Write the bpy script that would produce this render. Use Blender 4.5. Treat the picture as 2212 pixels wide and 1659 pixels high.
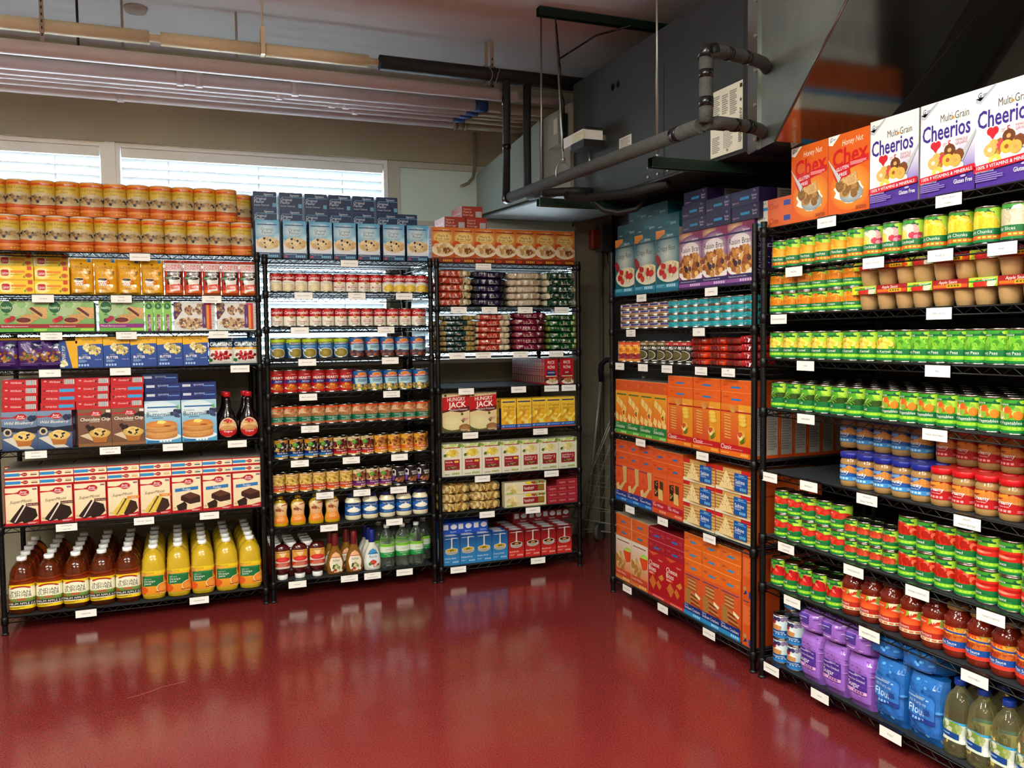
import bpy, math, random
from math import sin, cos, pi, radians, sqrt, atan2
from mathutils import Vector, Matrix
for o in list(bpy.data.objects): bpy.data.objects.remove(o)
SC = bpy.context.scene
COL = SC.collection
# ---------------------------------------------------------------- camera
F_PX, PITCH, ROLL, YAW, CAM_H = 1848.2, radians(3.1643), radians(-0.6658), radians(21.461), 1.411
_fw = Vector((cos(PITCH)*sin(YAW), cos(PITCH)*cos(YAW), -sin(PITCH)))
_rt = Vector((cos(YAW), -sin(YAW), 0)); _up = Vector((sin(PITCH)*sin(YAW), sin(PITCH)*cos(YAW), cos(PITCH)))
_cx = cos(ROLL)*_rt+sin(ROLL)*_up; _cy = -sin(ROLL)*_rt+cos(ROLL)*_up
CAMP = Vector((0, 0, CAM_H))
cd = bpy.data.cameras.new('camera'); cam = bpy.data.objects.new('camera', cd); COL.objects.link(cam)
cd.sensor_width = 36; cd.lens = F_PX/2212*36; cd.clip_start = .05
M = Matrix((_cx, _cy, -_fw)).transposed().to_4x4(); M.translation = CAMP
cam.matrix_world = M; SC.camera = cam
def ray(u, v):
    x = (u-1106)/F_PX; y = -(v-829.5)/F_PX
    return _fw+x*_cx+y*_cy
def atX(u, v, X): q = ray(u, v); return CAMP+q*(X/q.x)
def atY(u, v, Y): q = ray(u, v); return CAMP+q*(Y/q.y)
def atZ(u, v, Z): q = ray(u, v); return CAMP+q*((Z-CAM_H)/q.z)
def proj(P):
    d = Vector(P)-CAMP; w = d.dot(_fw)
    return 1106+F_PX*d.dot(_cx)/w, 829.5-F_PX*d.dot(_cy)/w
# ---------------------------------------------------------------- light and exposure
SC.view_settings.view_transform = 'Standard'; SC.view_settings.look = 'None'
SC.view_settings.exposure = 0.0; SC.view_settings.gamma = 1; SC.view_settings.use_curve_mapping = False
w = bpy.data.worlds.new('daylight'); SC.world = w; w.use_nodes = True
bg = w.node_tree.nodes['Background']; bg.inputs[0].default_value = (.80, .90, 1, 1); bg.inputs[1].default_value = 26.0
def lamp(x, y, sx, sy, e, col=(.98, 1, .90)):
    l = bpy.data.lights.new('fluorescent_light', 'AREA'); l.shape = 'RECTANGLE'; l.size = sx; l.size_y = sy; l.energy = e; l.color = col
    o = bpy.data.objects.new('fluorescent_light', l); COL.objects.link(o); o.location = (x, y, 2.72)
    l2 = bpy.data.lights.new('ceiling_fill_light', 'AREA'); l2.shape = 'RECTANGLE'; l2.size = sx; l2.size_y = sy; l2.energy = e*.62; l2.color = col  # upward fill light, added only to brighten the ceiling
    o2 = bpy.data.objects.new('ceiling_fill_light', l2); COL.objects.link(o2); o2.location = (x, y, 2.76); o2.rotation_euler = (pi, 0, 0)
for (x, y) in ((-1.6, 1.9), (.35, 1.75), (-1.6, -.4), (.9, -.6), (-1.6, -2.4), (.9, -2.4)):
    lamp(x, y, 1.2, .3, 70)
# ---------------------------------------------------------------- colour and materials
def hx(s):
    if not isinstance(s, str): return s
    s = s.lstrip('#'); a = [int(s[i:i+2], 16)/255 for i in (0, 2, 4)]
    return tuple(c/12.92 if c <= .04045 else ((c+.055)/1.055)**2.4 for c in a)
def mat(name, col=(.5, .5, .5), rough=.5, metal=0, coat=0, spec=.5, trans=0, ior=1.45, bump=0, bscale=50, noise=0, nscale=8, col2=None, attr=False, alpha=1):
    m = bpy.data.materials.new(name); m.use_nodes = True; nt = m.node_tree; b = nt.nodes['Principled BSDF']; L = nt.links.new
    b.inputs['Base Color'].default_value = (*hx(col), 1); b.inputs['Roughness'].default_value = rough; b.inputs['Metallic'].default_value = metal
    b.inputs['Coat Weight'].default_value = coat; b.inputs['Coat Roughness'].default_value = .08; b.inputs['Specular IOR Level'].default_value = spec
    b.inputs['Transmission Weight'].default_value = trans; b.inputs['IOR'].default_value = ior; b.inputs['Alpha'].default_value = alpha
    tc = nt.nodes.new('ShaderNodeTexCoord')
    if attr:
        a = nt.nodes.new('ShaderNodeAttribute'); a.attribute_name = 'print'
        n = nt.nodes.new('ShaderNodeTexNoise'); n.inputs['Scale'].default_value = 160; n.inputs['Detail'].default_value = 3; L(tc.outputs['Object'], n.inputs['Vector'])
        r = nt.nodes.new('ShaderNodeMapRange'); r.inputs[1].default_value = .35; r.inputs[2].default_value = .65; r.inputs[3].default_value = .35; r.inputs[4].default_value = 1.35
        L(n.outputs['Fac'], r.inputs[0])
        v = nt.nodes.new('ShaderNodeVectorMath'); v.operation = 'SCALE'; L(a.outputs['Color'], v.inputs[0]); L(r.outputs[0], v.inputs['Scale'])
        mx = nt.nodes.new('ShaderNodeMix'); mx.data_type = 'RGBA'; L(a.outputs['Alpha'], mx.inputs['Factor']); L(a.outputs['Color'], mx.inputs['A']); L(v.outputs[0], mx.inputs['B'])
        L(mx.outputs['Result'], b.inputs['Base Color'])
    elif noise or col2:
        n = nt.nodes.new('ShaderNodeTexNoise'); n.inputs['Scale'].default_value = nscale; n.inputs['Detail'].default_value = 5; L(tc.outputs['Object'], n.inputs['Vector'])
        cr = nt.nodes.new('ShaderNodeValToRGB'); L(n.outputs['Fac'], cr.inputs[0])
        c1 = hx(col); c2 = hx(col2) if col2 else tuple(c*(1-noise) for c in c1)
        cr.color_ramp.elements[0].position = .35; cr.color_ramp.elements[0].color = (*c2, 1); cr.color_ramp.elements[1].position = .65; cr.color_ramp.elements[1].color = (*c1, 1)
        L(cr.outputs[0], b.inputs['Base Color'])
    if bump:
        n = nt.nodes.new('ShaderNodeTexNoise'); n.inputs['Scale'].default_value = bscale; n.inputs['Detail'].default_value = 3; L(tc.outputs['Object'], n.inputs['Vector'])
        bp = nt.nodes.new('ShaderNodeBump'); bp.inputs['Strength'].default_value = bump; bp.inputs['Distance'].default_value = .01; L(n.outputs['Fac'], bp.inputs['Height']); L(bp.outputs[0], b.inputs['Normal'])
    return m
CARD = mat('printed_card', rough=.42, attr=True, spec=.4)
PAPER = mat('printed_label', rough=.3, attr=True)
FILM = mat('printed_film', rough=.22, attr=True, coat=.5, bump=.5, bscale=28)
PLAST = mat('coloured_plastic', rough=.3, attr=True)
STEEL = mat('can_steel', '#b9b4a8', .25, 1)
BLACKC = mat('black_epoxy_coating', '#070708', .38, spec=.35)
BLACKF = mat('black_ribbed_foot', '#101010', .5)
LINER = mat('grey_shelf_liner', '#1f2428', .7)
WHITEP = mat('white_plastic', '#e8e6df', .4)
JUICE = mat('amber_juice', (.60, .15, .02), .06, trans=.92, ior=1.36, coat=.3)
OJ = mat('orange_juice_plastic', '#c9a520', .2, coat=.4)
OIL = mat('vegetable_oil', (1, .93, .52), .04, trans=.95, ior=1.4)
CLEAR = mat('clear_plastic', (.86, .95, .88), .04, trans=.97, ior=1.34)
DRESS = mat('italian_dressing', (.50, .22, .03), .1, trans=.6, ior=1.36)
SYRUP = mat('dark_syrup', '#12060a', .08, coat=.5)
KETCH = mat('ketchup_red', '#4a0d0d', .12, coat=.5)
MAYO = mat('mayonnaise', '#e9e0bd', .2, coat=.5)
MUST = mat('mustard_yellow', '#d3a510', .18, coat=.5)
RANCH = mat('ranch_white', '#d9d6c8', .2, coat=.4)
PBUT = mat('peanut_butter_jar', '#a07a49', .14, coat=.6)
SAUCE = mat('tomato_sauce_glass', '#6b1a0a', .08, coat=.8)
ASAUCE = mat('applesauce_cup', '#b08a5a', .35, coat=.2)
# ---------------------------------------------------------------- mesh builder
class MB:
    def __init__(s): s.v = []; s.f = []; s.c = []; s.m = []; s.mats = []; s.sm = []
    def mi(s, m):
        if m not in s.mats: s.mats.append(m)
        return s.mats.index(m)
    def face(s, pts, m, col='#ffffff', smooth=False):
        n = len(s.v); s.v += [tuple(p) for p in pts]; s.f.append(tuple(range(n, n+len(pts))))
        cc = col if isinstance(col, list) else [hx(col)+(0,)]*len(pts)
        s.c.append(cc); s.m.append(s.mi(m)); s.sm.append(smooth)
    def grid(s, rows, m, col='#ffffff', smooth=True, closed=False, capb=False, capt=False):
        # rows: list of rings (lists of points)
        n0 = len(s.v); k = len(rows[0]); c = hx(col)+(0,); mi = s.mi(m)
        for r in rows: s.v += [tuple(p) for p in r]
        for i in range(len(rows)-1):
            for j in range(k if closed else k-1):
                a = n0+i*k+j; b = n0+i*k+(j+1) % k
                s.f.append((a, b, b+k, a+k)); s.c.append([c]*4); s.m.append(mi); s.sm.append(smooth)
        if capb: s.f.append(tuple(n0+j for j in reversed(range(k)))); s.c.append([c]*k); s.m.append(mi); s.sm.append(False)
        if capt: s.f.append(tuple(n0+(len(rows)-1)*k+j for j in range(k))); s.c.append([c]*k); s.m.append(mi); s.sm.append(False)
    def box(s, x0, y0, z0, x1, y1, z1, m, col='#ffffff'):
        p = [(x0, y0, z0), (x1, y0, z0), (x1, y1, z0), (x0, y1, z0), (x0, y0, z1), (x1, y0, z1), (x1, y1, z1), (x0, y1, z1)]
        for q in ((3, 2, 1, 0), (4, 5, 6, 7), (0, 1, 5, 4), (1, 2, 6, 5), (2, 3, 7, 6), (3, 0, 4, 7)): s.face([p[i] for i in q], m, col)
    def tube(s, p0, p1, r, m, n=6, col='#ffffff', caps=True, r1=None):
        p0 = Vector(p0); p1 = Vector(p1); d = (p1-p0).normalized(); a = d.orthogonal().normalized(); b = d.cross(a)
        R = [[p+(a*cos(2*pi*i/n)+b*sin(2*pi*i/n))*q for i in range(n)] for p, q in ((p0, r), (p1, r if r1 is None else r1))]
        s.grid(R, m, col, True, True, caps, caps)
    def path(s, pts, r, m, n=10, col='#ffffff'):
        pts = [Vector(p) for p in pts]; R = []; a = None
        for i, p in enumerate(pts):
            d = (pts[min(i+1, len(pts)-1)]-pts[max(i-1, 0)]).normalized()
            a = d.orthogonal().normalized() if a is None else (a-d*a.dot(d)).normalized()
            b = d.cross(a); R.append([p+(a*cos(2*pi*j/n)+b*sin(2*pi*j/n))*r for j in range(n)])
        s.grid(R, m, col, True, True, True, True)
    def lathe(s, prof, m, n=20, col='#ffffff', cx=0, cy=0, smooth=True):
        s.grid([[(cx+r*cos(2*pi*j/n), cy+r*sin(2*pi*j/n), z) for j in range(n)] for r, z in prof], m, col, smooth, True, prof[0][0] > .0005, prof[-1][0] > .0005)
    def build(s, name):
        me = bpy.data.meshes.new(name); me.from_pydata(s.v, [], s.f)
        for m in s.mats: me.materials.append(m)
        me.polygons.foreach_set('material_index', s.m); me.polygons.foreach_set('use_smooth', s.sm)
        if any(mm in (CARD, PAPER, FILM, PLAST) for mm in s.mats):
            at = me.color_attributes.new('print', 'FLOAT_COLOR', 'CORNER'); fl = []
            for cc in s.c:
                for c in cc: fl += c
            at.data.foreach_set('color', fl)
        me.update(); return me
# ---------------------------------------------------------------- printed artwork laid on a face
_gl = {}
def glyphs(t, bold, it):
    k = (t, bold, it)
    if k in _gl: return _gl[k]
    cu = bpy.data.curves.new('t', 'FONT'); cu.body = t; cu.resolution_u = 2; cu.offset = bold*.42 if bold > .015 else 0; cu.shear = it
    ob = bpy.data.objects.new('t', cu); me = bpy.data.meshes.new_from_object(ob)
    V = [(v.co.x, v.co.y) for v in me.vertices]; P = [[V[i] for i in p.vertices] for p in me.polygons]
    x0 = min(v[0] for v in V); x1 = max(v[0] for v in V)
    T = []
    for p in P:
        for i in range(1, len(p)-1): T.append((p[0], p[i], p[i+1]))
    bpy.data.objects.remove(ob); bpy.data.curves.remove(cu); bpy.data.meshes.remove(me)
    _gl[k] = (T, x0, x1); return _gl[k]
def clip(poly, k, lim, sgn):
    out = []
    for i in range(len(poly)):
        a = poly[i]; b = poly[(i+1) % len(poly)]; da = (a[0][k]-lim)*sgn; db = (b[0][k]-lim)*sgn
        if da >= 0: out.append(a)
        if (da >= 0) != (db >= 0):
            t = da/(da-db); out.append((tuple(a[0][i]+(b[0][i]-a[0][i])*t for i in (0, 1)), tuple(a[1][i]+(b[1][i]-a[1][i])*t for i in range(4))))
    return out
class Art:
    def __init__(s, w, h): s.w = w; s.h = h; s.p = []; s.l = 0; s.rn = random.Random(int(w*9999)+int(h*777))
    def add(s, pts, cols): s.p.append(([( (x*s.w, y*s.h), c) for (x, y), c in zip(pts, cols)], s.l))
    def R(s, x0, y0, x1, y1, c, c2=None, tex=0):
        s.l += 1; a = hx(c)+(tex,); b = hx(c2)+(tex,) if c2 else a
        s.add([(x0, y0), (x1, y0), (x1, y1), (x0, y1)], [a, a, b, b]); return s
    def P(s, pts, c, tex=0):
        s.l += 1; a = hx(c)+(tex,); cx = sum(p[0] for p in pts)/len(pts); cy = sum(p[1] for p in pts)/len(pts)
        for i in range(len(pts)): s.add([(cx, cy), pts[i], pts[(i+1) % len(pts)]], [a]*3)
        return s
    def E(s, cx, cy, rx, ry, c, c2=None, tex=0, n=18, a0=0, a1=2*pi, wob=0):
        s.l += 1; a = hx(c)+(tex,); b = hx(c2)+(tex,) if c2 else a
        P = []
        for i in range(n+1):
            t = a0+(a1-a0)*i/n; q = 1+wob*s.rn.uniform(-1, 1) if 0 < i < n else 1
            P.append((cx+rx*q*cos(t), cy+ry*q*sin(t)))
        for i in range(n): s.add([(cx, cy), P[i], P[i+1]], [b, a, a])
        return s
    def S(s, cx, cy, rx, ry, n, r, cols, seed=1, tex=.3, asp=1):
        rn = random.Random(seed*31+n); s.l += 1; l0 = s.l
        for i in range(n):
            t = rn.uniform(0, 2*pi); q = sqrt(rn.random()); x = cx+rx*q*cos(t); y = cy+ry*q*sin(t); rr = r*rn.uniform(.7, 1.25); an = rn.uniform(0, pi)
            c = hx(rn.choice(cols)); k = rn.uniform(.8, 1.1); a = tuple(min(1, z*k) for z in c)+(tex,)
            P = []
            for j in range(8):
                u = 2*pi*j/8; px = rr*cos(u)*asp; py = rr*sin(u); P.append((x+px*cos(an)-py*sin(an), y+(px*sin(an)+py*cos(an))*s.w/s.h))
            s.l = l0+i*min(.25, 7/n); s.add(P, [a]*8)
        s.l = int(l0+min(n*.25, 7)+1); return s
    def T(s, t, cx, cy, h, c, mw=.9, b=0, it=0, al='c', rot=0, slope=0):
        s.l += 1; G, x0, x1 = glyphs(t, b, it); k = h*s.h/.7; wd = (x1-x0)*k; kx = k*min(1, mw*s.w/wd); wd = (x1-x0)*kx
        a = hx(c)+(0,); ox = cx*s.w-(wd/2 if al == 'c' else 0 if al == 'l' else wd); oy = cy*s.h-h*s.h/2
        for gi, tr in enumerate(G):
            P = []
            for (x, y) in tr:
                X = ox+(x-x0)*kx; Y = oy+y*k
                if rot: dx = X-cx*s.w; dy = Y-cy*s.h; X = cx*s.w+dx*cos(rot)-dy*sin(rot); Y = cy*s.h+dx*sin(rot)+dy*cos(rot)
                if slope: Y += (X-cx*s.w)*slope
                P.append(((X, Y), a))
            s.p.append((P, s.l+(gi % 9)*.25*(b > .015)))
        return s
    def K(s, x0, y0, x1, y1, n, c):
        s.l += 1; dy = (y1-y0)/(n*1.7); a = hx(c)+(0,)
        for i in range(n):
            y = y0+(i+.2)*(y1-y0)/n; e = x1-(x1-x0)*(.25 if i % 3 == 0 else .05)
            s.add([(x0, y), (e, y), (e, y+dy), (x0, y+dy)], [a]*4)
        return s
    def icons(s, x0, y0, x1, y1, n, c):
        s.l += 1; a = hx(c)+(0,); d = (x1-x0)/n
        for i in range(n): s.add([(x0+i*d, y0), (x0+(i+.7)*d, y0), (x0+(i+.7)*d, y1), (x0+i*d, y1)], [a]*4)
        return s
    def barcode(s, x0, y0, x1, y1):
        s.R(x0, y0, x1, y1, '#eeeeee'); s.l += 1; a = hx('#222222')+(0,); x = x0+.004
        while x < x1-.01:
            e = (x1-x0)*s.rn.uniform(.02, .05); s.add([(x, y0+.01), (x+e, y0+.01), (x+e, y1-.01), (x, y1-.01)], [a]*4); x += e*2
        return s
EPS = .00014
def lay(mb, art, fn, m, sx=0, sz=0, xr=(0, 1)):
    xs = [art.w*(-.5+i*2/sx) for i in range(sx+1)] if sx else None
    zs = [art.h*i/sz for i in range(sz+1)] if sz else None
    X0, X1, H = art.w*xr[0], art.w*xr[1], art.h
    for poly, l in art.p:
        for k, lim, sg in ((0, X0, 1), (0, X1, -1), (1, 0, 1), (1, H, -1)):
            if poly and any((p[0][k]-lim)*sg < -1e-7 for p in poly): poly = clip(poly, k, lim, sg)
        if len(poly) < 3: continue
        parts = [poly]
        if xs:
            a = min(p[0][0] for p in poly); b = max(p[0][0] for p in poly); new = []
            cuts = [x for x in xs if a+1e-6 < x < b-1e-6]
            rest = poly
            for x in cuts:
                q = clip(rest, 0, x, -1)
                if len(q) > 2: new.append(q)
                rest = clip(rest, 0, x, 1)
            if len(rest) > 2: new.append(rest)
            parts = new
        if zs:
            new2 = []
            for q0 in parts:
                a = min(p[0][1] for p in q0); b = max(p[0][1] for p in q0); rest = q0
                for z in [z for z in zs if a+1e-6 < z < b-1e-6]:
                    q = clip(rest, 1, z, -1)
                    if len(q) > 2: new2.append(q)
                    rest = clip(rest, 1, z, 1)
                if len(rest) > 2: new2.append(rest)
            parts = new2
        for q in parts:
            mb.face([fn(p[0][0], p[0][1], l*EPS) for p in q], m, [p[1] for p in q])
# ---------------------------------------------------------------- object helpers
def tag(o, label=None, cat=None, group=None, kind=None):
    if label: o['label'] = label
    if cat: o['category'] = cat
    if group: o['group'] = group
    if kind: o['kind'] = kind
    return o
def new(name, me, parent=None, loc=None, rz=0):
    o = bpy.data.objects.new(name, me); COL.objects.link(o)
    if parent: o.parent = parent
    if loc is not None: o.location = loc
    if rz: o.rotation_euler = (0, 0, rz)
    return o
def thing(name, label, cat, loc=(0, 0, 0), rz=0, group=None):
    return tag(new(name, None, None, loc, rz), label, cat, group)
def struct(name, mb): return tag(new(name, mb.build(name)), kind='structure')
# ================================================================ product kinds
TY = {}
def boxp(key, name, w, d, h, col, front, side=None, top=None, cat='box'):
    mb = MB(); mb.box(-w/2, -d/2, 0, w/2, d/2, h, CARD, col)
    # folded flap lines of the carton ends
    a = Art(w, h); front(a); lay(mb, a, lambda x, z, l: (x-w/2, -d/2-l, z), CARD)
    if side:
        a = Art(d, h); side(a)
        lay(mb, a, lambda x, z, l: (w/2+l, x-d/2, z), CARD); lay(mb, a, lambda x, z, l: (-w/2-l, d/2-x, z), CARD)
    if top: a = Art(w, d); top(a); lay(mb, a, lambda x, y, l: (x-w/2, y-d/2, h+l), CARD)
    TY[key] = dict(name=name, cat=cat, w=w, d=d, h=h, parts=[(None, mb.build(name))])
_steel = {}
def can(key, name, r, h, art, base='#dddddd', cat='can', steel=None, lid=None):
    if (r, h) not in _steel:
        b = MB(); g = .0012
        b.lathe([(r-.004, .0), (r, .0005), (r, .003), (r-g, .005), (r-g, h-.005), (r, h-.003), (r, h-.0005), (r-.001, h), (r-.004, h), (r-.0045, h-.003), (r*.55, h-.003), (r*.5, h-.0035), (.0004, h-.0035)], STEEL, 24)
        _steel[(r, h)] = b.build('can_body')
    mb = MB(); rl = r-.0006; z0 = .006; z1 = h-.006; W = pi*r; H = z1-z0
    mb.grid([[(rl*sin(t), -rl*cos(t), z) for t in [2*pi*j/28 for j in range(28)]] for z in (z0, z1)], PAPER, base, True, True)
    a = Art(W, H); art(a)
    def fn(x, z, l): t = (x/W-.5)*pi; q = rl+l+.00025; return (q*sin(t), -q*cos(t), z0+z)
    lay(mb, a, fn, PAPER, sx=36, xr=(-.48, 1.48))
    TY[key] = dict(name=name, cat=cat, w=2*r, d=2*r, h=h, parts=[('can_body', _steel[(r, h)]), ('paper_label', mb.build('paper_label'))])
def se(rx, ry, e, t, off=0):
    s_, c_ = sin(t), cos(t)
    return (math.copysign(abs(s_)**(2/e), s_)*(rx+off), -math.copysign(abs(c_)**(2/e), c_)*(ry+off))
def loftb(mb, prof, m, n=28, col='#ffffff'):
    mb.grid([[(*se(rx, ry, e, 2*pi*j/n), z) for j in range(n)] for z, rx, ry, e in prof], m, col, True, True, True, True)
def rad(prof, z):
    for a, b in zip(prof, prof[1:]):
        if a[0] <= z <= b[0]:
            t = (z-a[0])/max(1e-6, b[0]-a[0]); return [a[i]+(b[i]-a[i])*t for i in (1, 2, 3)]
    return prof[-1][1:] if z > prof[-1][0] else prof[0][1:]
def bottle(key, name, prof, bm, cap, art, z0, z1, span=1.0, cat='bottle', cname='cap', lname='label', base=None, bname='bottle_body', flip=False, sx=30, sz=0, extra=None):
    h = max(prof[-1][0], cap[-1][0] if cap else 0); rx = max(p[1] for p in prof); ry = max(p[2] for p in prof)
    F = (lambda z: h-z) if flip else (lambda z: z)
    b = MB(); loftb(b, prof, bm)
    parts = [(bname, b)]
    if cap:
        c = MB(); cc = [(p[0], p[1], p[1], 2) for p in cap[:-1]] if not isinstance(cap[0], str) else None
        c = MB(); loftb(c, [(z, r, r2, 2) for z, r, r2 in cap], PLAST, 22, base or '#ffffff'); parts.append((cname, c))
    if flip:
        for _, q in parts: q.v = [(x, y, h-z) for x, y, z in q.v]; q.f = [f[::-1] for f in q.f]; q.c = [c[::-1] for c in q.c]
    out = [(nm, q.build(nm)) for nm, q in parts]
    if art:
        mb = MB(); W = pi*rx*span; H = z1-z0; a = Art(W, H); art(a)
        em = rad(prof, (z0+z1)/2) if not flip else rad(prof, h-(z0+z1)/2); ts = [-pi+2*pi*i/720 for i in range(721)]; pts = [se(em[0], em[1], em[2], q) for q in ts]; cum = [0]
        for p, q in zip(pts, pts[1:]): cum.append(cum[-1]+math.dist(p, q))
        L0 = cum[360]; tot = cum[-1]
        def inv(x):
            v = L0+(x/W-.5)*(tot/2)*span; lo, hi = 0, 720
            if v <= 0: return -pi
            if v >= tot: return pi
            while hi-lo > 1:
                mm = (lo+hi)//2
                if cum[mm] <= v: lo = mm
                else: hi = mm
            return ts[lo]+(ts[hi]-ts[lo])*(v-cum[lo])/max(1e-9, cum[hi]-cum[lo])
        def fn(x, z, l):
            t = inv(x); e = rad(prof, h-(z0+z) if flip else z0+z); q = se(e[0], e[1], e[2], t, l+.0008); return (q[0], q[1], z0+z)
        lay(mb, a, fn, PAPER, sx=sx, sz=sz or max(1, int(H/.012)), xr=(-.42, 1.42) if span >= 1 else (0, 1))
        out.append((lname, mb.build(lname)))
    TY[key] = dict(name=name, cat=cat, w=2*rx, d=2*ry, h=h, parts=out)
def bag(key, name, w, d, h, col, art, m=None, pinch='top', cat='bag', seed=1, amp=.004):
    m = m or FILM; rn = random.Random(seed); ph = [(rn.uniform(20, 60), rn.uniform(20, 60), rn.uniform(0, 6)) for _ in range(4)]
    def prof(u, v):
        e = max(0, 1-abs(2*u-1)**4)**.5
        if pinch == 'top': g = min(1, (v/.04+.6)/1.6)*(1 if v < .55 else max(.04, 1-((v-.55)/.43)**1.7))
        elif pinch == 'both': g = max(.03, 1-abs(2*v-1)**3.2)
        else: g = max(.55, 1-abs(2*v-1)**8)
        return e*g
    def wr(x, z): return sum(sin(a*x*2+p)*sin(b*z*2+p*1.7) for a, b, p in ph)*amp/3
    def fn(x, z, l):
        u = min(1, max(0, x/w)); v = min(1, max(0, z/h)); y = d/2*prof(u, v)+wr(x, z)*prof(u, v)
        wx = 1-(.06*(1-abs(2*v-1)**2) if pinch != 'none' else 0)
        return ((u-.5)*w*(.97+wx*.03), -y-l, z)
    mb = MB(); N = 14
    mb.grid([[fn(w*i/N, h*j/N, 0) for i in range(N+1)] for j in range(N+1)], m, col)
    def bk(x, z): p = fn(x, z, 0); return (p[0], -p[1]*.9, p[2])
    mb.grid([[bk(w*(N-i)/N, h*j/N) for i in range(N+1)] for j in range(N+1)], m, col)
    mb.grid([[fn(w*i/N, 0, 0) for i in range(N+1)], [bk(w*i/N, 0) for i in range(N+1)]][::-1], m, col)
    mb.grid([[fn(w*i/N, h, 0) for i in range(N+1)], [bk(w*i/N, h) for i in range(N+1)]], m, col)
    a = Art(w, h); art(a); lay(mb, a, lambda x, z, l: fn(x, z, l+.0005), m, sx=2*N, sz=N)
    TY[key] = dict(name=name, cat=cat, w=w, d=d, h=h, parts=[(None, mb.build(name))])
def sack(key, name, w, d, h, col, art, m=None, cat='bag', seed=1, amp=.10):
    # a pouch lying on its side, its long side to the front
    m = m or FILM; rn = random.Random(seed); ph = [(rn.uniform(2, 7), rn.uniform(1, 4), rn.uniform(0, 6)) for _ in range(4)]
    def pt(u, v, l=0):
        t = max(.02, 1-abs(2*u-1)**5)**.5; f = (v-.5)*pi; k = 1+sum(sin(a*u*6+p)*sin(b*f+p) for a, b, p in ph)*amp/3
        s_, c_ = sin(f), cos(f); sy = math.copysign(abs(s_)**.42, s_); cy = math.copysign(abs(c_)**.62, c_)
        sag = .0
        return ((u-.5)*w, -(d/2*t*k*cy)-l*(1 if abs(f) < pi/2 else -1), h/2+(h/2*(.25+.75*t)*sy)*min(1.0, k)-sag)
    mb = MB(); N = 30; K = 28
    mb.grid([[pt(i/N, -.5+2*j/K) for j in range(K)] for i in range(N+1)][::-1], m, col, True, True, True, True)
    a = Art(w, h); art(a); lay(mb, a, lambda x, z, l: pt(min(1, max(0, x/w)), z/h, l+.0009), m, sx=60, sz=14)
    TY[key] = dict(name=name, cat=cat, w=w, d=d, h=h, parts=[(None, mb.build(name))])
RED, WHT, CRM = '#c5161d', '#efece4', '#eadbb2'
# ---------- oats canister
def A_oats(a):
    a.R(-.5, 0, 1.5, 1, '#c47a1c', '#cc8e24').R(-.1, .3, 1.02, .86, '#b8922a', '#cfa834').E(.5, .6, .55, .26, '#cfa834', '#dcc058')
    a.R(-.5, .86, 1.5, 1, '#dd8420').R(.16, .885, .84, .93, '#d1401c').T('Signature', .62, .925, .045, WHT, .35)
    a.T('Old Fashioned', .5, .79, .075, '#8a6a14', .8).T('Oats', .5, .69, .075, '#8a6a14', .4)
    a.R(-.5, 0, 1.5, .2, '#c8641f', '#d87228').R(-.5, .2, 1.5, .235, '#cc5220')
    a.E(.5, .46, .52, .2, '#c9b68c', '#b09a6a').S(.45, .5, .4, .11, 30, .05, ['#b09060', '#c4a878', '#967448'], 3).S(.45, .46, .42, .1, 7, .035, ['#1d2238', '#2b3050'], 5)
    a.P([(-.05, .235), (1.05, .235), (1.05, .33), (.5, .26), (-.05, .36)], '#cc5a22').K(.1, .12, .9, .19, 2, '#f0a050').icons(.55, .05, .9, .1, 4, '#e9a040')
def oats():
    r, h = .0535, .172; b = MB(); b.lathe([(r-.001, .001), (r, .003), (r, h-.006), (r-.001, h-.005)], CARD, 28, '#d98a22')
    a = Art(pi*r, h-.008); A_oats(a)
    def fn(x, z, l): t = (x/(pi*r)-.5)*pi; q = r+l+.0003; return (q*sin(t), -q*cos(t), z+.002)
    lay(b, a, fn, CARD, sx=40, xr=(-.5, 1.5))
    c = MB(); c.lathe([(r+.0006, h-.007), (r+.0012, h-.006), (r+.0012, h-.001), (r, h), (r-.003, h), (r-.004, h-.002), (.0004, h-.002)], PLAST, 28, '#cfc9ba')
    TY['oats'] = dict(name='oats_canister', cat='canister', w=2*r, d=2*r, h=h, parts=[('canister_body', b.build('canister_body')), ('plastic_lid', c.build('plastic_lid'))])
oats()
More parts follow.
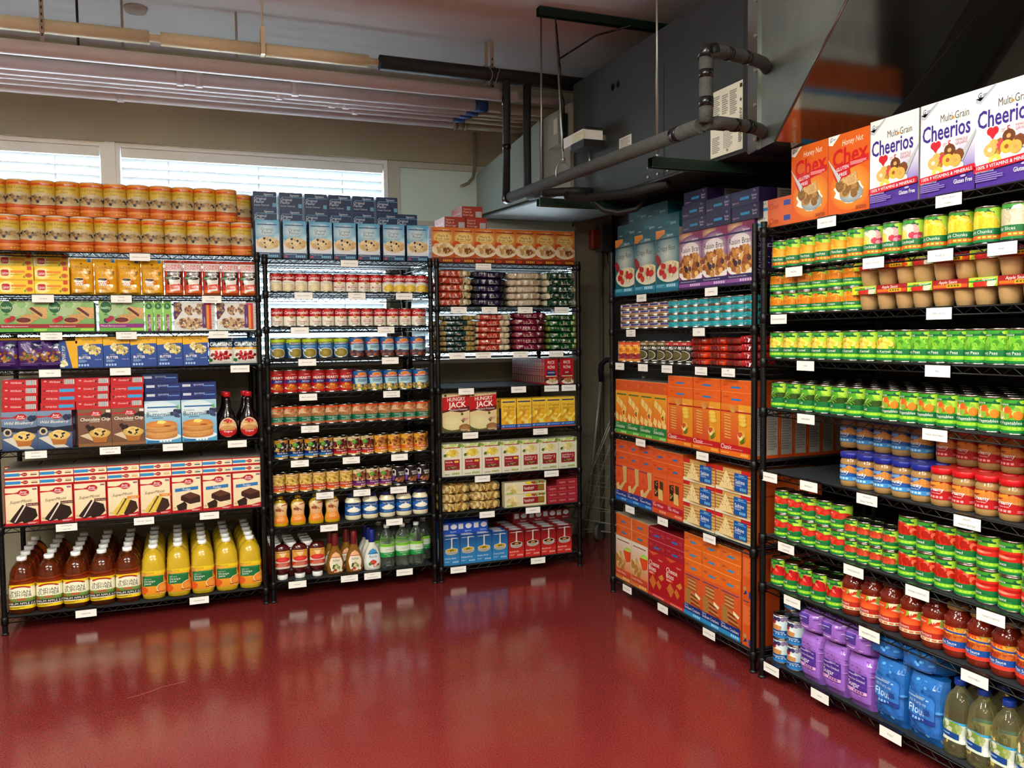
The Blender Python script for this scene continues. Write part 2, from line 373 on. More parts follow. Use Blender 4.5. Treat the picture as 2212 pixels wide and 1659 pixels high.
# ---------- tea, coffee
def A_tea(a):
    a.R(0, 0, 1, 1, '#f3c81a').E(.22, .5, .24, .42, '#f9e789', '#fff3b0').P([(.08, .38), (.13, .3), (.27, .3), (.31, .38), (.31, .66), (.27, .74), (.13, .74), (.08, .66)], '#c41420')
    a.T('Lipton', .195, .51, .22, '#ffffff', .2, .01).R(.35, .52, .76, .68, '#ec8a1c').R(.82, .72, .95, 1, '#d8402a').E(.86, .35, .1, .16, '#d96a24', '#b83c14').P([(.7, .2), (.76, .16), (.74, .36)], '#2f8a2f').K(.35, .35, .7, .45, 2, '#c89a10').R(0, 0, 1, .06, '#dba410')
boxp('tea', 'tea_box', .150, .075, .067, '#e2b20f', A_tea, lambda a: a.R(0, 0, 1, .5, '#d9a70e'))
def A_gev(a):
    a.R(0, 0, 1, 1, '#e3a21b').R(.74, .9, .88, 1.0, '#2a76a8').T('GEVALIA', .46, .76, .075, '#7a4a10', .72).P([(.42, .86), (.46, .83), (.5, .83), (.54, .86), (.48, .885)], '#7a4a10').T('KAFFE', .46, .69, .02, '#8a5a1a', .2)
    a.E(.36, .37, .2, .1, '#efe6d6').P([(.16, .42), (.56, .42), (.5, .24), (.22, .24)], '#efe6d6').E(.36, .42, .2, .035, '#3a1c0c', '#22100a').E(.6, .35, .07, .05, '#d0301c').E(.6, .35, .045, .03, '#e3a21b')
    for i in range(4): a.T('x', .22+i*.09, .33+.015*(i % 2), .06, '#c8301c', .1, .02); a.T('o', .26+i*.09, .28, .04, '#c8301c', .1, .02)
    a.K(.74, .55, .88, .66, 3, '#8a5a1a').R(.3, .16, .56, .19, '#b8801a').K(.05, .04, .9, .07, 1, '#b8801a').P([(.32, .48), (.4, .6), (.36, .66), (.37, .58)], '#f2d79a')
bag('gev', 'coffee_bag', .106, .055, .178, '#d99a1a', A_gev, seed=3, pinch='top', cat='bag')
def A_dunk(a):
    a.R(0, 0, 1, 1, '#c9402a').R(.0, 0, 1, .16, '#e0662a').P([(.02, .92), (.98, .92), (.98, .7), (.5, .64), (.02, .7)], '#efe3dc')
    a.T('DUNKIN', .5, .85, .075, '#d8452e', .9, .03).T('DONUTS', .5, .765, .075, '#d02060', .9, .03).R(.14, .3, .9, .68, '#3a1c14').T('DUNKIN', .56, .62, .05, '#e9ddd0', .5).T('DECAF', .56, .555, .05, '#e9ddd0', .45)
    a.P([(.2, .48), (.84, .48), (.78, .14), (.3, .1)], '#ece6de').E(.52, .48, .33, .06, '#ece6de').E(.52, .48, .29, .045, '#1c0e08').R(.04, .45, .3, .53, '#1f7a48').T('DECAF', .17, .49, .03, '#e8f0e0', .22).P([(.28, .3), (.8, .33), (.78, .2), (.3, .16)], '#d84a30').T('DUNKIN', .54, .245, .05, '#f4d8cc', .4)
bag('dunk', 'decaf_coffee_bag', .090, .055, .178, '#b8382a', A_dunk, seed=8, cat='bag')
# ---------- bars
def A_nut(fl):
    def f(a):
        c = '#9a1c28' if fl == 's' else '#8a1a78'
        a.R(0, .1, 1, 1, '#5f9a48', '#a9c98a').S(.5, .8, .6, .15, 10, .12, ['#8ab870', '#b4cc98', '#6aa050'], 4, .1).R(0, 0, 1, .12, '#5aa83a').R(.7, .03, .98, .1, '#a6d24a')
        a.R(0, .12, 1, .25, c).T('Strawberry' if fl == 's' else 'Mixed Berry', .04, .185, .06, '#f0dde0', .35, .01, al='l').K(.33, .16, .68, .19, 1, '#e0b8c0')
        a.E(.16, .8, .125, .19, '#14542c', '#1c6a38').T('healthy', .16, .79, .1, '#d9efc8', .21).P([(.02, .9), (.1, 1), (.0, 1)], '#8ec63c')
        a.P([(.34, .36), (.38, .27), (.6, .25), (.8, .42), (.84, .6), (.5, .56)], '#c9975a', .3).E(.5, .38, .15, .08, '#5a1418', '#7a2024', .3).P([(.6, .72), (.7, .82), (1, .78), (1, .45), (.9, .4)], '#d3a468', .3).P([(.62, .76), (.68, .8), (.9, .56), (.88, .48)], '#5a1418', .3)
        a.S(.2, .42, .1, .1, 8, .05, ['#c8202c', '#d8343c', '#a81c28'] if fl == 's' else ['#c8202c', '#2a2a5a', '#a81c48'], 2, .2).P([(.1, .55), (.16, .62), (.2, .54)], '#3a8a3a')
    return f
boxp('nuts', 'cereal_bar_box', .205, .042, .149, '#5b8f3f', A_nut('s'), lambda a: a.R(0, 0, 1, 1, '#79b04a'))
boxp('nutm', 'cereal_bar_box', .205, .042, .149, '#5b8f3f', A_nut('m'), lambda a: a.R(0, 0, 1, 1, '#79b04a'))
boxp('nutn', 'narrow_cereal_bar_box', .040, .16, .149, '#79b04a', lambda a: a.R(0, 0, 1, 1, '#7ab648', '#8cc458').E(.5, .84, .4, .11, '#1c6a38').T('h', .5, .85, .1, '#d9efc8', .4).R(.34, 0, .66, .56, '#8a2a70').T('Mixed Berry', .5, .28, .12, '#f0dde8', 1.4, rot=pi/2))
def A_gran(a):
    a.R(0, 0, 1, 1, '#d9d6d0').P([(0, 1), (.16, 1), (.2, .7), (.05, .4), (0, .4)], '#4a1a4a').S(.1, .75, .1, .22, 16, .035, ['#8a5a3a', '#b89468', '#5a3a24'], 3).S(.38, .7, .1, .15, 40, .03, ['#a87850', '#c8a070', '#6a4028'], 2)
    a.S(.62, .75, .08, .2, 30, .03, ['#b08860', '#d8b888', '#7a5034'], 6).S(.4, .25, .32, .2, 90, .03, ['#a87850', '#c8a070', '#7a4a30', '#e0c898', '#6a4028'], 9).P([(.68, .1), (.78, .1), (.78, .92), (.68, .92)], '#5a1a60').R(.78, .05, .84, .9, '#e08a1c').R(.84, .05, .9, .9, '#c8281c').T('CHEWY', .73, .35, .05, '#efe0f0', .4, rot=pi/2).R(.72, .9, .9, .96, '#c8185a').K(.92, .1, .97, .9, 8, '#c0bcb4')
boxp('gran', 'granola_bar_box', .200, .045, .147, '#cfc9c2', A_gran, lambda a: a.R(0, 0, 1, 1, '#6a2a6a').K(.2, .1, .8, .9, 12, '#b090b0'))
# ---------- snacks
def A_trail(g):
    return lambda a: a.R(0, 0, 1, 1, '#3c1c5a', '#53307a').R(.0, .9, 1, 1, '#b8862a').P([(.5, .62), (1, .66), (1, .86), (.5, .84)], '#1a1a4a').T('TRAIL MIX', .74, .74, .04, '#c8c0dc', .4).S(.5, .38, .42, .16, 34, .055, ['#b0824a', '#caa064', '#7a4824', '#9a6a3c'], g, .4).S(.5, .38, .35, .14, 4, .05, ['#3a8a3a', '#2a4a8a', '#c87a1c'], g+3).K(.1, .1, .9, .2, 2, '#7a5aa0')
for i in (1, 2): bag('trail%d' % i, 'trail_mix_bag', .128, .06, .155, '#42205f', A_trail(i), seed=10+i, pinch='both', cat='bag')
def A_pop(a):
    a.R(0, 0, 1, .78, '#20408a', '#28509a').R(0, .78, 1, 1, '#e8b020').P([(0, .72), (1, .8), (1, .84), (0, .8)], '#e8b020').T('Smart Pop', .5, .92, .07, '#5a3a10', .7, it=.4)
    a.S(.45, .66, .16, .12, 26, .06, ['#e8d890', '#f4ecc0', '#d8c060'], 2, .4).S(.7, .55, .2, .14, 30, .06, ['#e8d890', '#f4ecc0', '#c8b058'], 5, .4).T('BUTTER', .33, .33, .085, '#ffffff', .44, .03).T('CLASSIC', .33, .42, .03, '#e8e4c0', .25).K(.1, .17, .42, .26, 4, '#8ab0e0').icons(.08, .05, .5, .12, 4, '#a8c4ea').T('butter-ific', .82, .27, .035, '#d8e0f4', .25)
boxp('pop', 'popcorn_box', .121, .08, .150, '#24468f', A_pop, lambda a: a.R(0, 0, 1, 1, '#2b4f9a').P([(.5, 1), (1, 1), (1, 0), (.7, 0)], '#e8b020'), lambda a: a.R(0, 0, 1, 1, '#d8a41e'))
def A_popside(a): a.R(0, 0, 1, 1, '#24468f').P([(.36, 1), (1, 1), (1, 0), (.7, 0)], '#e3aa1f').T('SMART POP', .24, .55, .12, '#e8e4d0', .9, rot=pi/2).S(.24, .15, .16, .1, 14, .09, ['#e8d890', '#f4ecc0'], 2)
boxp('popside', 'popcorn_box', .080, .12, .133, '#24468f', A_popside)
def A_crais(a):
    a.R(0, 0, 1, 1, '#e8e4da').R(0, .78, 1, 1, '#1a3a5a').P([(0, .8), (1, .86), (1, .62), (.5, .56), (0, .64)], '#1a3a5a').T('CRAISINS', .5, .76, .14, '#f4f0e4', .92, .02).R(.05, .56, .95, .64, '#e0a020').S(.5, .34, .4, .17, 40, .055, ['#a81420', '#c8202c', '#7a0e18', '#d83a3a'], 4, .3).R(0, 0, 1, .04, '#1a3a5a').S(.1, .18, .1, .03, 6, .05, ['#2a7a3a'], 3)
bag('crais', 'dried_cranberry_bag', .122, .045, .142, '#d8d4c8', A_crais, seed=14, pinch='both', cat='bag')
# ---------- baking mixes
def spoon(a, cy=.86, tx=.55): a.P([(0, cy+.015), (0, cy-.035), (.3, cy-.02), (.42, cy-.03), (.42, cy+.03), (.3, cy+.0)], '#c0161e').E(tx, cy, .17, .085, '#b8121c').T('Betty', tx, cy+.022, .05, '#ffffff', .2, .01, .3).T('Crocker', tx, cy-.03, .05, '#ffffff', .26, .01, .3)
def muffin(a, cx, cy, dots, top='#d9b25c'):
    a.P([(cx-.27, cy+.02), (cx+.27, cy+.02), (cx+.18, cy-.2), (cx-.18, cy-.2)], '#b06a28', .3).E(cx, cy+.05, .33, .12, top, '#e8cb84', .3, wob=.05).E(cx-.02, cy+.12, .17, .07, '#ecd28c', top, .3).S(cx, cy+.04, .24, .08, 7, .035, dots, 3)
def A_blue(a):
    a.R(0, 0, 1, 1, '#26406a', '#7a90ac').P([(0, .5), (1, .42), (1, .6), (.5, .56), (0, .62)], '#141c34').P([(.02, .3), (.5, .02), (.9, .02), (.3, .34)], '#cfc8ba'); spoon(a)
    a.S(.85, .82, .12, .06, 10, .06, ['#1a2038', '#2a3458'], 2).T('Wild Blueberry', .5, .71, .075, '#f2f0ea', .9, .012, .3); muffin(a, .62, .3, ['#1a1c34']); a.E(.17, .47, .12, .1, '#c8b898').E(.17, .47, .07, .06, '#1c1c20')
def A_choc(a):
    a.R(0, 0, 1, 1, '#6a4632', '#7a5640').R(.0, .0, 1, .08, '#8a5a34').P([(.05, .3), (.5, .12), (.3, .36)], '#cfbc9c'); spoon(a, .88); a.S(.85, .83, .14, .06, 10, .07, ['#24120c', '#3a2018'], 3)
    a.T('Chocolate Chip', .52, .73, .085, '#f4efe4', .88, .018, .2).K(.35, .65, .75, .67, 1, '#d8c8b0').S(.35, .5, .1, .05, 5, .08, ['#2a140c'], 3); muffin(a, .64, .3, ['#2a120a'], '#c9a048'); a.R(.85, .9, .98, .97, '#e8d8d0')
RS = lambda a: a.R(0, 0, 1, 1, '#b8161e').K(.2, .2, .8, .8, 8, '#e0a0a0')
boxp('blue', 'muffin_mix_box', .151, .045, .186, '#b0141c', A_blue, RS); boxp('choc', 'muffin_mix_box', .151, .045, .186, '#b0141c', A_choc, RS)
def A_rflat(t, v):
    def f(a):
        a.R(0, 0, 1, 1, '#bf1a22').R(0, .93, 1, 1, '#a8141c')
        if v: a.R(.52, .3, .96, .7, '#3a9ad0').T(t, .27, .45, .25, '#f0d0d0', .4, 0, .3, rot=pi).E(.1, .5, .035, .14, '#5a2a1c')
        else: a.T(t, .42, .62, .25, '#f4dcdc', .36, 0, .3).E(.12, .7, .04, .1, '#e8a0a0').E(.58, .55, .03, .13, '#3a1c14').barcode(.66, .3, .95, .9)
    return f
for k, t in (('b', 'Wild Blueberry'), ('c', 'Chocolate Chip')):
    for v in (0, 1): boxp('rf%s%d' % (k, v), 'muffin_mix_box', .151, .186, .0385, '#b0141c', A_rflat(t, v))
def A_panc(a):
    a.R(0, 0, 1, 1, '#4a9ac8', '#a8cede').E(.4, .82, .5, .18, '#cfe2ea', '#dcebf0').R(.08, .83, .9, .865, '#2a6aa0').T('Signature', .75, .9, .04, '#f0f4f8', .3).T('Complete', .08, .76, .04, '#3a5a70', .4, al='l').T('Buttermilk', .42, .68, .105, '#24323c', .72, al='c').K(.2, .58, .6, .61, 1, '#4a6a7c')
    a.S(.88, .7, .12, .1, 12, .06, ['#28304e', '#3a4470'], 5).P([(.86, .82), (.94, .9), (.95, .8)], '#6ab03a').E(.5, .14, .5, .09, '#dfe6ea')
    for i in range(4): a.E(.45+.02*(i % 2), .17+i*.075, .45, .085, '#c88a48' if i % 2 else '#b06a2c', '#dca864', .2)
    a.E(.45, .45, .43, .085, '#c87a34', '#dd9a4c', .15).P([(.33, .47), (.5, .45), (.6, .5), (.48, .54), (.36, .53)], '#f2dc74').E(.62, .4, .1, .02, '#9a4a18').R(.04, .02, .36, .06, '#2a6aa0').icons(.4, .02, .75, .07, 4, '#e8f0f4')
boxp('panc', 'pancake_mix_box', .170, .05, .215, '#2a5f94', A_panc, lambda a: a.R(0, 0, 1, 1, '#24508a'))
boxp('nflat', 'pancake_mix_box', .170, .215, .045, '#16245c', lambda a: a.R(0, 0, 1, 1, '#18286a').R(0, .9, 1, 1, '#101c4c').R(.04, .5, .27, .78, '#c8ccd8').T('Buttermilk', .5, .66, .26, '#b8c4e4', .3, rot=pi).R(.66, .5, .95, .62, '#5a86c8').P([(.32, .2), (.58, .2), (.62, .32), (.28, .32)], '#0e1840'))
SYP = [(0, .046, .03, 2.6), (.004, .052, .034, 2.6), (.05, .054, .036, 2.6), (.10, .05, .034, 2.5), (.135, .036, .03, 2.3), (.165, .022, .022, 2), (.205, .016, .016, 2), (.222, .016, .016, 2)]
def A_syr(a): a.E(.5, .5, .5, .5, '#d8b088', '#e0c09a').E(.5, .32, .47, .3, '#b01418', '#c41c20').R(.12, .36, .88, .5, '#c08a50').E(.5, .62, .36, .07, '#e8cfa0', '#c88a44').E(.5, .54, .38, .06, '#d8a868', '#b06a2c').E(.5, .72, .32, .06, '#dca864', '#c87a34').S(.5, .84, .22, .05, 6, .07, ['#b01c20', '#d8343c'], 2).T('Original', .5, .3, .1, '#ffffff', .6, .01)
bottle('syr', 'syrup_bottle', SYP, SYRUP, [(.222, .017, .017), (.224, .019, .019), (.245, .019, .019), (.247, .018, .018)], A_syr, .012, .115, .62, base='#b81820')
def A_cake(kind):
    def f(a):
        a.R(0, 0, 1, 1, '#b8141c').R(.03, .07, .97, .97, '#e6cfa4', '#f0dfba').P([(0, 0), (1, 0), (1, .14), (.6, .06), (0, .04)], '#b8141c'); spoon(a, .84, .56)
        if kind == 'fudge':
            a.P([(.12, .66), (.88, .7), (.88, .61), (.12, .57)], '#2a72b0').T('Fudge', .5, .637, .06, '#f4f4f0', .4, .015)
            a.P([(.15, .2), (.42, .3), (.5, .22), (.48, .08), (.2, .06)], '#2c130c', .4).P([(.3, .44), (.62, .54), (.94, .42), (.94, .26), (.6, .22), (.3, .34)], '#35170e', .4).P([(.3, .46), (.62, .55), (.94, .44), (.6, .36)], '#5c3020', .5).K(.72, .16, .95, .22, 2, '#e8dcd0')
        else:
            a.T('SuperMoist', .48, .62, .075, '#5a3014', .68, 0, .35, slope=.07)
            c1, c2 = ('#2a120e', '#1f0d0a') if kind == 'devil' else ('#dcc04a', '#3a1a12')
            a.P([(.12, .12), (.52, .53), (.72, .46), (.5, .1), (.3, .05)], c1, .35).P([(.5, .1), (.72, .46), (.9, .4), (.95, .22), (.8, .1), (.55, .05)], c2, .35).P([(.26, .09), (.3, .09), (.62, .5), (.57, .51)], '#e0d4c8' if kind == 'devil' else '#5a3424')
            a.R(.62, .49, 1, .56, '#5a1c14' if kind == 'devil' else '#e08a30').T("Devil's Food" if kind == 'devil' else 'Yellow', .81, .525, .035, '#f0e0d0', .34)
        a.K(.66, .03, .95, .07, 2, '#f0c0c0').R(.82, .9, .95, .94, '#8a5a7a').E(.1, .14, .05, .03, '#c8b088')
    return f
TOPW = lambda a: a.R(0, 0, 1, 1, '#9a8f84')
for k in ('devil', 'yellow', 'fudge'): boxp('cake'+k, 'cake_mix_box' if k != 'fudge' else 'brownie_mix_box', .147, .04, .190, '#b0141c', A_cake(k), RS)
def A_cflat(k): return lambda a: a.R(0, 0, 1, 1, '#b8141c').R(.02, .14, 1, .86, '#ecdcb8').R(.02, .3, .45, .68, '#2a86c8').P([(.45, .45), (.52, .4), (.52, .6), (.45, .55)], '#b8141c').E(.59, .5, .08, .24, '#a8141c').T('Betty', .59, .52, .14, '#f0d0d0', .12).R(.76, .36, .94, .5, {'devil': '#7a3a24', 'yellow': '#dc9a50', 'fudge': '#28486a'}[k]).T('SuperMoist', .85, .65, .1, '#7a5a3c', .2)
for k in ('devil', 'yellow', 'fudge'): boxp('cf'+k, 'cake_mix_box' if k != 'fudge' else 'brownie_mix_box', .149, .190, .038, '#b0141c', A_cflat(k), RS, TOPW)
# ---------- juices
JP = [(0, .045, .045, 3), (.006, .055, .053, 3.4), (.03, .058, .056, 4), (.15, .058, .056, 4), (.165, .056, .055, 3.2), (.20, .054, .052, 2.4), (.225, .045, .044, 2.1), (.245, .028, .028, 2), (.252, .019, .019, 2), (.258, .019, .019, 2)]
CP = [(.256, .021, .021), (.258, .023, .023), (.274, .023, .023), (.276, .021, .021)]
def A_aj(a):
    a.R(0, 0, 1, 1, '#ecc81a').P([(.12, .12), (.88, .12), (.94, .5), (.86, .9), (.14, .9), (.06, .5)], '#f4efd0').E(.5, .84, .24, .11, '#a8241c', n=12, a0=0, a1=pi).E(.5, .83, .17, .06, '#f4efd0', n=12, a0=0, a1=pi).R(.06, .86, .2, .95, '#b8303c').R(.06, .91, .12, .95, '#28386a').E(.92, .88, .07, .08, '#dca81a')
    a.T('INDIAN', .5, .70, .13, '#2c2a26', .56).T('SUMMER', .5, .56, .13, '#2c2a26', .66).R(.12, .3, .88, .45, '#5c7a34', '#7a9a4a').S(.2, .36, .08, .06, 8, .05, ['#c8501c', '#8a6a24'], 4).R(.4, .36, .6, .44, '#b85a3c').R(.08, .16, .94, .3, '#1c1a18').T('PREMIUM APPLE JUICE', .51, .23, .09, '#f0ece0', .8, .01).K(.1, .04, .6, .12, 2, '#a88a14')
bottle('aj', 'apple_juice_bottle', JP, JUICE, CP, A_aj, .028, .148, .95, cat='bottle')
def A_oj(a):
    a.R(0, 0, 1, 1, '#e0861c', '#e8b428').R(0, .88, 1, 1, '#ecc61e').T('100% Juice', .35, .94, .08, '#8a7a10', .6, 0, .2).S(.15, .6, .15, .2, 5, .16, ['#e08a24', '#eca84a'], 2).E(.92, .72, .16, .2, '#d0342c').R(.22, .36, .74, .8, '#1a6a38').R(.3, .74, .8, .78, '#2a8a4c').T('Orange', .27, .58, .09, '#f0f4e8', .35, al='l').T('Juice', .27, .48, .09, '#f0f4e8', .3, al='l').T('100% Juice', .27, .68, .045, '#e0ecd8', .3, al='l').E(.78, .26, .22, .24, '#e8d8a0').E(.78, .26, .2, .22, '#e07a1c', '#eea04a').E(.2, .2, .16, .16, '#d8541c').K(.55, .08, .85, .13, 1, '#7a3a10')
bottle('oj', 'orange_juice_bottle', JP, OJ, CP, A_oj, .028, .148, .95, cat='bottle')
# ---------- oatmeal
def A_oat(a):
    a.R(0, 0, 1, 1, '#cfe0e4', '#4a9ac0').E(.45, .72, .62, .3, '#4a9ac0', '#dce8e4', 0, 26).E(.9, .5, .3, .16, '#8ac0d4', '#c8dce0', 0, 20).R(.06, .87, .9, .895, '#2a4a78').T('Signature', .62, .92, .04, '#e8eef4', .3).T('Original', .48, .76, .075, '#3a5a70', .5).T('Flavor', .48, .68, .075, '#3a5a70', .42).T('Instant Oatmeal', .5, .6, .04, '#8aa4a8', .55)
    a.E(.5, .34, .56, .2, '#dcdde0', '#c4c8cc').E(.52, .4, .5, .16, '#d8bb84', '#e6cfa0', .3).S(.5, .4, .44, .13, 24, .09, ['#e0c896', '#cfae74', '#ead6a8'], 4).S(.5, .4, .42, .14, 5, .05, ['#20243c', '#2c3250'], 9)
    a.R(0, 0, 1, .15, '#2a4668').T('Whole grain oat cereal', .3, .12, .03, '#d0d8e4', .5).R(.05, .03, .16, .08, '#c83a44').icons(.52, .03, .95, .09, 5, '#7ab0c8')
BS = lambda a: a.R(0, 0, 1, 1, '#1c3050').K(.2, .2, .8, .8, 9, '#6a80a4')
boxp('oat', 'oatmeal_box', .121, .07, .200, '#1e3454', A_oat, BS)
def A_oflat(a): a.R(0, 0, 1, 1, '#1c2e50').R(0, .96, 1, 1, '#2c4468').R(.1, .7, 1, .74, '#5a8ab0').T('Signature', .66, .84, .13, '#d8e0ea', .4).T('Original', .05, .58, .17, '#c8d4e4', .5, al='l').T('Flavor', .05, .4, .17, '#c8d4e4', .42, al='l').T('Instant Oatmeal', .05, .2, .11, '#b0c0d4', .62, al='l').R(.82, .1, .98, .34, '#5a9ab8')
boxp('oflat', 'oatmeal_box', .121, .200, .090, '#1a2b48', A_oflat, BS)
def A_mapl(a):
    a.R(0, 0, 1, 1, '#b04a1a', '#c86a20').E(.5, .7, .6, .3, '#c87024', '#ecc878', 0, 26).E(.5, .7, .42, .16, '#e4ba62', '#f2da96', 0, 26).R(.06, .88, .9, .91, '#8a1c1c').T('Signature', .64, .93, .04, '#f0dcc0', .3).T('Maple &', .5, .76, .075, '#7a5224', .5).T('Brown Sugar', .5, .68, .075, '#7a5224', .66).K(.3, .6, .7, .62, 1, '#9a6a30')
    a.P([(0, .6), (.2, .62), (.35, .56), (0, .5)], '#c84a18').E(.52, .36, .54, .19, '#e8dcc0', '#ccb088').S(.5, .4, .42, .13, 26, .09, ['#dcc090', '#c49a5c', '#ead6a8'], 4).S(.68, .34, .14, .08, 10, .05, ['#8a4a1c', '#6a3414'], 5).R(0, 0, 1, .15, '#6a2414', '#8a3a1a').T('Whole grain oat cereal', .3, .17, .03, '#e0c8a8', .5).R(.05, .03, .3, .09, '#c83a24').icons(.5, .03, .95, .09, 5, '#dc9a34')
MS = lambda a: a.R(0, 0, 1, 1, '#8a2c1c').K(.2, .3, .8, .7, 5, '#c0907a')
boxp('mapl', 'maple_oatmeal_box', .127, .07, .20, '#8a2c1c', A_mapl, MS)
def A_mflat(a): a.R(0, 0, 1, 1, '#9a3424').T('Signature', .06, .78, .15, '#e0c0b0', .4, al='l').T('Maple &', .06, .54, .17, '#e0c0b0', .4, al='l').T('Brown Sugar', .06, .3, .17, '#e0c0b0', .5, al='l').barcode(.66, .12, .95, .58)
boxp('mflat', 'maple_oatmeal_box', .127, .20, .07, '#8c2e20', A_mflat, lambda a: a.R(0, 0, 1, 1, '#9a3828').T('Maple & Brown Sugar', .5, .5, .2, '#d0a090', .8))
# ---------- soup cans
def A_camp(k):
    def f(a):
        a.R(-.5, 0, 1.5, .56, '#ece6d6').R(-.5, .56, 1.5, 1, '#bc141c')
        if k in 'pk': a.P([(-.2, .5), (.3, .66), (.7, .68), (1.2, .5), (1.2, .74), (-.2, .74)], '#bc141c').K(.25, .46, .75, .5, 1, '#8a7a5a').E(.5, .2, .36, .24, '#e4cfa0' if k == 'p' else '#dfb42c', '#ecdcb4' if k == 'p' else '#ecc850', .15).P([(-.2, .52), (.3, .64), (.7, .6), (1.2, .5), (.7, .56), (.3, .58)], '#ece6d6' if k == 'p' else '#a8b4bc')
        else:
            a.E(.5, .53, .09, .1, '#a8843c', '#c8a860'); n = {'m': ('Cream of', 'Mushroom'), 't': ('', 'Tomato'), 'n': ('Chicken', 'Noodle')}[k]
            if n[0]: a.T(n[0], .5, .36, .07 if k == 'm' else .1, '#b8181c', .42, .02)
            a.T(n[1], .5, .25, .12, '#b8181c', .58, .03).T('SOUP', .5, .1, .09, '#2c2620', .4, .02)
        a.T("Campbell's", .5, .8, .19, '#f8f4ec', .76, .02, .45)
    return f
for k, n in (('p', 'potato'), ('m', 'mushroom'), ('k', 'chicken'), ('t', 'tomato'), ('n', 'noodle')): can('camp'+k, 'soup_can', .033, .10, A_camp(k), '#ece6d6')
def A_pea(a): a.R(-.5, 0, 1.5, .8, '#1a5a9a', '#3a8ac4').R(-.5, .8, 1.5, 1, '#a8c41c', '#bcd42a').P([(-.2, 0), (.15, 0), (.1, .5), (-.2, .8)], '#18305a').P([(.15, .68), (.85, .72), (.85, .86), (.15, .82)], '#1c1c34').T('PROGRESSO', .5, .77, .1, '#f0f4e8', .66, .02, slope=.05).T('GREEN SPLIT PEA', .5, .6, .06, '#e0ecf4', .66).E(.52, .24, .34, .27, '#e4e8ec').E(.52, .24, .3, .235, '#8a7a30', '#a08e3c', .3).P([(.1, .5), (.16, .54), (.36, .34), (.32, .3)], '#dce4ea')
can('pea', 'soup_can', .040, .108, A_pea, '#1e4e8a')
def A_prog(k): return lambda a: a.R(-.5, 0, 1.5, 1, '#184a86', '#1f62a8').E(.5, .84, .22, .1, '#e0a030', '#d84a24').P([(.08, .66), (.92, .7), (.92, .82), (.08, .78)], '#b82a24').T('PROGRESSO', .5, .74, .1, '#f0ece4', .78, .02, slope=.04).P([(.18, .3), (.86, .3), (.9, .64), (.14, .64)], '#a8d0dc', 0).K(.3, .42, .75, .6, 3, '#4a6a7c').S(.5, .16, .52, .17, 44, .06, ['#6a3424', '#8a4a34', '#4a2018', '#a06048'] if k == 'l' else ['#d8b054', '#c8963c', '#e8cc80', '#7a8a3a'], 7, .4)
can('lentil', 'soup_can', .040, .113, A_prog('l'), '#184a86'); can('veg', 'soup_can', .041, .115, A_prog('v'), '#184a86')
def A_heart(a): a.R(-.5, 0, 1.5, 1, '#c01c1e', '#8c1418').T('Signature', .6, .85, .04, '#f4e4e0', .3).R(.2, .8, .95, .82, '#e0302c').T('HEARTY', .52, .68, .12, '#f6f0e8', .72, .03).P([(.2, .42), (.9, .42), (.95, .46), (.95, .58), (.2, .58)], '#1c2c78').T('Beef Soup', .56, .53, .06, '#f0f0f4', .5, .01).K(.36, .46, .8, .48, 1, '#c0c8e4').E(.55, .2, .38, .075, '#e8e4dc').S(.55, .25, .26, .08, 18, .09, ['#7a3418', '#a85c24', '#d8b83c', '#c8541c'], 4, .3)
can('heart', 'soup_can', .039, .125, A_heart, '#a8181c')
# ---------- bean cans
def A_beans(top, blob, band, band2, t, tc='#f0ece0', base=None, leaf=False):
    def f(a):
        a.R(-.5, 0, 1.5, 1, base or top, top).R(.25, .9, .85, .93, band).T('Signature', .55, .95, .05, tc, .3).S(.52, .62, .46, .2, 46, .075, blob, 5, .4)
        if leaf: a.S(.4, .74, .1, .06, 6, .06, ['#5aa03a', '#3a8030'], 2)
        a.R(-.5, .1, 1.5, .38, band, None).R(-.5, .08, 1.5, .2, band2).T(t, .55, .29, .09, tc, .74, .01).icons(.5, .11, .9, .16, 4, tc)
    return f
def gnb(a):
    a.R(-.5, 0, 1.5, 1, '#b85a3a', '#d8481c').P([(.1, .84), (1, .92), (1, .86), (.1, .8)], '#2a7a4a').S(.52, .62, .5, .24, 50, .09, ['#c08a5c', '#d8a878', '#a06a40', '#e0b890'], 5, .3).R(-.5, .12, 1.5, .42, '#14684c').T('Great Northern', .55, .34, .07, '#dce8d8', .78).T('Beans', .6, .25, .07, '#dce8d8', .4).K(.3, .15, .9, .2, 1, '#90c0a8').R(-.5, 0, 1.5, .12, '#b86a48')
can('gnb', 'bean_can', .0372, .104, gnb, '#14684c')
can('bb', 'bean_can', .037, .108, A_beans('#c8861c', ['#1c1420', '#2c2430', '#d8d0c0', '#141018'], '#16245c', '#1a6ab0', 'Black Beans', base='#d8a850', leaf=True), '#c8861c')
can('kb', 'bean_can', .037, .108, A_beans('#d8c08a', ['#4a1414', '#6a1c1c', '#38100e', '#8a3430'], '#7a1420', '#c01c24', 'Kidney Beans', base='#d8b870', leaf=True), '#8c1420')
can('chb', 'bean_can', .037, .108, A_beans('#d8a030', ['#8a4a1c', '#b06a2c', '#6a3010', '#c88440'], '#cc5a1c', '#d88a24', 'Chili Beans', base='#d8a850'), '#cc6a1c')
can('gar', 'bean_can', .0355, .106, A_beans('#d8b870', ['#c8a040', '#dcb858', '#a8802c', '#e8cc78'], '#b03a1c', '#d8501c', 'Garbanzo Beans', base='#d8a850'), '#c04a1c')
can('pin', 'bean_can', .0355, .106, A_beans('#e0cca0', ['#7a3a24', '#9a5438', '#5a2418', '#b06a4a'], '#5a1a5c', '#7a2a70', 'Pinto Beans', base='#d8a850', leaf=True), '#5a1a5c')
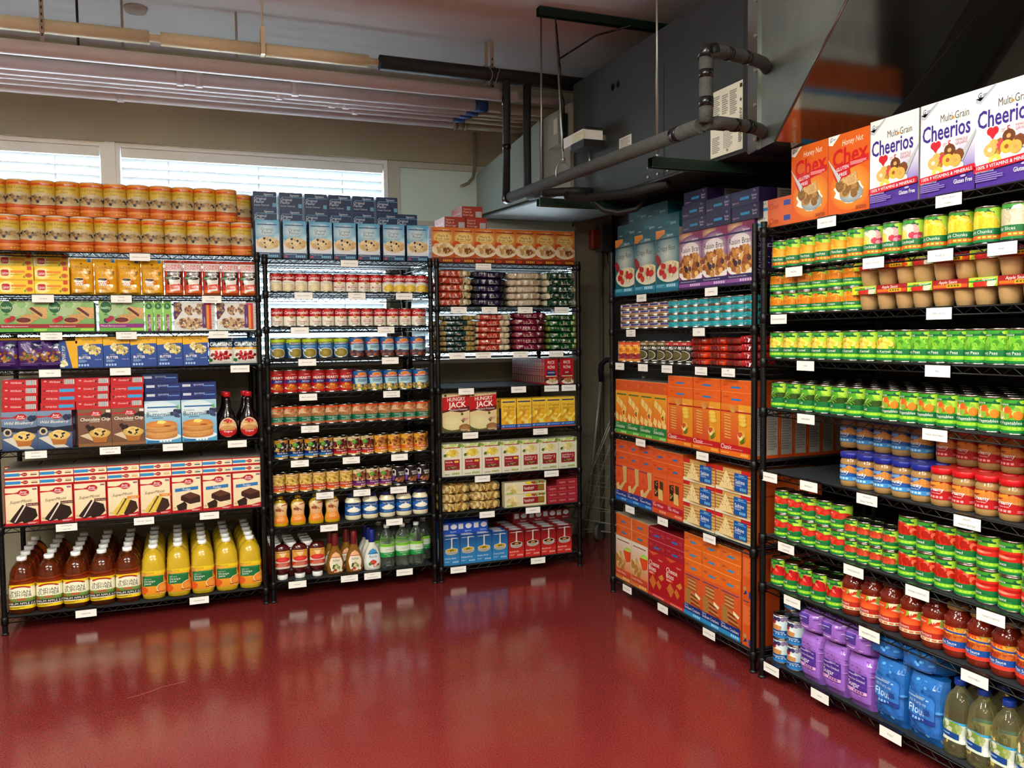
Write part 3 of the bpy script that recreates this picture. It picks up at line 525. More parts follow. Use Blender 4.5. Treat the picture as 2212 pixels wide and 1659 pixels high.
def A_ref(a): a.R(-.5, 0, 1.5, 1, '#14121a').P([(.02, .5), (.3, .5), (.3, .82), (.16, .9), (.02, .82)], '#d8d4cc').E(.16, .72, .09, .1, '#14121a').R(.08, .53, .25, .58, '#14121a').R(.1, .54, .23, .57, '#d8d4cc').T('REFRIED', .66, .7, .1, '#e8e4dc', .52, .03).T('BEANS', .66, .57, .1, '#e8e4dc', .48, .03).S(.6, .28, .34, .13, 30, .06, ['#7a4028', '#9a5c3c', '#5a2c1c', '#b07850'], 4, .4).S(.12, .34, .1, .07, 4, .12, ['#7a4aa8'], 3, 0).K(.1, .06, .5, .11, 1, '#6a6870')
can('ref', 'bean_can', .0355, .106, A_ref, '#14121a')
# ---------- condiments
MP = [(0, .036, .026, 2.4), (.004, .042, .03, 2.5), (.03, .041, .03, 2.5), (.055, .034, .026, 2.4), (.075, .033, .025, 2.4), (.10, .038, .028, 2.4), (.12, .037, .027, 2.3), (.135, .026, .022, 2.1), (.145, .014, .014, 2), (.15, .014, .014, 2)]
bottle('must', 'mustard_bottle', MP, MUST, [(.148, .015, .015), (.15, .017, .017), (.16, .016, .016), (.172, .006, .006)], lambda a: a.R(.12, .0, .88, 1, '#d87424', '#e4d4a4').R(.12, 0, .88, .36, '#dc7a24', '#e08a34').S(.45, .66, .22, .08, 8, .05, ['#a8482c', '#8a5a3c'], 3).P([(.3, .82), (.34, .84), (.7, .6), (.66, .56)], '#b06a44').T('Mustard', .5, .3, .05, '#f4e4c4', .4).K(.3, .1, .7, .25, 3, '#f0b070').P([(.55, .86), (.85, .9), (.85, .95), (.55, .9)], '#c8341c'), .02, .128, .9, base='#c89a1a')
YP = [(0, .038, .038, 2.2), (.006, .045, .045, 2.4), (.03, .045, .045, 2.5), (.038, .0435, .0435, 2.5), (.09, .0435, .0435, 2.5), (.1, .045, .045, 2.4), (.112, .041, .041, 2.2), (.124, .034, .034, 2), (.128, .034, .034, 2)]
bottle('mayo', 'mayonnaise_jar', YP, MAYO, [(.126, .037, .037), (.128, .038, .038), (.146, .038, .038), (.148, .037, .037)], lambda a: a.R(-.4, 0, 1.4, 1, '#1a4a8a', '#1c4078').R(-.4, .3, 1.4, .7, '#2a6ab4').T('Real Mayonnaise', .5, .8, .1, '#f0f4f8', .66, .01).T('Signature', .76, .93, .06, '#d8e4f0', .3).E(.48, .4, .27, .16, '#e8e2cc', '#f4f0e0').E(.48, .52, .17, .12, '#f0ebd8', '#faf6e8').P([(.4, .58), (.5, .74), (.56, .58)], '#f4f0e0').K(.3, .08, .7, .2, 2, '#5a90c8'), .028, .098, 1.0, cat='jar', cname='lid', base='#10184a', bname='jar_body')
KP = [(0, .026, .022, 2), (.02, .03, .024, 2.1), (.035, .040, .028, 2.5), (.06, .042, .03, 2.7), (.12, .041, .029, 2.7), (.15, .04, .028, 2.5), (.162, .03, .022, 2.3), (.166, .02, .018, 2.2)]
def A_ket(a): a.R(.08, 0, .92, 1, '#d8c8b8').R(.08, .48, .92, 1, '#d0862c', '#d8a04a').P([(.3, .95), (.7, .95), (.5, .55)], '#e8c890').E(.5, .52, .33, .14, '#c81c20', '#e04a44').R(.08, .12, .92, .34, '#b8341c').T('Tomato Ketchup', .5, .28, .055, '#f4dcd0', .6).K(.2, .15, .8, .22, 2, '#e8a080').R(.2, .9, .8, .93, '#8a2a1c')
KB = [(0, .026, .024, 2), (.004, .028, .026, 2.2), (.024, .028, .026, 2.2), (.026, .026, .024, 2)]
def kets():
    pr = [(z+.022, a, b, e) for z, a, b, e in KP]
    bottle('ket', 'ketchup_bottle', pr, KETCH, [(z, a, b) for z, a, b, e in KB], A_ket, .062, .158, .95, base='#e4e2de', cname='flip_cap')
    h = .188
    bottle('ketf', 'ketchup_bottle', [(h-z, a, b, e) for z, a, b, e in reversed(pr)], KETCH, [(h-z, a, b) for z, a, b, e in reversed(KB)], None, 0, 0, base='#e4e2de', cname='flip_cap')
kets()
DP = [(0, .040, .026, 2.4), (.005, .047, .03, 2.5), (.05, .049, .032, 2.5), (.09, .043, .029, 2.4), (.12, .032, .025, 2.2), (.145, .019, .019, 2), (.165, .0155, .0155, 2), (.2, .015, .015, 2)]
DC = [(.155, .0165, .0165), (.158, .0185, .0185), (.225, .0175, .0175), (.228, .016, .016)]
def A_ital(a): a.P([(.14, .5), (.24, .08), (.4, 0), (.6, 0), (.76, .08), (.86, .5), (.74, .9), (.5, 1), (.26, .9)], '#e8dcc4').P([(.26, .9), (.5, 1), (.74, .9), (.8, .76), (.2, .76)], '#e0a87a').R(.2, .72, .8, .755, '#a02c1c').T('Italian', .5, .6, .13, '#4a3420', .58).K(.28, .46, .7, .48, 1, '#a09080').S(.5, .26, .16, .12, 14, .06, ['#4a5a24', '#6a7a34', '#34441c', '#8a9a54'], 3, .3).P([(.42, .34), (.58, .34), (.5, .1)], '#c8c890').S(.5, .1, .26, .06, 6, .06, ['#e0d8c0', '#b8402c'], 4)
bottle('ital', 'salad_dressing_bottle', DP, DRESS, DC, A_ital, .012, .125, .8, base='#6e1a20', cname='neck_sleeve')
def A_ran(a): a.P([(.14, .5), (.24, .08), (.4, 0), (.6, 0), (.76, .08), (.86, .5), (.74, .9), (.5, 1), (.26, .9)], '#d8e0e0').P([(.26, .9), (.5, 1), (.74, .9), (.82, .7), (.18, .7)], '#3a8ac0').R(.2, .74, .8, .77, '#1c3a7a').T('Ranch', .5, .6, .14, '#204a80', .6).E(.5, .3, .17, .12, '#c8281c', '#dc5a44').S(.5, .2, .3, .1, 8, .07, ['#c8281c', '#d88a7a', '#5a8a3a', '#e0b8a8'], 4).P([(.46, .4), (.5, .46), (.54, .4)], '#3a7a2c')
bottle('ran', 'salad_dressing_bottle', DP, RANCH, DC, A_ran, .012, .125, .8, base='#142a78', cname='neck_sleeve')
VP = [(0, .034, .034, 3), (.008, .040, .040, 2.6), (.06, .041, .041, 2.4), (.15, .041, .041, 2.2), (.175, .038, .038, 2.1), (.2, .027, .027, 2), (.218, .015, .015, 2), (.23, .0135, .0135, 2)]
bottle('vin', 'vinegar_bottle', VP, CLEAR, [(.226, .015, .015), (.228, .0165, .0165), (.244, .0165, .0165), (.246, .015, .015)], lambda a: a.R(0, .78, 1, 1, '#8ac83a').R(.15, .88, .85, .92, '#2c8a34').R(0, .36, 1, .78, '#cfd8c8').T('Signature', .5, .6, .08, '#4a6a4a', .5, 0, .4).R(0, 0, 1, .36, '#1a8a3c').T('Distilled White', .5, .27, .07, '#e4f0e0', .6).T('Vinegar', .5, .13, .07, '#e4f0e0', .4), .065, .14, 1.1, base='#d8dcd8')
# ---------- dried beans and pasta
def A_bean(lab, labcol, bcol, txt, x0=.0, x1=.62, s=1, clear2=True):
    def f(a):
        a.R(.02, 0, .98, 1, bcol[0]).S(.5, .5, .48, .46, 110, .022, bcol, s, .4).R(x0, .0, x1, 1, labcol, None).T('Signature', x0+(x1-x0)*.25, .55, .1, '#e8e0d4', .14).T(txt, x0+(x1-x0)*.65, .45, .13, '#e8e0d4', .3)
    return f
BN = {'bep': ('#a8341c', ['#c8b48c', '#dccca4', '#a8946c', '#2a2018'], 'Black Eyed Peas', 0, .6), 'blk': ('#20143c', ['#1a1820', '#2a2830', '#0e0c14', '#3a3842'], 'Black Beans', .12, .7), 'pinto': ('#b8aa90', ['#b8a48a', '#cdbca0', '#9a866c', '#ded0b8'], 'Pinto Beans', .3, .6), 'lima': ('#123c2e', ['#c8c0a0', '#dcd4b8', '#a8a080'], 'Baby Lima Beans', .1, .8),
      'len': ('#0e3438', ['#a08a54', '#8a7444', '#b8a06a'], 'Lentils', .1, .62), 'gn': ('#a82c1c', ['#cfc0a0', '#e0d4b8', '#b0a080'], 'Great Northern Beans', .04, .62), 'kid': ('#7a1436', ['#5a1c24', '#7a2c34', '#401018'], 'Red Kidney Beans', .06, .64), 'spl': ('#0c4a20', ['#6a7a3c', '#86944c', '#52602c'], 'Green Split Peas', .05, .7)}
for k, (lc, bc, t, x0, x1) in BN.items():
    for v in (0, 1):
        sack('%s%d' % (k, v), 'dried_bean_bag', .225, .14, .046, bc[0], A_bean(k, lc, bc, t, x0+.04*v, x1+.06*v, 3+v), seed=len(t)*7+v)
def A_egg(a): a.R(0, 0, 1, 1, '#a8844c').S(.5, .45, .5, .5, 170, .032, ['#c8a458', '#a88038', '#dcc078', '#8a6428', '#e0cc94'], 3, .5, 1.6).P([(.5, .9), (.62, .96), (.72, .8), (.58, .72)], '#c83a1c').P([(.82, .9), (.95, .8), (.9, .6), (.8, .76)], '#7a98a4')
sack('egg', 'egg_noodle_bag', .195, .15, .075, '#a88448', A_egg, seed=5, amp=.22)
# ---------- rice and pasta boxes
def A_ror(k): return lambda a: a.R(0, 0, 1, 1, '#a8141c').T('RICE', .5, .86, .11, '#ece4d8', .5, .02).T('a', .5, .76, .05, '#ece4d8', .1, .02).T('RONI', .5, .67, .11, '#ece4d8', .52, .02).R(.18, .34, .82, .54, '#1a2460' if k == 'c' else '#8a1018').T('CHICKEN' if k == 'c' else 'BEEF', .5, .46, .055, '#e8e4dc', .5, .02).E(.1, .2, .2, .08, '#5a2418').E(.6, .1, .5, .09, '#dcd4c4').S(.62, .16, .36, .09, 44, .045, ['#c8a46c', '#dcc08c', '#a8824c'] if k == 'c' else ['#a87848', '#8a5c34', '#c8986a'], 3, .4).P([(.1, .3), (.9, .3), (.9, .34), (.1, .34)], '#c8b894')
RNS = lambda a: a.R(0, 0, 1, 1, '#7c1a20').R(.1, .06, .9, .3, '#8a6a5a').T('RICE RONI', .5, .6, .3, '#c8a89a', 2.2, rot=pi/2)
boxp('rorc', 'rice_mix_box', .088, .034, .155, '#8c1418', A_ror('c'), RNS); boxp('rorb', 'rice_mix_box', .088, .034, .155, '#8c1418', A_ror('b'), RNS)
def A_hj(a): a.R(0, 0, 1, 1, '#d8c08c', '#dcc898').P([(0, .5), (.15, .56), (.7, .5), (1, .55), (1, .72), (0, .62)], '#5a1018').P([(0, .56), (1, .66), (1, .95), (0, .9)], '#b8141c').T('HUNGRY', .52, .855, .1, '#f0ece0', .66, .03, slope=.05).T('JACK', .55, .71, .14, '#f0ece0', .72, .05, slope=.05).T('Mashed Potatoes', .6, .58, .05, '#f0ece0', .66, .012, .3, slope=.04).E(.4, .08, .55, .1, '#4a4a28', '#5c5c34').E(.4, .25, .46, .2, '#d8cc94', '#e4daa8', .15, wob=.04).P([(.68, .3), (.8, .36), (.84, .32), (.76, .22)], '#4a4a28').E(.82, .1, .22, .1, '#8a5c34', '#a87848').E(.72, .46, .05, .035, '#4a5a28').T('Gluten Free', .82, .05, .045, '#f0ece0', .3).K(.72, .28, .96, .36, 3, '#c88a7a').E(.12, .95, .05, .03, '#4a4a34')
boxp('hj', 'mashed_potato_box', .165, .06, .222, '#c0a478', A_hj, lambda a: a.R(0, 0, 1, 1, '#b89a6a'), lambda a: a.R(0, 0, 1, 1, '#a88a5c'))
def A_mac(a): a.R(0, 0, 1, 1, '#e0a020', '#ecc43c').R(.08, .88, .92, .92, '#1a2c6a').T('Original', .5, .75, .09, '#7a5a1a', .76).K(.15, .58, .9, .66, 3, '#b08a30').S(.5, .36, .48, .24, 34, .1, ['#f0c83c', '#e8b024', '#f6dc6c', '#dc9a1c'], 3, .1, 1.5).R(0, .03, 1, .15, '#2450a0').icons(.3, .07, .95, .12, 5, '#6a94dc').K(.05, .06, .25, .12, 2, '#a0bce8').R(0, 0, 1, .03, '#c8501c')
boxp('mac', 'macaroni_and_cheese_box', .094, .035, .178, '#c8861c', A_mac, lambda a: a.R(0, 0, 1, .7, '#16224e').R(0, .7, 1, 1, '#d8921c'))
def A_pas(k):
    def f(a):
        a.R(0, 0, 1, 1, '#d8d4c0', '#dcd8c0').S(.5, .95, .5, .06, 14, .09, ['#8aa040', '#b8cc6c', '#dce0b0', '#6a8a34'], 3).R(.14, .87, .88, .895, '#a01c28').E(.5, .7, .34, .13, '#e8e4d4').S(.48, .7, .27, .1, 24, .07, ['#e0c84c', '#ecd870', '#d0b43c'] if k == 'r' else ['#e4d488', '#ece0a4', '#d4c478'], 5, .1, 1.4).S(.15, .66, .06, .03, 4, .06, ['#3a6a2c'], 2)
        a.R(.13, .2, .88, .52, '#96182c').T('Rotelle' if k == 'r' else 'Small Elbow', .19, .45, .055, '#f0e4d4', .36 if k == 'r' else .5, al='l')
        if k == 'r': a.R(.62, .42, .83, .48, '#d8b43c')
        if k != 'r': a.T('Macaroni', .4, .385, .055, '#f0e4d4', .42).T('3', .76, .42, .1, '#e8c878', .1)
        a.K(.2, .34, .7, .36, 1, '#c87a84').R(.2, .23, .8, .31, '#5a3c24').S(.5, .27, .28, .03, 16, .03, ['#8a6a3c', '#a88a50'], 3).icons(.5, .06, .88, .11, 4, '#8aa83c').K(.12, .05, .45, .09, 2, '#b0ac98')
    return f
boxp('rot', 'pasta_box', .121, .045, .188, '#cfcab4', A_pas('r')); boxp('elb', 'pasta_box', .121, .045, .188, '#cfcab4', A_pas('e'))
def A_spag(a): a.R(0, 0, 1, 1, '#d8d0b0').S(.2, .45, .14, .35, 24, .04, ['#e0cc84', '#ecdca0', '#ccb468'], 2).R(.0, .0, 1, .08, '#c8bc90').R(.44, .2, .95, .72, '#8a1c24').T('Spaghetti', .58, .5, .2, '#f0e0d0', .24).K(.48, .32, .74, .38, 1, '#d09a90').R(.8, .26, .94, .68, '#8a6a1c').E(.58, .9, .09, .1, '#d8c81c').S(.8, .92, .16, .06, 14, .03, ['#6a8a34', '#b83a2c', '#8aa84a'], 4).icons(.04, .08, .2, .2, 5, '#8aa83c')
boxp('spag', 'spaghetti_box', .268, .05, .074, '#cfc49c', A_spag)
boxp('send', 'spaghetti_box', .075, .26, .036, '#8c1c2a', lambda a: a.R(0, 0, 1, 1, '#96202c').R(0, .93, 1, 1, '#b04a50').T('Spaghetti', .5, .55, .3, '#d8a0a0', .55), lambda a: a.R(0, 0, 1, 1, '#7c1824'))
def A_bro(k):
    def f(a):
        c1, c2 = ('#12407a', '#2c7ab4') if k == 'c' else ('#5c1014', '#b82420')
        a.R(0, .25, 1, 1, c2, c1).R(0, 0, 1, .25, c2 if k == 'c' else '#c42c24').R(.1, .91, .9, .925, '#c8ccd8').T('Signature', .66, .94, .035, '#f0f0f0', .3).P([(.47, .94), (.55, .94), (.55, .6), (.6, .56), (.4, .56), (.47, .6)], '#c8c4bc').E(.5, .46, .4, .1, '#b0aaa0', '#8a847a').E(.5, .52, .39, .07, '#d0ccc4').E(.5, .52, .34, .055, '#c8941c' if k == 'c' else '#4a1c10')
        a.S(.5, .53, .14, .03, 7, .05, ['#4a6a1c', '#5c7c24'] if k == 'c' else ['#d8a050', '#c88a3c'], 2).T('Chicken Broth' if k == 'c' else 'Beef Broth', .06, .24, .055, '#dce8f4' if k == 'c' else '#f4d8d0', .7, al='l').K(.06, .1, .4, .15, 2, '#8ab4dc' if k == 'c' else '#e0a090').icons(.55, .08, .94, .13, 4, '#a8c8e8' if k == 'c' else '#e8b0a8')
    return f
for k, c in (('c', '#1a4c94'), ('b', '#8a1a1c')): boxp('bro'+k, 'broth_carton', .098, .064, .170, c, A_bro(k), lambda a: a.K(.15, .1, .85, .8, 10, '#b8b8c4'), lambda a: a.E(.5, .3, .4, .25, '#d8d8dc').R(.2, .6, .8, .95, '#c4c4cc'))
for k, c in (('c', '#1c48a8'), ('b', '#7c1a1c')): boxp('brf'+k, 'broth_carton', .098, .170, .064, c, lambda a: a.E(.74, .66, .2, .24, '#d0d0d8').R(.1, .42, .4, .9, '#c4c4cc').T('Signature', .7, .22, .14, '#c8d0e4', .4))
# ---------- cereal
def A_rice(a): a.R(0, .12, 1, 1, '#12606c', '#0e5460').R(0, .87, .4, 1, '#c8701c', '#d8862c').E(.5, .6, .56, .34, '#12606c', '#ccd8d0', 0, 26).R(0, .84, 1, .865, '#14384a').T('Signature', .62, .905, .035, '#d8e4e4', .3).T('Crispy Rice', .46, .70, .085, '#3a4448', .76).E(.62, .32, .58, .17, '#e4dfc8', '#c8c4b0').S(.58, .36, .42, .12, 60, .05, ['#e0d098', '#ecdfb0', '#ccba80'], 3, .2).S(.5, .34, .34, .12, 6, .075, ['#c0202a', '#d8343a'], 7).S(.1, .5, .1, .08, 4, .09, ['#7a1c24', '#9a2c30'], 4).E(.8, .33, .13, .055, '#b81c26', '#dc4040', .2, wob=.1).E(.4, .25, .09, .05, '#c0202a', '#dc4848', .2, wob=.1).R(0, 0, 1, .13, '#1a6a84').R(0, .06, 1, .13, '#2a86a8').icons(.5, .075, .9, .12, 5, '#b8e0ec').K(.06, .08, .4, .12, 2, '#7ab8cc')
def A_rais(a): a.R(0, .1, 1, 1, '#7a2a78', '#8a2c5a').E(.3, .93, .4, .1, '#8a2c5a', '#d8b870', 0, 20).E(.85, .93, .3, .1, '#8a2c5a', '#7a1c38', 0, 20).E(.48, .64, .58, .3, '#7a2a70', '#f4eeea', 0, 26).E(.48, .66, .4, .16, '#e8dcdc', '#f6f0ec', 0, 26).R(0, .82, 1, .85, '#281c50').T('Signature', .7, .87, .035, '#f0e8f0', .3).T('Raisin Bran', .48, .70, .095, '#2c2430', .8).E(.56, .32, .6, .2, '#ece4e0').S(.55, .4, .5, .2, 90, .062, ['#c88434', '#b0702a', '#dca050', '#a85c20', '#e0b064', '#8a4418'], 4, .4, 1.3).S(.5, .4, .36, .12, 4, .07, ['#3a1c24', '#52303a'], 9).R(0, .1, 1, .17, '#2c1c54').T('Wheat & bran cereal with raisins', .4, .135, .025, '#e0d8ec', .7).R(0, .04, 1, .1, '#8a4a94').icons(.5, .05, .95, .09, 5, '#dcbce0').R(0, 0, 1, .04, '#3a1c54')
boxp('rice', 'cereal_box', .205, .06, .30, '#0e4c58', A_rice, lambda a: a.R(0, 0, 1, 1, '#8a8478').K(.1, .1, .9, .9, 20, '#5a564c'))
boxp('rais', 'cereal_box', .186, .06, .262, '#2c1848', A_rais, lambda a: a.R(0, 0, 1, 1, '#2c1848').T('Raisin Bran', .5, .5, .25, '#b0a0c8', 3, rot=pi/2))
boxp('riflat', 'cereal_box', .205, .30, .0745, '#0c4650', lambda a: a.R(0, 0, 1, 1, '#0e4c58').T('Signature', .75, .4, .2, '#a8ccd0', .25, 0, .2).R(.4, .4, .6, .55, '#146a78').K(.1, .2, .3, .3, 1, '#8ab0b4'), lambda a: a.R(.3, 0, 1, 1, '#6a665c').K(.35, .1, .95, .9, 4, '#4a4840'))
boxp('raflat', 'cereal_box', .186, .262, .062, '#1e1438', lambda a: a.R(0, 0, 1, 1, '#20163c').R(.33, .38, .66, .56, '#2a86b8').T('Raisin', .84, .56, .16, '#c8bcd8', .24).T('Bran', .84, .36, .16, '#c8bcd8', .2).T('Signature', .17, .26, .14, '#c89ab8', .26, 0, .2).T('Oz', .85, .86, .14, '#b8b0c8', .12), lambda a: a.R(.35, 0, 1, 1, '#7a766c').K(.4, .1, .95, .9, 5, '#55524a'))
def A_chk(v):
    def f(a):
        a.R(-.5, 0, 1.5, 1, '#dcd8cc' if not v else '#12848c', '#c8ccd4' if not v else '#169aa8')
        if v: a.T('Signature', .3, .76, .17, '#e0f0f0', .34, 0, .4).P([(.06, .6), (.5, .66), (.5, .6), (.06, .54)], '#0c6068').T('CHUNK', .7, .3, .15, '#e0f0f0', .26).T('TUNA', .72, .12, .15, '#e0f0f0', .2).K(.1, .2, .45, .5, 3, '#7ad0d4').R(.3, 0, .34, .4, '#b8e4e4')
        else: a.P([(.1, .95), (.9, .95), (.75, .5), (.4, .4), (.15, .6)], '#2c3478').S(.25, .7, .12, .14, 5, .1, ['#e0d0d8', '#c86a84'], 2).P([(.1, .16), (.5, .5), (.95, .42), (.8, .1), (.4, .02)], '#c8a070', .3).P([(.2, .14), (.5, .38), (.85, .3), (.7, .14)], '#8a5a34', .3).K(1.0, .2, 1.15, .8, 4, '#8a8478')
    return f
can('chk', 'canned_chicken', .0425, .033, A_chk(0), '#d8d4c8'); can('tuna', 'tuna_can', .0415, .033, A_chk(1), '#12848c')
can('orc', 'pasta_can', .036, .112, lambda a: a.R(-.5, 0, 1.5, .4, '#8c1c24').R(-.5, .4, 1.5, 1, '#d8701c', '#d84a1c').E(.55, .6, .36, .2, '#ecb03c', '#e8982c').S(.5, .56, .26, .12, 14, .08, ['#c85a1c', '#e8a03c', '#d8781c'], 3, .3).R(-.5, 0, 1.5, .12, '#d88a3c').R(.1, .82, .7, .86, '#f0c890').T('O', .3, .3, .07, '#f0d8c0', .3).K(.1, .16, .6, .24, 2, '#d88a84'), '#b83a1c')
def A_chili(c): return lambda a: a.R(-.5, 0, 1.5, 1, '#141414').R(-.5, .84, 1.5, 1, c).T('NO BEANS' if c == '#7a6638' else 'BEANS', .45, .92, .08, '#ece4d4', .6, .02).T('Chili Man', .55, .73, .13, '#e8e4dc', .7, .02, .4).K(.62, .62, .9, .66, 1, '#b0a898').E(.42, .36, .34, .24, '#cfc8b0').E(.42, .36, .31, .215, '#4a4426', '#6a6238', .4).K(.6, .05, .95, .12, 2, '#d8d4cc')
can('chil', 'chili_can', .0365, .112, A_chili('#7a6638'), '#141414'); can('chilr', 'chili_can', .0365, .112, A_chili('#b01c24'), '#141414')
def A_ram(c): return lambda a: a.R(0, 0, 1, 1, c).P([(.05, .3), (.12, .7), (.95, .7), (.88, .3)], '#7a1c14').T('Maruchan', .5, .52, .26, '#1c1010', .74, .0, .2).T('Ramen Noodle Soup', .5, .2, .1, '#f0d8c0', .5)
sack('rama', 'ramen_packet', .124, .11, .032, '#d83a14', A_ram('#dc3c16'), seed=2, amp=.05); sack('ramb', 'ramen_packet', .124, .11, .032, '#a81820', A_ram('#a81a22'), seed=4, amp=.05)
sack('ramc', 'ramen_packet', .124, .12, .034, '#b0141c', lambda a: a.R(0, 0, 1, 1, '#b4161e').P([(0, .3), (.2, .6), (.1, .8)], '#dcaa24').P([(.3, .2), (.9, .5), (.7, .8), (.4, .6)], '#8c0e16').P([(.5, .6), (.8, .7), (.6, .75)], '#d86a6a'), seed=9, amp=.3)
# ---------- crackers
def A_del(a):
    a.R(0, .2, 1, 1, '#dc5a1c', '#e09a24').R(.1, .9, .9, .93, '#2a6a2c')
    for (x, y) in ((.15, .8), (.42, .72), (.7, .62), (.08, .42), (.4, .38), (.75, .36)): a.P([(x, y+.08), (x+.22, y+.0), (x+.14, y-.14), (x-.08, y-.05)], '#e8c878', .2)
    a.P([(.55, .55), (.78, .62), (.88, .42), (.66, .34)], '#e8c060', .2).S(.72, .5, .08, .06, 8, .05, ['#c8341c', '#4a8a2c'], 3).R(0, .08, 1, .28, '#146a30', '#1a7a38').T('Delectables', .06, .18, .07, '#e4f0d8', .74, al='l').T('Original', .06, .245, .03, '#c8e0b8', .3, al='l').R(0, 0, 1, .1, '#4aa03a').icons(.5, .03, .95, .08, 4, '#a8dc8a').R(0, 0, 1, .02, '#c84a1c')
boxp('del', 'cracker_box', .129, .06, .232, '#c84a18', A_del, lambda a: a.R(0, 0, 1, 1, '#c84a18').R(.1, .08, .9, .94, '#a8a49c').K(.15, .15, .85, .9, 16, '#86827a'))
def A_cla(a):
    a.R(0, .18, 1, 1, '#c8401c', '#d87a24').R(.6, .2, 1, 1, '#d8821c', '#e09a2c').R(0, .84, 1, .87, '#a81c1c').T('Signature', .68, .89, .03, '#f0dcc0', .25)
    for i in range(9): a.P([(.12, .34+i*.055), (.34, .33+i*.055), (.36, .345+i*.055), (.14, .365+i*.055)], '#d8a858', .1)
    for i in range(6): t = .3+i*.22; a.P([(.36+.02*i, .84), (.3+.05*i, .97), (.32+.05*i, .98), (.39+.02*i, .85)], '#d09a4c', .1)
    for (x, y) in ((.74, .72), (.76, .64), (.73, .78)): a.E(x, y, .13, .05, '#e0b43c', '#ecc858', .2)
    a.E(.72, .4, .13, .12, '#d8a83c', '#e4bc50', .2).S(.7, .42, .08, .05, 6, .05, ['#c8502c', '#e8d8a0'], 3).P([(.66, .3), (.84, .42), (.8, .3), (.7, .26)], '#4a6a1c').R(0, .1, 1, .22, '#b8141c').T('Classic', .03, .17, .09, '#f4e8dc', .36, al='l').T('toasted snack crackers', .4, .145, .025, '#f0c8b8', .4, al='l').R(0, 0, 1, .1, '#e06a18').icons(.7, .03, .95, .08, 4, '#ecb050').K(.03, .04, .4, .07, 1, '#f0b060')
boxp('cla', 'cracker_box', .211, .07, .225, '#c8481a', A_cla, lambda a: a.R(0, 0, 1, 1, '#c84a18').R(.1, .06, .9, .95, '#a8a49c').K(.15, .15, .85, .9, 16, '#86827a'))
def A_of(txt, c='#d85a1c', blue='#2a74b4', lt='#e88a50', sig='#a81c1c'): return lambda a: a.R(0, 0, 1, 1, c).R(0, .95, 1, 1, lt).R(.34, .3, .66, .46, blue).T('Signature', .17, .6, .14, sig, .2).T(txt, .83, .58, .12, lt, .22).K(.45, .62, .55, .68, 1, lt).K(.8, .38, .96, .44, 1, lt)
OS = lambda a: a.R(0, 0, 1, 1, '#c04a18')
TPW = lambda a: a.R(0, 0, 1, 1, '#8a8276')
boxp('delf', 'cracker_box', .129, .232, .058, '#cf5018', A_of('Original', '#cf5018', '#cf5018', '#e88a50', '#2a6a2c'), OS, TPW); boxp('claf', 'cracker_box', .211, .225, .052, '#d85c18', A_of('Classic', '#dc5c1a'), OS, TPW)
def A_wov(a): a.R(0, .25, 1, 1, '#cc3c14', '#d8501c').E(.3, .66, .28, .16, '#d8582c', '#c8341c').R(0, .88, 1, .9, '#2a2c7a').P([(.62, .92), (.96, .92), (.96, .5), (.7, .5)], '#c8a468', .3).P([(.7, .52), (.94, .56), (.5, .26), (.2, .3), (.1, .36), (.4, .38)], '#d0ac70', .3).P([(.08, .42), (.3, .46), (.34, .28), (.12, .26)], '#d8b87c', .3).R(0, .08, 1, .26, '#1c2c7c').T('Woven Wheats', .05, .16, .06, '#e4e4f0', .85, al='l').T('Original', .05, .225, .03, '#c8c8e0', .3, al='l').R(0, 0, 1, .1, '#1c62b0').icons(.5, .03, .95, .08, 4, '#7ab4e8')
def A_thin(a): a.R(0, .18, 1, 1, '#cf4a20', '#d85a24').R(.14, .87, .9, .885, '#a01c1c').P([(.12, .78), (.4, .82), (.42, .42), (.16, .4)], '#3a2010', .4).P([(.5, .82), (.74, .8), (.74, .52), (.54, .5)], '#4a2c14', .4).P([(.4, .62), (.7, .6), (.72, .34), (.42, .36)], '#dcb46c', .2).S(.28, .62, .1, .16, 16, .05, ['#c89a58', '#2a140a'], 3).R(0, .1, 1, .28, '#b4182c').T('Thin Wheat', .05, .2, .07, '#f0d4d0', .75, al='l').T('Original', .05, .26, .03, '#e8b8b8', .3, al='l').R(0, 0, 1, .12, '#d04a24').icons(.5, .04, .95, .09, 4, '#e8a088')
boxp('ww', 'cracker_box', .127, .06, .208, '#c8421a', A_wov, OS); boxp('tw', 'cracker_box', .14, .06, .202, '#c8481e', A_thin, OS)
boxp('wwf', 'cracker_box', .127, .208, .060, '#cf4c18', A_of('Woven', '#d04c1a', '#2a64a8'), OS, TPW); boxp('twf', 'cracker_box', .14, .202, .060, '#cf5018', A_of('Thin', '#d4501c', '#2a64a8'), OS, TPW)
def A_sal(a):
    a.R(0, 0, 1, 1, '#c89a58').R(0, .8, .2, 1, '#c41c24').R(.72, .72, 1, 1, '#c41c24')
    for i in range(12): a.P([(0, .06+i*.065), (1, .02+i*.07), (1, .045+i*.07), (0, .095+i*.065)], '#e4c688' if i % 2 else '#a8743c', .2)
    a.P([(.08, .1), (.3, .92), (.52, .12)], '#e8d094', .15).S(.3, .4, .14, .22, 18, .008, ['#a88048'], 3).R(.54, .1, .9, .86, '#14509c').T('Saltine', .57, .52, .17, '#f0f4f8', .28, al='l').T('Crackers', .57, .38, .08, '#d0e0f0', .2, al='l').R(.56, .7, .88, .74, '#4a9ad8').T('Signature', .74, .8, .07, '#e0ecf8', .2).icons(.7, .16, .88, .28, 4, '#6ab4dc').P([(0, 0), (1, 0), (1, .08), (.5, .02), (0, .14)], '#e0d8bc')
boxp('sal', 'saltine_box', .252, .12, .103, '#c4521c', A_sal, lambda a: a.R(0, 0, 1, 1, '#c8521c'))
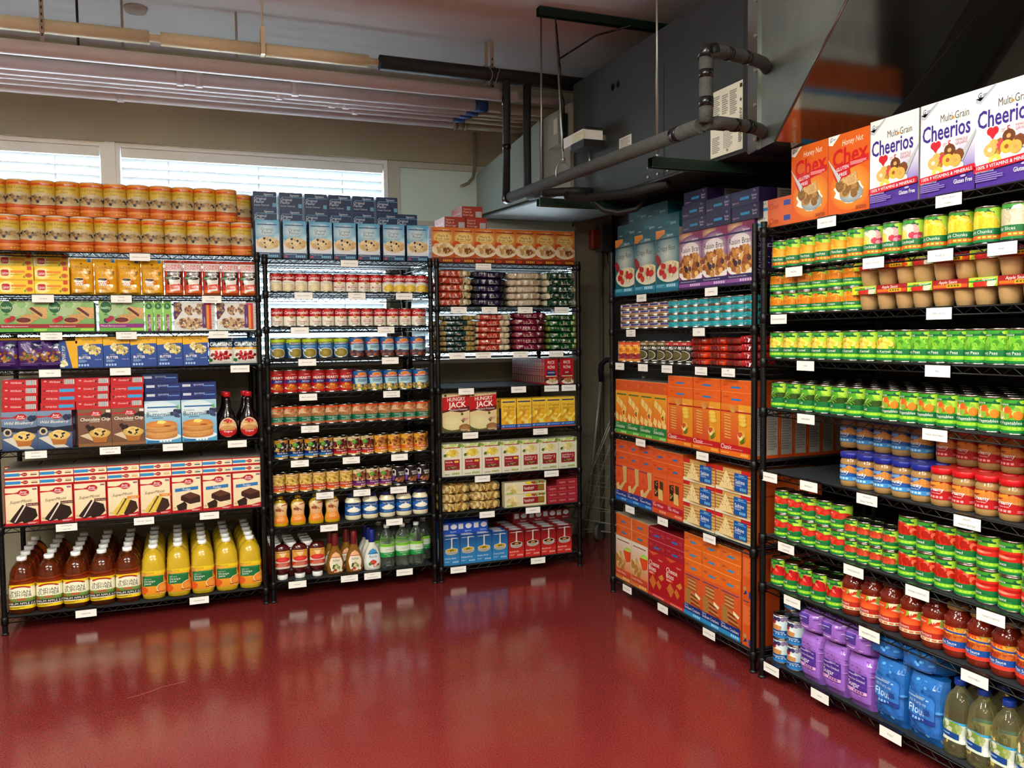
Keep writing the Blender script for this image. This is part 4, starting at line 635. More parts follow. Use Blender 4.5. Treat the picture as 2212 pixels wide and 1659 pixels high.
def A_van(a): a.R(0, .15, 1, 1, '#d87a2c', '#d8d0c0').R(.1, .9, .9, .92, '#8a1c24').E(.8, .72, .22, .08, '#9ac83c', '#b4d85a').P([(.5, .7), (1, .72), (.96, .5), (.68, .44)], '#d84a1c').S(.3, .42, .26, .22, 26, .11, ['#d8a868', '#e8c48c', '#b8803c', '#c8924c'], 3, .2).R(0, .08, 1, .24, '#b83420', '#c8502c').T('Vanilla Wafers', .05, .17, .055, '#f0c8b8', .8, al='l').R(0, 0, 1, .1, '#d8803c', '#c85a24').icons(.5, .03, .95, .08, 4, '#ecb878')
boxp('van', 'wafer_box', .168, .06, .235, '#c8601e', A_van, lambda a: a.R(0, 0, 1, 1, '#c8bca8')); boxp('vanf', 'wafer_box', .168, .235, .060, '#cc5a1c', A_of('Vanilla', '#d05c20', '#2a74a8'), lambda a: a.R(0, 0, 1, 1, '#c8bca8'), lambda a: a.R(0, 0, 1, 1, '#b0a48e'))
def A_chb(a): a.R(0, 0, 1, 1, '#a8141c', '#b41c20').P([(0, 1), (.6, 1), (.3, .92)], '#d8582c').T('Signature', .74, .87, .035, '#f0c8c0', .34).T('Cheese', .06, .74, .11, '#f4ece4', .6, al='l').T('Bites', .06, .62, .11, '#f4ece4', .44, al='l').R(.06, .49, .4, .55, '#d8583c').T('Original', .08, .52, .035, '#f4ece4', .28, al='l').P([(.08, .32), (.28, .48), (.5, .34), (.32, .16)], '#c8702c', .25).P([(.5, .32), (.62, .42), (.8, .3), (.68, .2)], '#c8702c', .25).P([(.6, .48), (.84, .58), (.94, .5), (.8, .42)], '#d8843c', .25).R(0, 0, 1, .07, '#c8342c').icons(.3, .02, .95, .05, 6, '#e8a090')
boxp('chz', 'cheese_cracker_box', .165, .06, .228, '#a0141e', A_chb, lambda a: a.R(0, 0, 1, 1, '#a0141e')); boxp('chzf', 'cheese_cracker_box', .165, .228, .062, '#9c1826', A_of('Cheese', '#a01a28', '#2a6ab4', '#d06a70', '#d8707a'), lambda a: a.R(0, 0, 1, 1, '#a0141e'), lambda a: a.R(0, 0, 1, 1, '#8a1420'))
def A_gra(a):
    a.R(0, .2, 1, 1, '#cc4c1c', '#d0582a').R(.05, .92, .9, .94, '#1c2c70').P([(.05, .62), (.36, .6), (.38, .28), (.1, .24)], '#a8763c', .4)
    for i in range(7): a.P([(.2+.02*(i % 2), .62+i*.04), (.66, .6+i*.042), (.68, .63+i*.042), (.22, .65+i*.04)], '#c8a064' if i % 2 else '#8a5a2c', .2)
    for i in range(6): a.P([(.38, .3+i*.05), (.95-.05*i, .26+i*.05), (.96-.05*i, .29+i*.05), (.4, .33+i*.05)], '#b88a50' if i % 2 else '#6a3c1c', .2)
    a.P([(.66, .6), (.96, .52), (.9, .46), (.66, .52)], '#ecdcb4').R(0, .1, 1, .26, '#142c74').T('Graham Crackers', .05, .17, .07, '#e4e8f4', .88, al='l').T('Honey', .05, .235, .04, '#c8d0e8', .3, al='l').R(0, 0, 1, .1, '#2c86c0').icons(.55, .03, .95, .08, 4, '#a0d8f4')
boxp('gra', 'graham_cracker_box', .145, .06, .205, '#c84e1a', A_gra, OS)
boxp('graf', 'graham_cracker_box', .146, .205, .062, '#d8641a', A_of('Honey Graham', '#dc661c', '#2a86c0', '#f0a050', '#1c2c70'), OS, lambda a: a.R(0, 0, 1, 1, '#c85c18'))
boxp('gras', 'graham_cracker_box', .062, .145, .205, '#cc521c', lambda a: a.R(0, 0, 1, 1, '#cf551e').R(.1, .93, .75, .95, '#1c2c70').K(.12, .45, .9, .85, 12, '#e07a40').R(.7, .02, 1, .16, '#1c4a90').E(.3, .2, .18, .05, '#b88a50').P([(.1, .06), (.5, .1), (.4, .18)], '#142c74'), OS)
def gmills(a, x=.08, y=.93): a.T('G', x, y, .05, '#1c2460', .06, .03, .3).K(x+.04, y-.015, x+.12, y+.01, 2, '#8a94b4')
def A_chex(a):
    a.R(0, 0, 1, 1, '#d85c14', '#d8601c').E(.55, .32, .5, .28, '#d8701c', '#eeb43c').P([(0, 1), (.3, 1), (.1, .88), (0, .9)], '#f0ece4'); gmills(a, .07, .955)
    a.T('Honey Nut', .6, .89, .075, '#f4e4c8', .5, 0, .15, slope=.04).T('Chex', .54, .72, .21, '#c81c1c', .86, .055, slope=.05).P([(.14, .5), (.98, .6), (.98, .68), (.1, .6)], '#c81c24').T('GLUTEN', .36, .575, .045, '#ffffff', .3, .01, slope=.1).P([(.2, .42), (.56, .48), (.54, .55), (.14, .51)], '#c81c24').T('FREE', .38, .5, .045, '#ffffff', .25, .01, slope=.1).K(.55, .585, .95, .63, 3, '#f0a0a0')
    a.E(.52, .28, .36, .14, '#f4f0e8', wob=.18).E(.58, .24, .28, .11, '#8a9494', '#c0c8c8').S(.5, .32, .25, .12, 26, .08, ['#b88a4c', '#d8b078', '#966a34', '#e0c490'], 3, .6, 1.1).P([(.4, .44), (.7, .5), (.75, .36), (.5, .34)], '#cfa468', .5).P([(0, .72), (.03, .7), (.34, .46), (.28, .4)], '#c0c4c4').icons(.7, .04, .95, .08, 4, '#a8501c')
boxp('chex', 'cereal_box', .198, .06, .285, '#c8541a', A_chex, lambda a: a.R(0, 0, 1, 1, '#cc5a1a'), lambda a: a.R(0, 0, 1, 1, '#cc5a1a').R(0, 0, .3, 1, '#dcd8cc').R(.3, 0, .42, 1, '#3a94cc').T('Chex', .7, .5, .5, '#b83a1c', .3, .02))
boxp('chexf', 'cereal_box', .285, .198, .058, '#cf5a1c', lambda a: a.R(0, 0, .34, 1, '#d8d4c8').R(0, .3, .34, .52, '#3a94cc').T('WHOLE GRAIN', .18, .8, .12, '#6a665c', .26).R(.34, 0, 1, 1, '#d8642c').T('Chex', .48, .5, .4, '#b83a1c', .2, .02).R(.68, .4, .82, .75, '#3a4a94').barcode(.85, .35, .95, .85), lambda a: a.R(0, 0, 1, 1, '#cc5a1c').R(.1, .3, .9, .9, '#d8d4c8'))
def A_cheer(a):
    a.R(0, 0, 1, .22, '#4a2c8c').R(0, .22, 1, .62, '#7a62b4', '#f0eef0').R(0, .62, 1, 1, '#f0eeea').E(.25, .4, .45, .22, '#f0eef0').P([(.0, .22), (.5, .3), (.35, .6), (0, .62)], '#f0eef0').P([(.0, .86), (.08, .84), (.34, .99), (.3, 1), (.08, .87), (0, .9)], '#b8bcc8'); gmills(a, .07, .93)
    a.T('Multi Grain', .62, .81, .08, '#54504c', .5).E(.6, .79, .02, .015, '#dc8a2c').T('Cheerios', .47, .68, .17, '#3a2888', .86, .035).E(.25, .545, .055, .04, '#c8202c').E(.33, .545, .055, .04, '#c8202c').P([(.2, .54), (.38, .54), (.29, .46)], '#c8202c').T('5', .54, .53, .065, '#c8202c', .1, .02).T('WHOLE', .75, .55, .03, '#c88a8a', .22).T('GRAINS', .75, .515, .03, '#c88a8a', .22).K(.42, .51, .5, .55, 2, '#d8b8b8')
    a.P([(.7, .36), (.98, .6), (1, .62), (1, .58), (.78, .32)], '#b4b8bc').E(.46, .28, .34, .08, '#e4e4d8', '#eef0e4').S(.48, .36, .26, .09, 8, .08, ['#c8943c', '#a86c2c', '#e0b45c', '#7a4424'], 5, .2).P([(.36, .4), (.5, .48), (.54, .4), (.4, .34)], '#d83a4a')
    for (x, y, c, d) in ((.55, .46, '#6a3a1c', '#caa068'), (.52, .36, '#dcb43c', '#a8542c'), (.34, .25, '#ecc858', '#e8e4d0'), (.66, .34, '#d8a850', '#c89a48'), (.26, .36, '#d8b060', '#e8dcc0')): a.E(x, y, .1, .065, c, None, .15).E(x, y, .035, .022, d)
    a.P([(0, .155), (1, .2), (1, .27), (0, .225)], '#c4182c').T('100% 9 VITAMINS & MINERALS', .5, .213, .035, '#ffffff', .9, .01, slope=.042).T('Gluten Free', .8, .12, .045, '#ffffff', .32, .01).E(.8, .165, .05, .012, '#b0a0d8').K(.03, .06, .5, .14, 4, '#8a74c0').T('Lightly Sweetened Cereal', .03, .16, .02, '#d8d0ec', .3, al='l')
boxp('cheer', 'cereal_box', .204, .06, .292, '#d8d6d0', A_cheer, lambda a: a.R(0, 0, 1, 1, '#b0aeae').T('Cheerios', .5, .85, .05, '#3a2888', .8).K(.15, .1, .85, .75, 22, '#6a6868'), lambda a: a.R(0, 0, 1, 1, '#dedcd8').T('Cheerios', .5, .5, .5, '#3a2888', .5, .02))
# ---------- green labelled cans
G1, G2, GD, GL = '#3a9a24', '#86c81c', '#0e6430', '#7cc828'
def A_sk(pic, title, strip=GL, low='#12783a'):
    def f(a):
        a.R(-.5, .3, 1.5, 1, '#74b822', '#2c8c2c').R(.85, .3, 1.5, 1, '#a4d42a', '#4aa828').E(.9, .8, .25, .2, '#a8d838', '#b8e04a').P([(.06, .8), (.6, .84), (.84, .82), (.84, .88), (.6, .9), (.06, .86)], '#0c5a34').P([(.66, .88), (.72, .97), (.78, .88)], '#0c5a34').T('Signature', .36, .865, .07, '#e8f4dc', .42, .0, .3)
        pic(a)
        a.R(-.5, .2, 1.5, .4, GD, '#127038').R(-.5, .08, 1.5, .2, strip).R(-.5, 0, 1.5, .08, low); a.T(title, .42, .31, .095, '#eef4e6', .8).K(.3, .225, .8, .245, 1, '#5aa06a').icons(.5, .115, .92, .17, 4, '#b8d44a').K(.1, .02, .4, .05, 1, '#8ac890')
    return f
OR = '#e0641c'
can('peach', 'fruit_can', .038, .112, A_sk(lambda a: a.E(.4, .58, .3, .2, '#e8a01c', '#f4c040').E(.72, .55, .26, .16, '#e8941c', '#f0b030').E(.4, .66, .14, .08, '#d87a18', '#eca830').P([(.1, .4), (.9, .4), (.8, .46), (.3, .44)], '#f0b83c'), 'Sliced Peaches', OR), '#2c8c2c')
can('cock', 'fruit_can', .038, .112, A_sk(lambda a: a.S(.48, .56, .42, .2, 16, .12, ['#e8e0c0', '#ecd05c', '#f0ecd8', '#c8344a', '#e0d8a0', '#e8a0a0'], 3).P([(.1, .6), (.26, .7), (.22, .56)], '#c8182c').P([(.2, .42), (.44, .54), (.5, .4)], '#f0d42c').S(.8, .5, .12, .06, 4, .08, ['#b8284a', '#d8809a'], 2), 'Fruit Cocktail', OR), '#2c8c2c')
can('pine', 'fruit_can', .0405, .112, A_sk(lambda a: a.S(.48, .56, .46, .2, 22, .15, ['#ecd024', '#f0dc40', '#e0bc1c', '#f4e460'], 4).P([(.5, .4), (.64, .4), (.6, .34), (.52, .34)], '#e8cc28'), 'Pineapple Chunks', OR), '#2c8c2c')
can('pear', 'fruit_can', .0405, .112, A_sk(lambda a: a.S(.48, .58, .46, .2, 16, .2, ['#e8dcc0', '#f0e8d4', '#dccca8', '#ecd8b8'], 5), 'Pear Slices', OR), '#2c8c2c')
can('mand', 'fruit_can', .0385, .083, A_sk(lambda a: a.S(.48, .55, .4, .14, 16, .13, ['#e88c14', '#f0a428', '#dc7a10'], 4), 'Mandarin Oranges'), '#2c8c2c')
can('corn', 'vegetable_can', .0382, .108, A_sk(lambda a: a.S(.45, .56, .48, .18, 60, .065, ['#e8c028', '#f0d048', '#d8a81c', '#f4dc70'], 4, .1), 'Whole Kernel'), '#2c8c2c')
can('peas', 'vegetable_can', .0382, .108, A_sk(lambda a: a.R(-.1, .4, 1.1, .6, '#4a9a20').S(.5, .56, .48, .2, 44, .085, ['#6ab42c', '#8cc83c', '#4c9820', '#a4d858'], 6, .1), 'Sweet Peas'), '#2c8c2c')
def _gb(a):
    a.R(-.2, .38, 1.2, .62, '#2c4a14')
    for i in range(16): r = a.rn; x = r.uniform(0, 1); y = r.uniform(.4, .64); t = r.choice((-.16, .14, .2)); a.P([(x-.2, y-t), (x-.17, y-t-.035), (x+.2, y+t-.02), (x+.18, y+t+.02)], r.choice(['#86b84a', '#5c9a30', '#a4c868', '#487a24']), .1)
can('gb', 'vegetable_can', .0382, .108, A_sk(_gb, 'Cut'), '#2c8c2c')
can('mv', 'vegetable_can', .0382, .108, A_sk(lambda a: a.S(.45, .55, .42, .17, 26, .09, ['#e88024', '#e8dcc0', '#8ab43c', '#ecc840', '#d8601c', '#a8c858'], 8, .1), 'Mixed Vegetables'), '#2c8c2c')
can('whole', 'tomato_can', .0385, .096, A_sk(lambda a: a.R(-.1, .44, .2, .8, '#b82c1c').E(.44, .6, .27, .19, '#c81c14', '#e4503c').E(.8, .54, .26, .16, '#b81c14', '#d43c2c').E(.4, .66, .06, .03, '#f4a898').E(.85, .34, .2, .12, '#14803c'), 'Whole'), '#2c8c2c')
can('paste', 'tomato_paste_can', .029, .075, A_sk(lambda a: a.S(.4, .56, .42, .13, 24, .11, ['#b8341c', '#cc4428', '#9a2814', '#d85a3c'], 4, .2), 'Paste'), '#2c8c2c')
can('stew', 'tomato_can', .0375, .104, A_sk(lambda a: a.S(.45, .56, .46, .18, 34, .1, ['#cc2414', '#dc4028', '#a81c10', '#d83420', '#e86a4a', '#c42010'], 6, .15), 'Stewed'), '#2c8c2c')
can('sauc', 'tomato_can', .0375, .104, A_sk(lambda a: a.R(-.3, .4, 1.3, .72, '#c8201c', '#d8301c').E(.45, .52, .3, .06, '#e8604a').E(.7, .6, .25, .05, '#a81814').E(.4, .52, .2, .03, '#f09a84'), 'Sauce'), '#2c8c2c')
can('dice', 'tomato_can', .0385, .112, A_sk(lambda a: a.S(.45, .58, .45, .18, 30, .095, ['#c81c1c', '#dc3a2c', '#a81418', '#e87060'], 5, .1), 'Diced'), '#2c8c2c')
can('evap', 'evaporated_milk_can', .0375, .099, lambda a: a.R(-.5, .3, 1.5, 1, '#b8d4dc', '#d8e4e4').S(.6, .88, .35, .06, 8, .07, ['#4a3a6a', '#2c2850', '#8a7aa0'], 2).S(.3, .5, .2, .1, 6, .14, ['#ece8dc'], 2).P([(.15, .34), (.7, .34), (.72, .56), (.45, .6), (.15, .5)], '#c88a54', .2).P([(.12, .5), (.45, .6), (.75, .55), (.6, .72), (.3, .7)], '#f0e8dc').S(.36, .72, .14, .05, 8, .06, ['#8a1c34', '#4a1c4a', '#b82c3c'], 4).R(-.5, .12, 1.5, .36, '#144a8c').T('Evaporated Milk', .55, .27, .08, '#e8f0f8', .74).icons(.5, .15, .9, .21, 4, '#8ab8e0').R(-.5, 0, 1.5, .12, '#2c7ac0').K(.3, .9, .7, .96, 1, '#1c3a7a'), '#1c5a9c')
# ---------- apple sauce
def apsauce():
    w, d, h = .245, .164, .082; parts = []; r = .037
    for j in range(2):
        for i in range(3):
            b = MB(); cx = (i-1)*.08; cy = (j-.5)*.078
            b.lathe([(r*.68, 0), (r*.74, .002), (r*.86, .02), (r*.94, .045), (r*.95, .05), (r*1.05, .051), (r*1.05, .053), (.0004, .0535)], ASAUCE, 20, cx=cx, cy=cy)
            parts.append(('sauce_cup', b.build('sauce_cup')))
    b = MB(); b.box(-w/2, -.082, .0535, w/2, .082, .0815, CARD, '#8a1c1c')
    a = Art(w, .028)
    a.R(0, 0, 1, 1, '#8cb82c', '#b0cc3c').R(0, 0, .07, 1, '#e0cc1c').E(.06, .4, .035, .26, '#e8d82c').S(.3, .3, .16, .2, 8, .05, ['#c8281c', '#d84a2c'], 3).S(.38, .3, .06, .2, 4, .05, ['#ece8cc'], 3).P([(.06, .5), (.44, .6), (.44, .76), (.06, .66)], '#1c8a3a').T('Signature', .32, .78, .24, '#f0f4e4', .2, 0, .3).R(.46, 0, 1, 1, '#9a1c1c').T('Apple Sauce', .7, .74, .34, '#f4e8dc', .36, 0, .15).R(.48, .14, .68, .46, '#dc6a1c').R(.68, .1, .9, .5, '#e0a41c').icons(.7, .2, .88, .42, 4, '#6a5a14').R(.9, .1, .99, .46, '#d8501c')
    lay(b, a, lambda x, z, l: (x-w/2, -.082-l, .0535+z), CARD)
    a = Art(w, .164); a.R(0, 0, .46, 1, '#8cb82c').R(.46, 0, 1, 1, '#9a1c1c').S(.3, .5, .2, .4, 12, .06, ['#c8281c', '#ece8cc', '#d84a2c'], 5).R(0, 0, .07, 1, '#e0cc1c')
    lay(b, a, lambda x, y, l: (x-w/2, y-.082, .0815+l), CARD); parts.append(('carton_sleeve', b.build('carton_sleeve')))
    TY['apl'] = dict(name='applesauce_pack', cat='applesauce pack', w=w, d=d, h=h, parts=parts)
apsauce()
# ---------- peanut butter, pasta sauce
PJ = [(0, .033, .033, 2), (.004, .037, .037, 2), (.017, .0385, .0385, 2), (.021, .0375, .0375, 2), (.081, .0375, .0375, 2), (.086, .0385, .0385, 2), (.093, .037, .037, 2), (.101, .033, .033, 2), (.105, .033, .033, 2)]
def A_pb(k): return lambda a: a.R(-.45, 0, 1.45, 1, *(('#1a5aa8', '#14387c') if k == 'c' else ('#c01c20', '#8c1418'))).P([(.1, .5), (.6, .98), (1.1, .5), (.9, .38), (.4, .6)], '#c8843c' if k == 'c' else '#c87a30', .2).P([(.0, .9), (.5, .98), (.5, .8), (0, .74)], '#6a94c8' if k == 'c' else '#e08a2c').E(.75, .56, .22, .09, '#b87434', '#d09050').T('Chunky' if k == 'c' else 'Creamy', .38, .56, .2, '#f8f4ec', .6, .04, .1).T('Peanut Butter', .4, .35, .07, '#e0e8f4' if k == 'c' else '#f4d8d0', .5).R(-.45, 0, 1.45, .25, '#3a8ac8' if k == 'c' else '#b81820').icons(.2, .07, .6, .19, 4, '#b8dcf0' if k == 'c' else '#e8a0a0').K(.7, .06, .95, .2, 2, '#a8cce8' if k == 'c' else '#e08a8a')
for k, c in (('c', '#1a2484'), ('m', '#c4141c')): bottle('pb'+k, 'peanut_butter_jar', PJ, PBUT, [(.102, .036, .036), (.104, .0390, .0390), (.120, .0390, .0390), (.1222, .0375, .0375)], A_pb(k), .023, .080, 1.0, cat='jar', cname='lid', base=c, bname='jar_body')
SJ = [(0, .038, .038, 2), (.005, .0425, .0425, 2), (.018, .0435, .0435, 2), (.022, .042, .042, 2), (.1, .042, .042, 2), (.106, .0435, .0435, 2), (.122, .042, .042, 2), (.134, .034, .034, 2), (.14, .03, .03, 2), (.15, .03, .03, 2)]
def A_ms(k):
    def f(a):
        a.R(-.45, 0, 1.45, 1, '#d8481c', '#e0702c').S(.5, .65, .55, .3, 20, .17, ['#e0501c', '#e8a03c', '#ece0b8', '#c8301c', '#8aa83c'], 5 if k == 'm' else 8, .1).E(.5, .42, .4, .28, '#e0401c', '#ec6a34')
        if k == 'm': a.T('Signature', .3, .85, .09, '#f4e8d8', .4, 0, .3).R(-.45, .14, 1.45, .38, '#b02a1c').T('Marinara', .42, .28, .11, '#f4e4dc', .62).T('Traditional Pasta Sauce', .42, .18, .045, '#f0c8b8', .6).R(-.45, 0, 1.45, .14, '#d8d0b4').icons(.3, .03, .85, .1, 4, '#d8682c').P([(.1, .5), (.24, .66), (.28, .52), (.16, .42)], '#3a8a3a')
        else: a.P([(-.3, .84), (.9, .7), (.9, .77), (-.3, .92)], '#1c4a9c').S(.55, .5, .3, .07, 16, .08, ['#8a2c10', '#b04420', '#c8682c'], 4, .3).R(-.45, .16, 1.45, .42, '#144a98').T('Meat Sauce', .42, .31, .12, '#f0f4f8', .72).T('Traditional Pasta Sauce', .42, .2, .045, '#c8d8ec', .6).P([(-.45, 0), (1.45, 0), (1.45, .16), (-.45, .16)], '#d83c2c').P([(-.4, 0), (.1, 0), (.1, .14), (-.4, .16)], '#ece4d4')
    return f
for k in 'mt': bottle('sj'+k, 'pasta_sauce_jar', SJ, SAUCE, [(.148, .032, .032), (.15, .034, .034), (.163, .034, .034), (.165, .033, .033)], A_ms(k), .024, .098, 1.0, cat='jar', cname='lid', base='#3a1c14' if k == 'm' else '#8a6a3c', bname='jar_body')
# ---------- sugar, flour, oil
def A_sug(a):
    a.R(0, 0, 1, 1, '#8a58b4', '#9a68c4')
    for i in range(26): x, y = a.rn.uniform(.05, .95), a.rn.uniform(.03, .97); a.E(x, y, .045, .011, a.rn.choice(['#6a3c94', '#b88ad0', '#7a48a4']), n=8)
    a.R(.14, .36, .86, .68, '#4a2c8c').R(.18, .62, .8, .64, '#b8a8e0').T('Signature', .56, .66, .03, '#d8d0f0', .34).T('Extra Fine Granulated', .17, .55, .045, '#e0d8f4', .64, al='l').T('Sugar', .17, .45, .1, '#ece8f8', .48, al='l').R(.14, .3, .86, .36, '#d8a8d8').icons(.4, .31, .8, .35, 4, '#7a4890').E(.18, .33, .1, .02, '#b880c0')
bag('sug', 'sugar_bag', .122, .085, .185, '#8450ae', A_sug, seed=21, pinch='none', amp=.0025)
def A_sugf(a):
    a.R(0, 0, 1, 1, '#8a58b4', '#9a68c4')
    for i in range(16): x, y = a.rn.uniform(.05, .95), a.rn.uniform(.03, .97); a.E(x, y, .07, .03, a.rn.choice(['#6a3c94', '#c8a0dc']), n=8)
    a.R(.12, .45, .62, .85, '#4a3490').R(.16, .7, .55, .73, '#c0b4e4').T('Sugar', .2, .6, .08, '#d8d0f0', .3, al='l').K(.3, .3, .7, .36, 1, '#d8b8e4')
bag('sugf', 'sugar_bag', .130, .18, .088, '#8450ae', A_sugf, seed=22, pinch='none', amp=.004)
def A_flo(a):
    a.R(0, 0, 1, 1, '#1c5eac', '#2268b4')
    for i in range(24): x, y = a.rn.uniform(.05, .95), a.rn.uniform(.03, .97); a.E(x, y, a.rn.uniform(.02, .07), a.rn.uniform(.015, .03), a.rn.choice(['#4a94d8', '#14447c', '#5aa4dc', '#184c8c']), n=8)
    a.P([(.12, .32), (.86, .32), (.86, .68), (.78, .74), (.12, .74)], '#2c70c0').R(.1, .66, .78, .68, '#9ac0e4').T('Signature', .5, .7, .03, '#dceaf8', .34).T('All Purpose', .17, .6, .05, '#b8d8f4', .5, al='l').T('Flour', .17, .48, .12, '#c8e4fc', .5, al='l').R(.12, .32, .86, .39, '#1c3a8c').icons(.3, .335, .62, .375, 4, '#7ab0e4').R(.6, .45, .76, .54, '#1c4a98')
bag('flo', 'flour_bag', .142, .095, .215, '#1c5aa4', A_flo, seed=23, pinch='none', amp=.005)
def A_flof(a):
    a.R(0, 0, 1, 1, '#1c5eac', '#2268b4')
    for i in range(14): x, y = a.rn.uniform(.05, .95), a.rn.uniform(.1, .97); a.E(x, y, .04, .06, a.rn.choice(['#4a94d8', '#14447c', '#5aa4dc']), n=8)
    a.R(.04, .12, .88, .16, '#dce4ec').R(.04, .16, .06, .6, '#dce4ec')
bag('flof', 'flour_bag', .148, .21, .082, '#1c5aa4', A_flof, seed=24, pinch='none', amp=.006)
OP = [(0, .034, .034, 3), (.006, .040, .038, 3.2), (.05, .041, .039, 3.4), (.055, .039, .037, 3.2), (.10, .041, .039, 3.2), (.14, .041, .039, 3), (.165, .04, .038, 2.4), (.19, .033, .032, 2.1), (.208, .018, .018, 2), (.216, .014, .014, 2), (.225, .014, .014, 2)]
bottle('oil', 'cooking_oil_bottle', OP, OIL, [(.222, .016, .016), (.224, .0185, .0185), (.24, .0185, .0185), (.242, .017, .017)], lambda a: a.R(0, 0, 1, 1, '#c8d4c0', '#dce4d8').R(0, .88, 1, 1, '#3a9ac8').S(.4, .66, .35, .2, 14, .1, ['#6a8a2c', '#8aa84a', '#b0bc7c', '#d8dcc0'], 4, .2).P([(0, .2), (.7, .1), (.7, .42), (0, .5)], '#14468c').K(.05, .26, .6, .36, 1, '#8ab4e0').R(.74, 0, 1, .4, '#e4e8e0').barcode(.84, .3, 1, .8), .05, .115, .95, base='#163c9c')
# ================================================================ the wire shelving units
UN = {'A': (-.805, 4.683, 1, 1.219), 'B': (.453, 4.683, 1, .899), 'C': (1.390, 4.683, 1, .887), 'D': (2.206, 4.124, 0, 1.228), 'E': (2.206, 2.838, 0, 1.219)}
TZ = {'A': [1.85, 1.642, 1.461, 1.282, .89, .523, .084], 'B': [1.84, 1.664, 1.478, 1.308, 1.121, .948, .765, .581, .401, .109], 'C': [1.837, 1.588, 1.327, 1.121, .865, .607, .395, .087],
      'D': [1.62, 1.444, 1.269, .885, .52, .086], 'E': [1.831, 1.667, 1.489, 1.311, 1.111, .859, .595, .393, .081]}
UD = {'A': 'leftmost shelving unit', 'B': 'second shelving unit', 'C': 'unit nearest the corner', 'D': 'right wall corner unit', 'E': 'nearest right wall unit'}
DEPTH = .61
def P(u, s, d, z):
    x, y, k, _ = UN[u]
    return (x+s, y+d, z) if k else (x+d, y-s, z)
RZ = {u: 0 if UN[u][2] else -pi/2 for u in UN}
def spx(u, px, z, d=0):
    lo, hi = -.9, 2.4
    for _ in range(32):
        m = (lo+hi)/2
        if proj(P(u, m, d, z))[0] < px: lo = m
        else: hi = m
    return lo
def post_mesh(H):
    b = MB(); pr = [(.011, .012)]; z = .02
    pr += [(.0127, .014)]
    while z < H-.03: pr += [(.0127, z), (.0116, z+.0006), (.0116, z+.0022), (.0127, z+.0028)]; z += .0254
    pr += [(.0127, H-.006), (.0135, H-.005), (.0135, H-.001), (.012, H), (.0004, H)]
    b.lathe(pr, BLACKC, 16, smooth=False); return b.build('post')
def shelf_mesh(W, D):
    b = MB(); g = .016; zt, zb = -.004, -.027
    for (p, q) in (((g, 0), (W-g, 0)), ((g, D), (W-g, D)), ((0, g), (0, D-g)), ((W, g), (W, D-g))):
        b.tube((*p, zt), (*q, zt), .0032, BLACKC); b.tube((*p, zb), (*q, zb), .0028, BLACKC)
        L = math.dist(p, q); n = max(2, round(L/.066)); 
        for i in range(n):
            for a0, a1, z0, z1 in ((i/n, (i+.5)/n, zb, zt), ((i+.5)/n, (i+1)/n, zt, zb)):
                b.tube((p[0]+(q[0]-p[0])*a0, p[1]+(q[1]-p[1])*a0, z0), (p[0]+(q[0]-p[0])*a1, p[1]+(q[1]-p[1])*a1, z1), .0018, BLACKC, 5, caps=False)
    n = round(W/.026)
    for i in range(1, n): b.tube((W*i/n, .002, -.0042), (W*i/n, D-.002, -.0042), .0014, BLACKC, 4, caps=False)
    for y in (D*.33, D*.66): b.tube((0, y, -.008), (W, y, -.008), .0025, BLACKC, 5)
    for x in (0, W):
        for y in (0, D): b.lathe([(.0142, -.036), (.0172, -.034), (.0166, .002), (.0142, .004)], BLACKC, 14, cx=x, cy=y)
    return b.build('shelf')
_c = {}
def unit(u, H, label):
    x, y, k, W = UN[u]; D = DEPTH
    t = thing('wire_shelving_unit', label, 'shelving unit', (x, y, 0), RZ[u], 'black wire shelving units')
    if H not in _c:
        f = MB(); f.lathe([(.0125, 0), (.0165, .001), (.0165, .008), (.009, .010), (.009, .013)], BLACKF, 14); _c[H] = (post_mesh(H), f.build('levelling_foot'))
    for px in (0, W):
        for py in (0, D):
            p = new('post', _c[H][0], t, (px, py, 0)); new('levelling_foot', _c[H][1], p)
    if W not in _c: 
        l = MB(); l.box(.012, .006, -.0022, W-.012, D-.006, -.0002, LINER); _c[W] = (shelf_mesh(W, D), l.build('shelf_liner'))
    for z in TZ[u]:
        s = new('shelf', _c[W][0], t, (0, 0, z)); new('shelf_liner', _c[W][1], s)
    return t
unit('A', 1.868, 'black wire shelving unit at the far left, orange oats canisters on top')
unit('B', 1.858, 'narrow black wire shelving unit topped with blue oatmeal boxes')
unit('C', 1.858, 'narrow black wire shelving unit nearest the corner, brown sugar oatmeal on top')
unit('D', 1.858, 'black wire shelving unit under the ductwork holding cereal and crackers')
unit('E', 1.858, 'black wire shelving unit nearest the camera with green labelled cans')
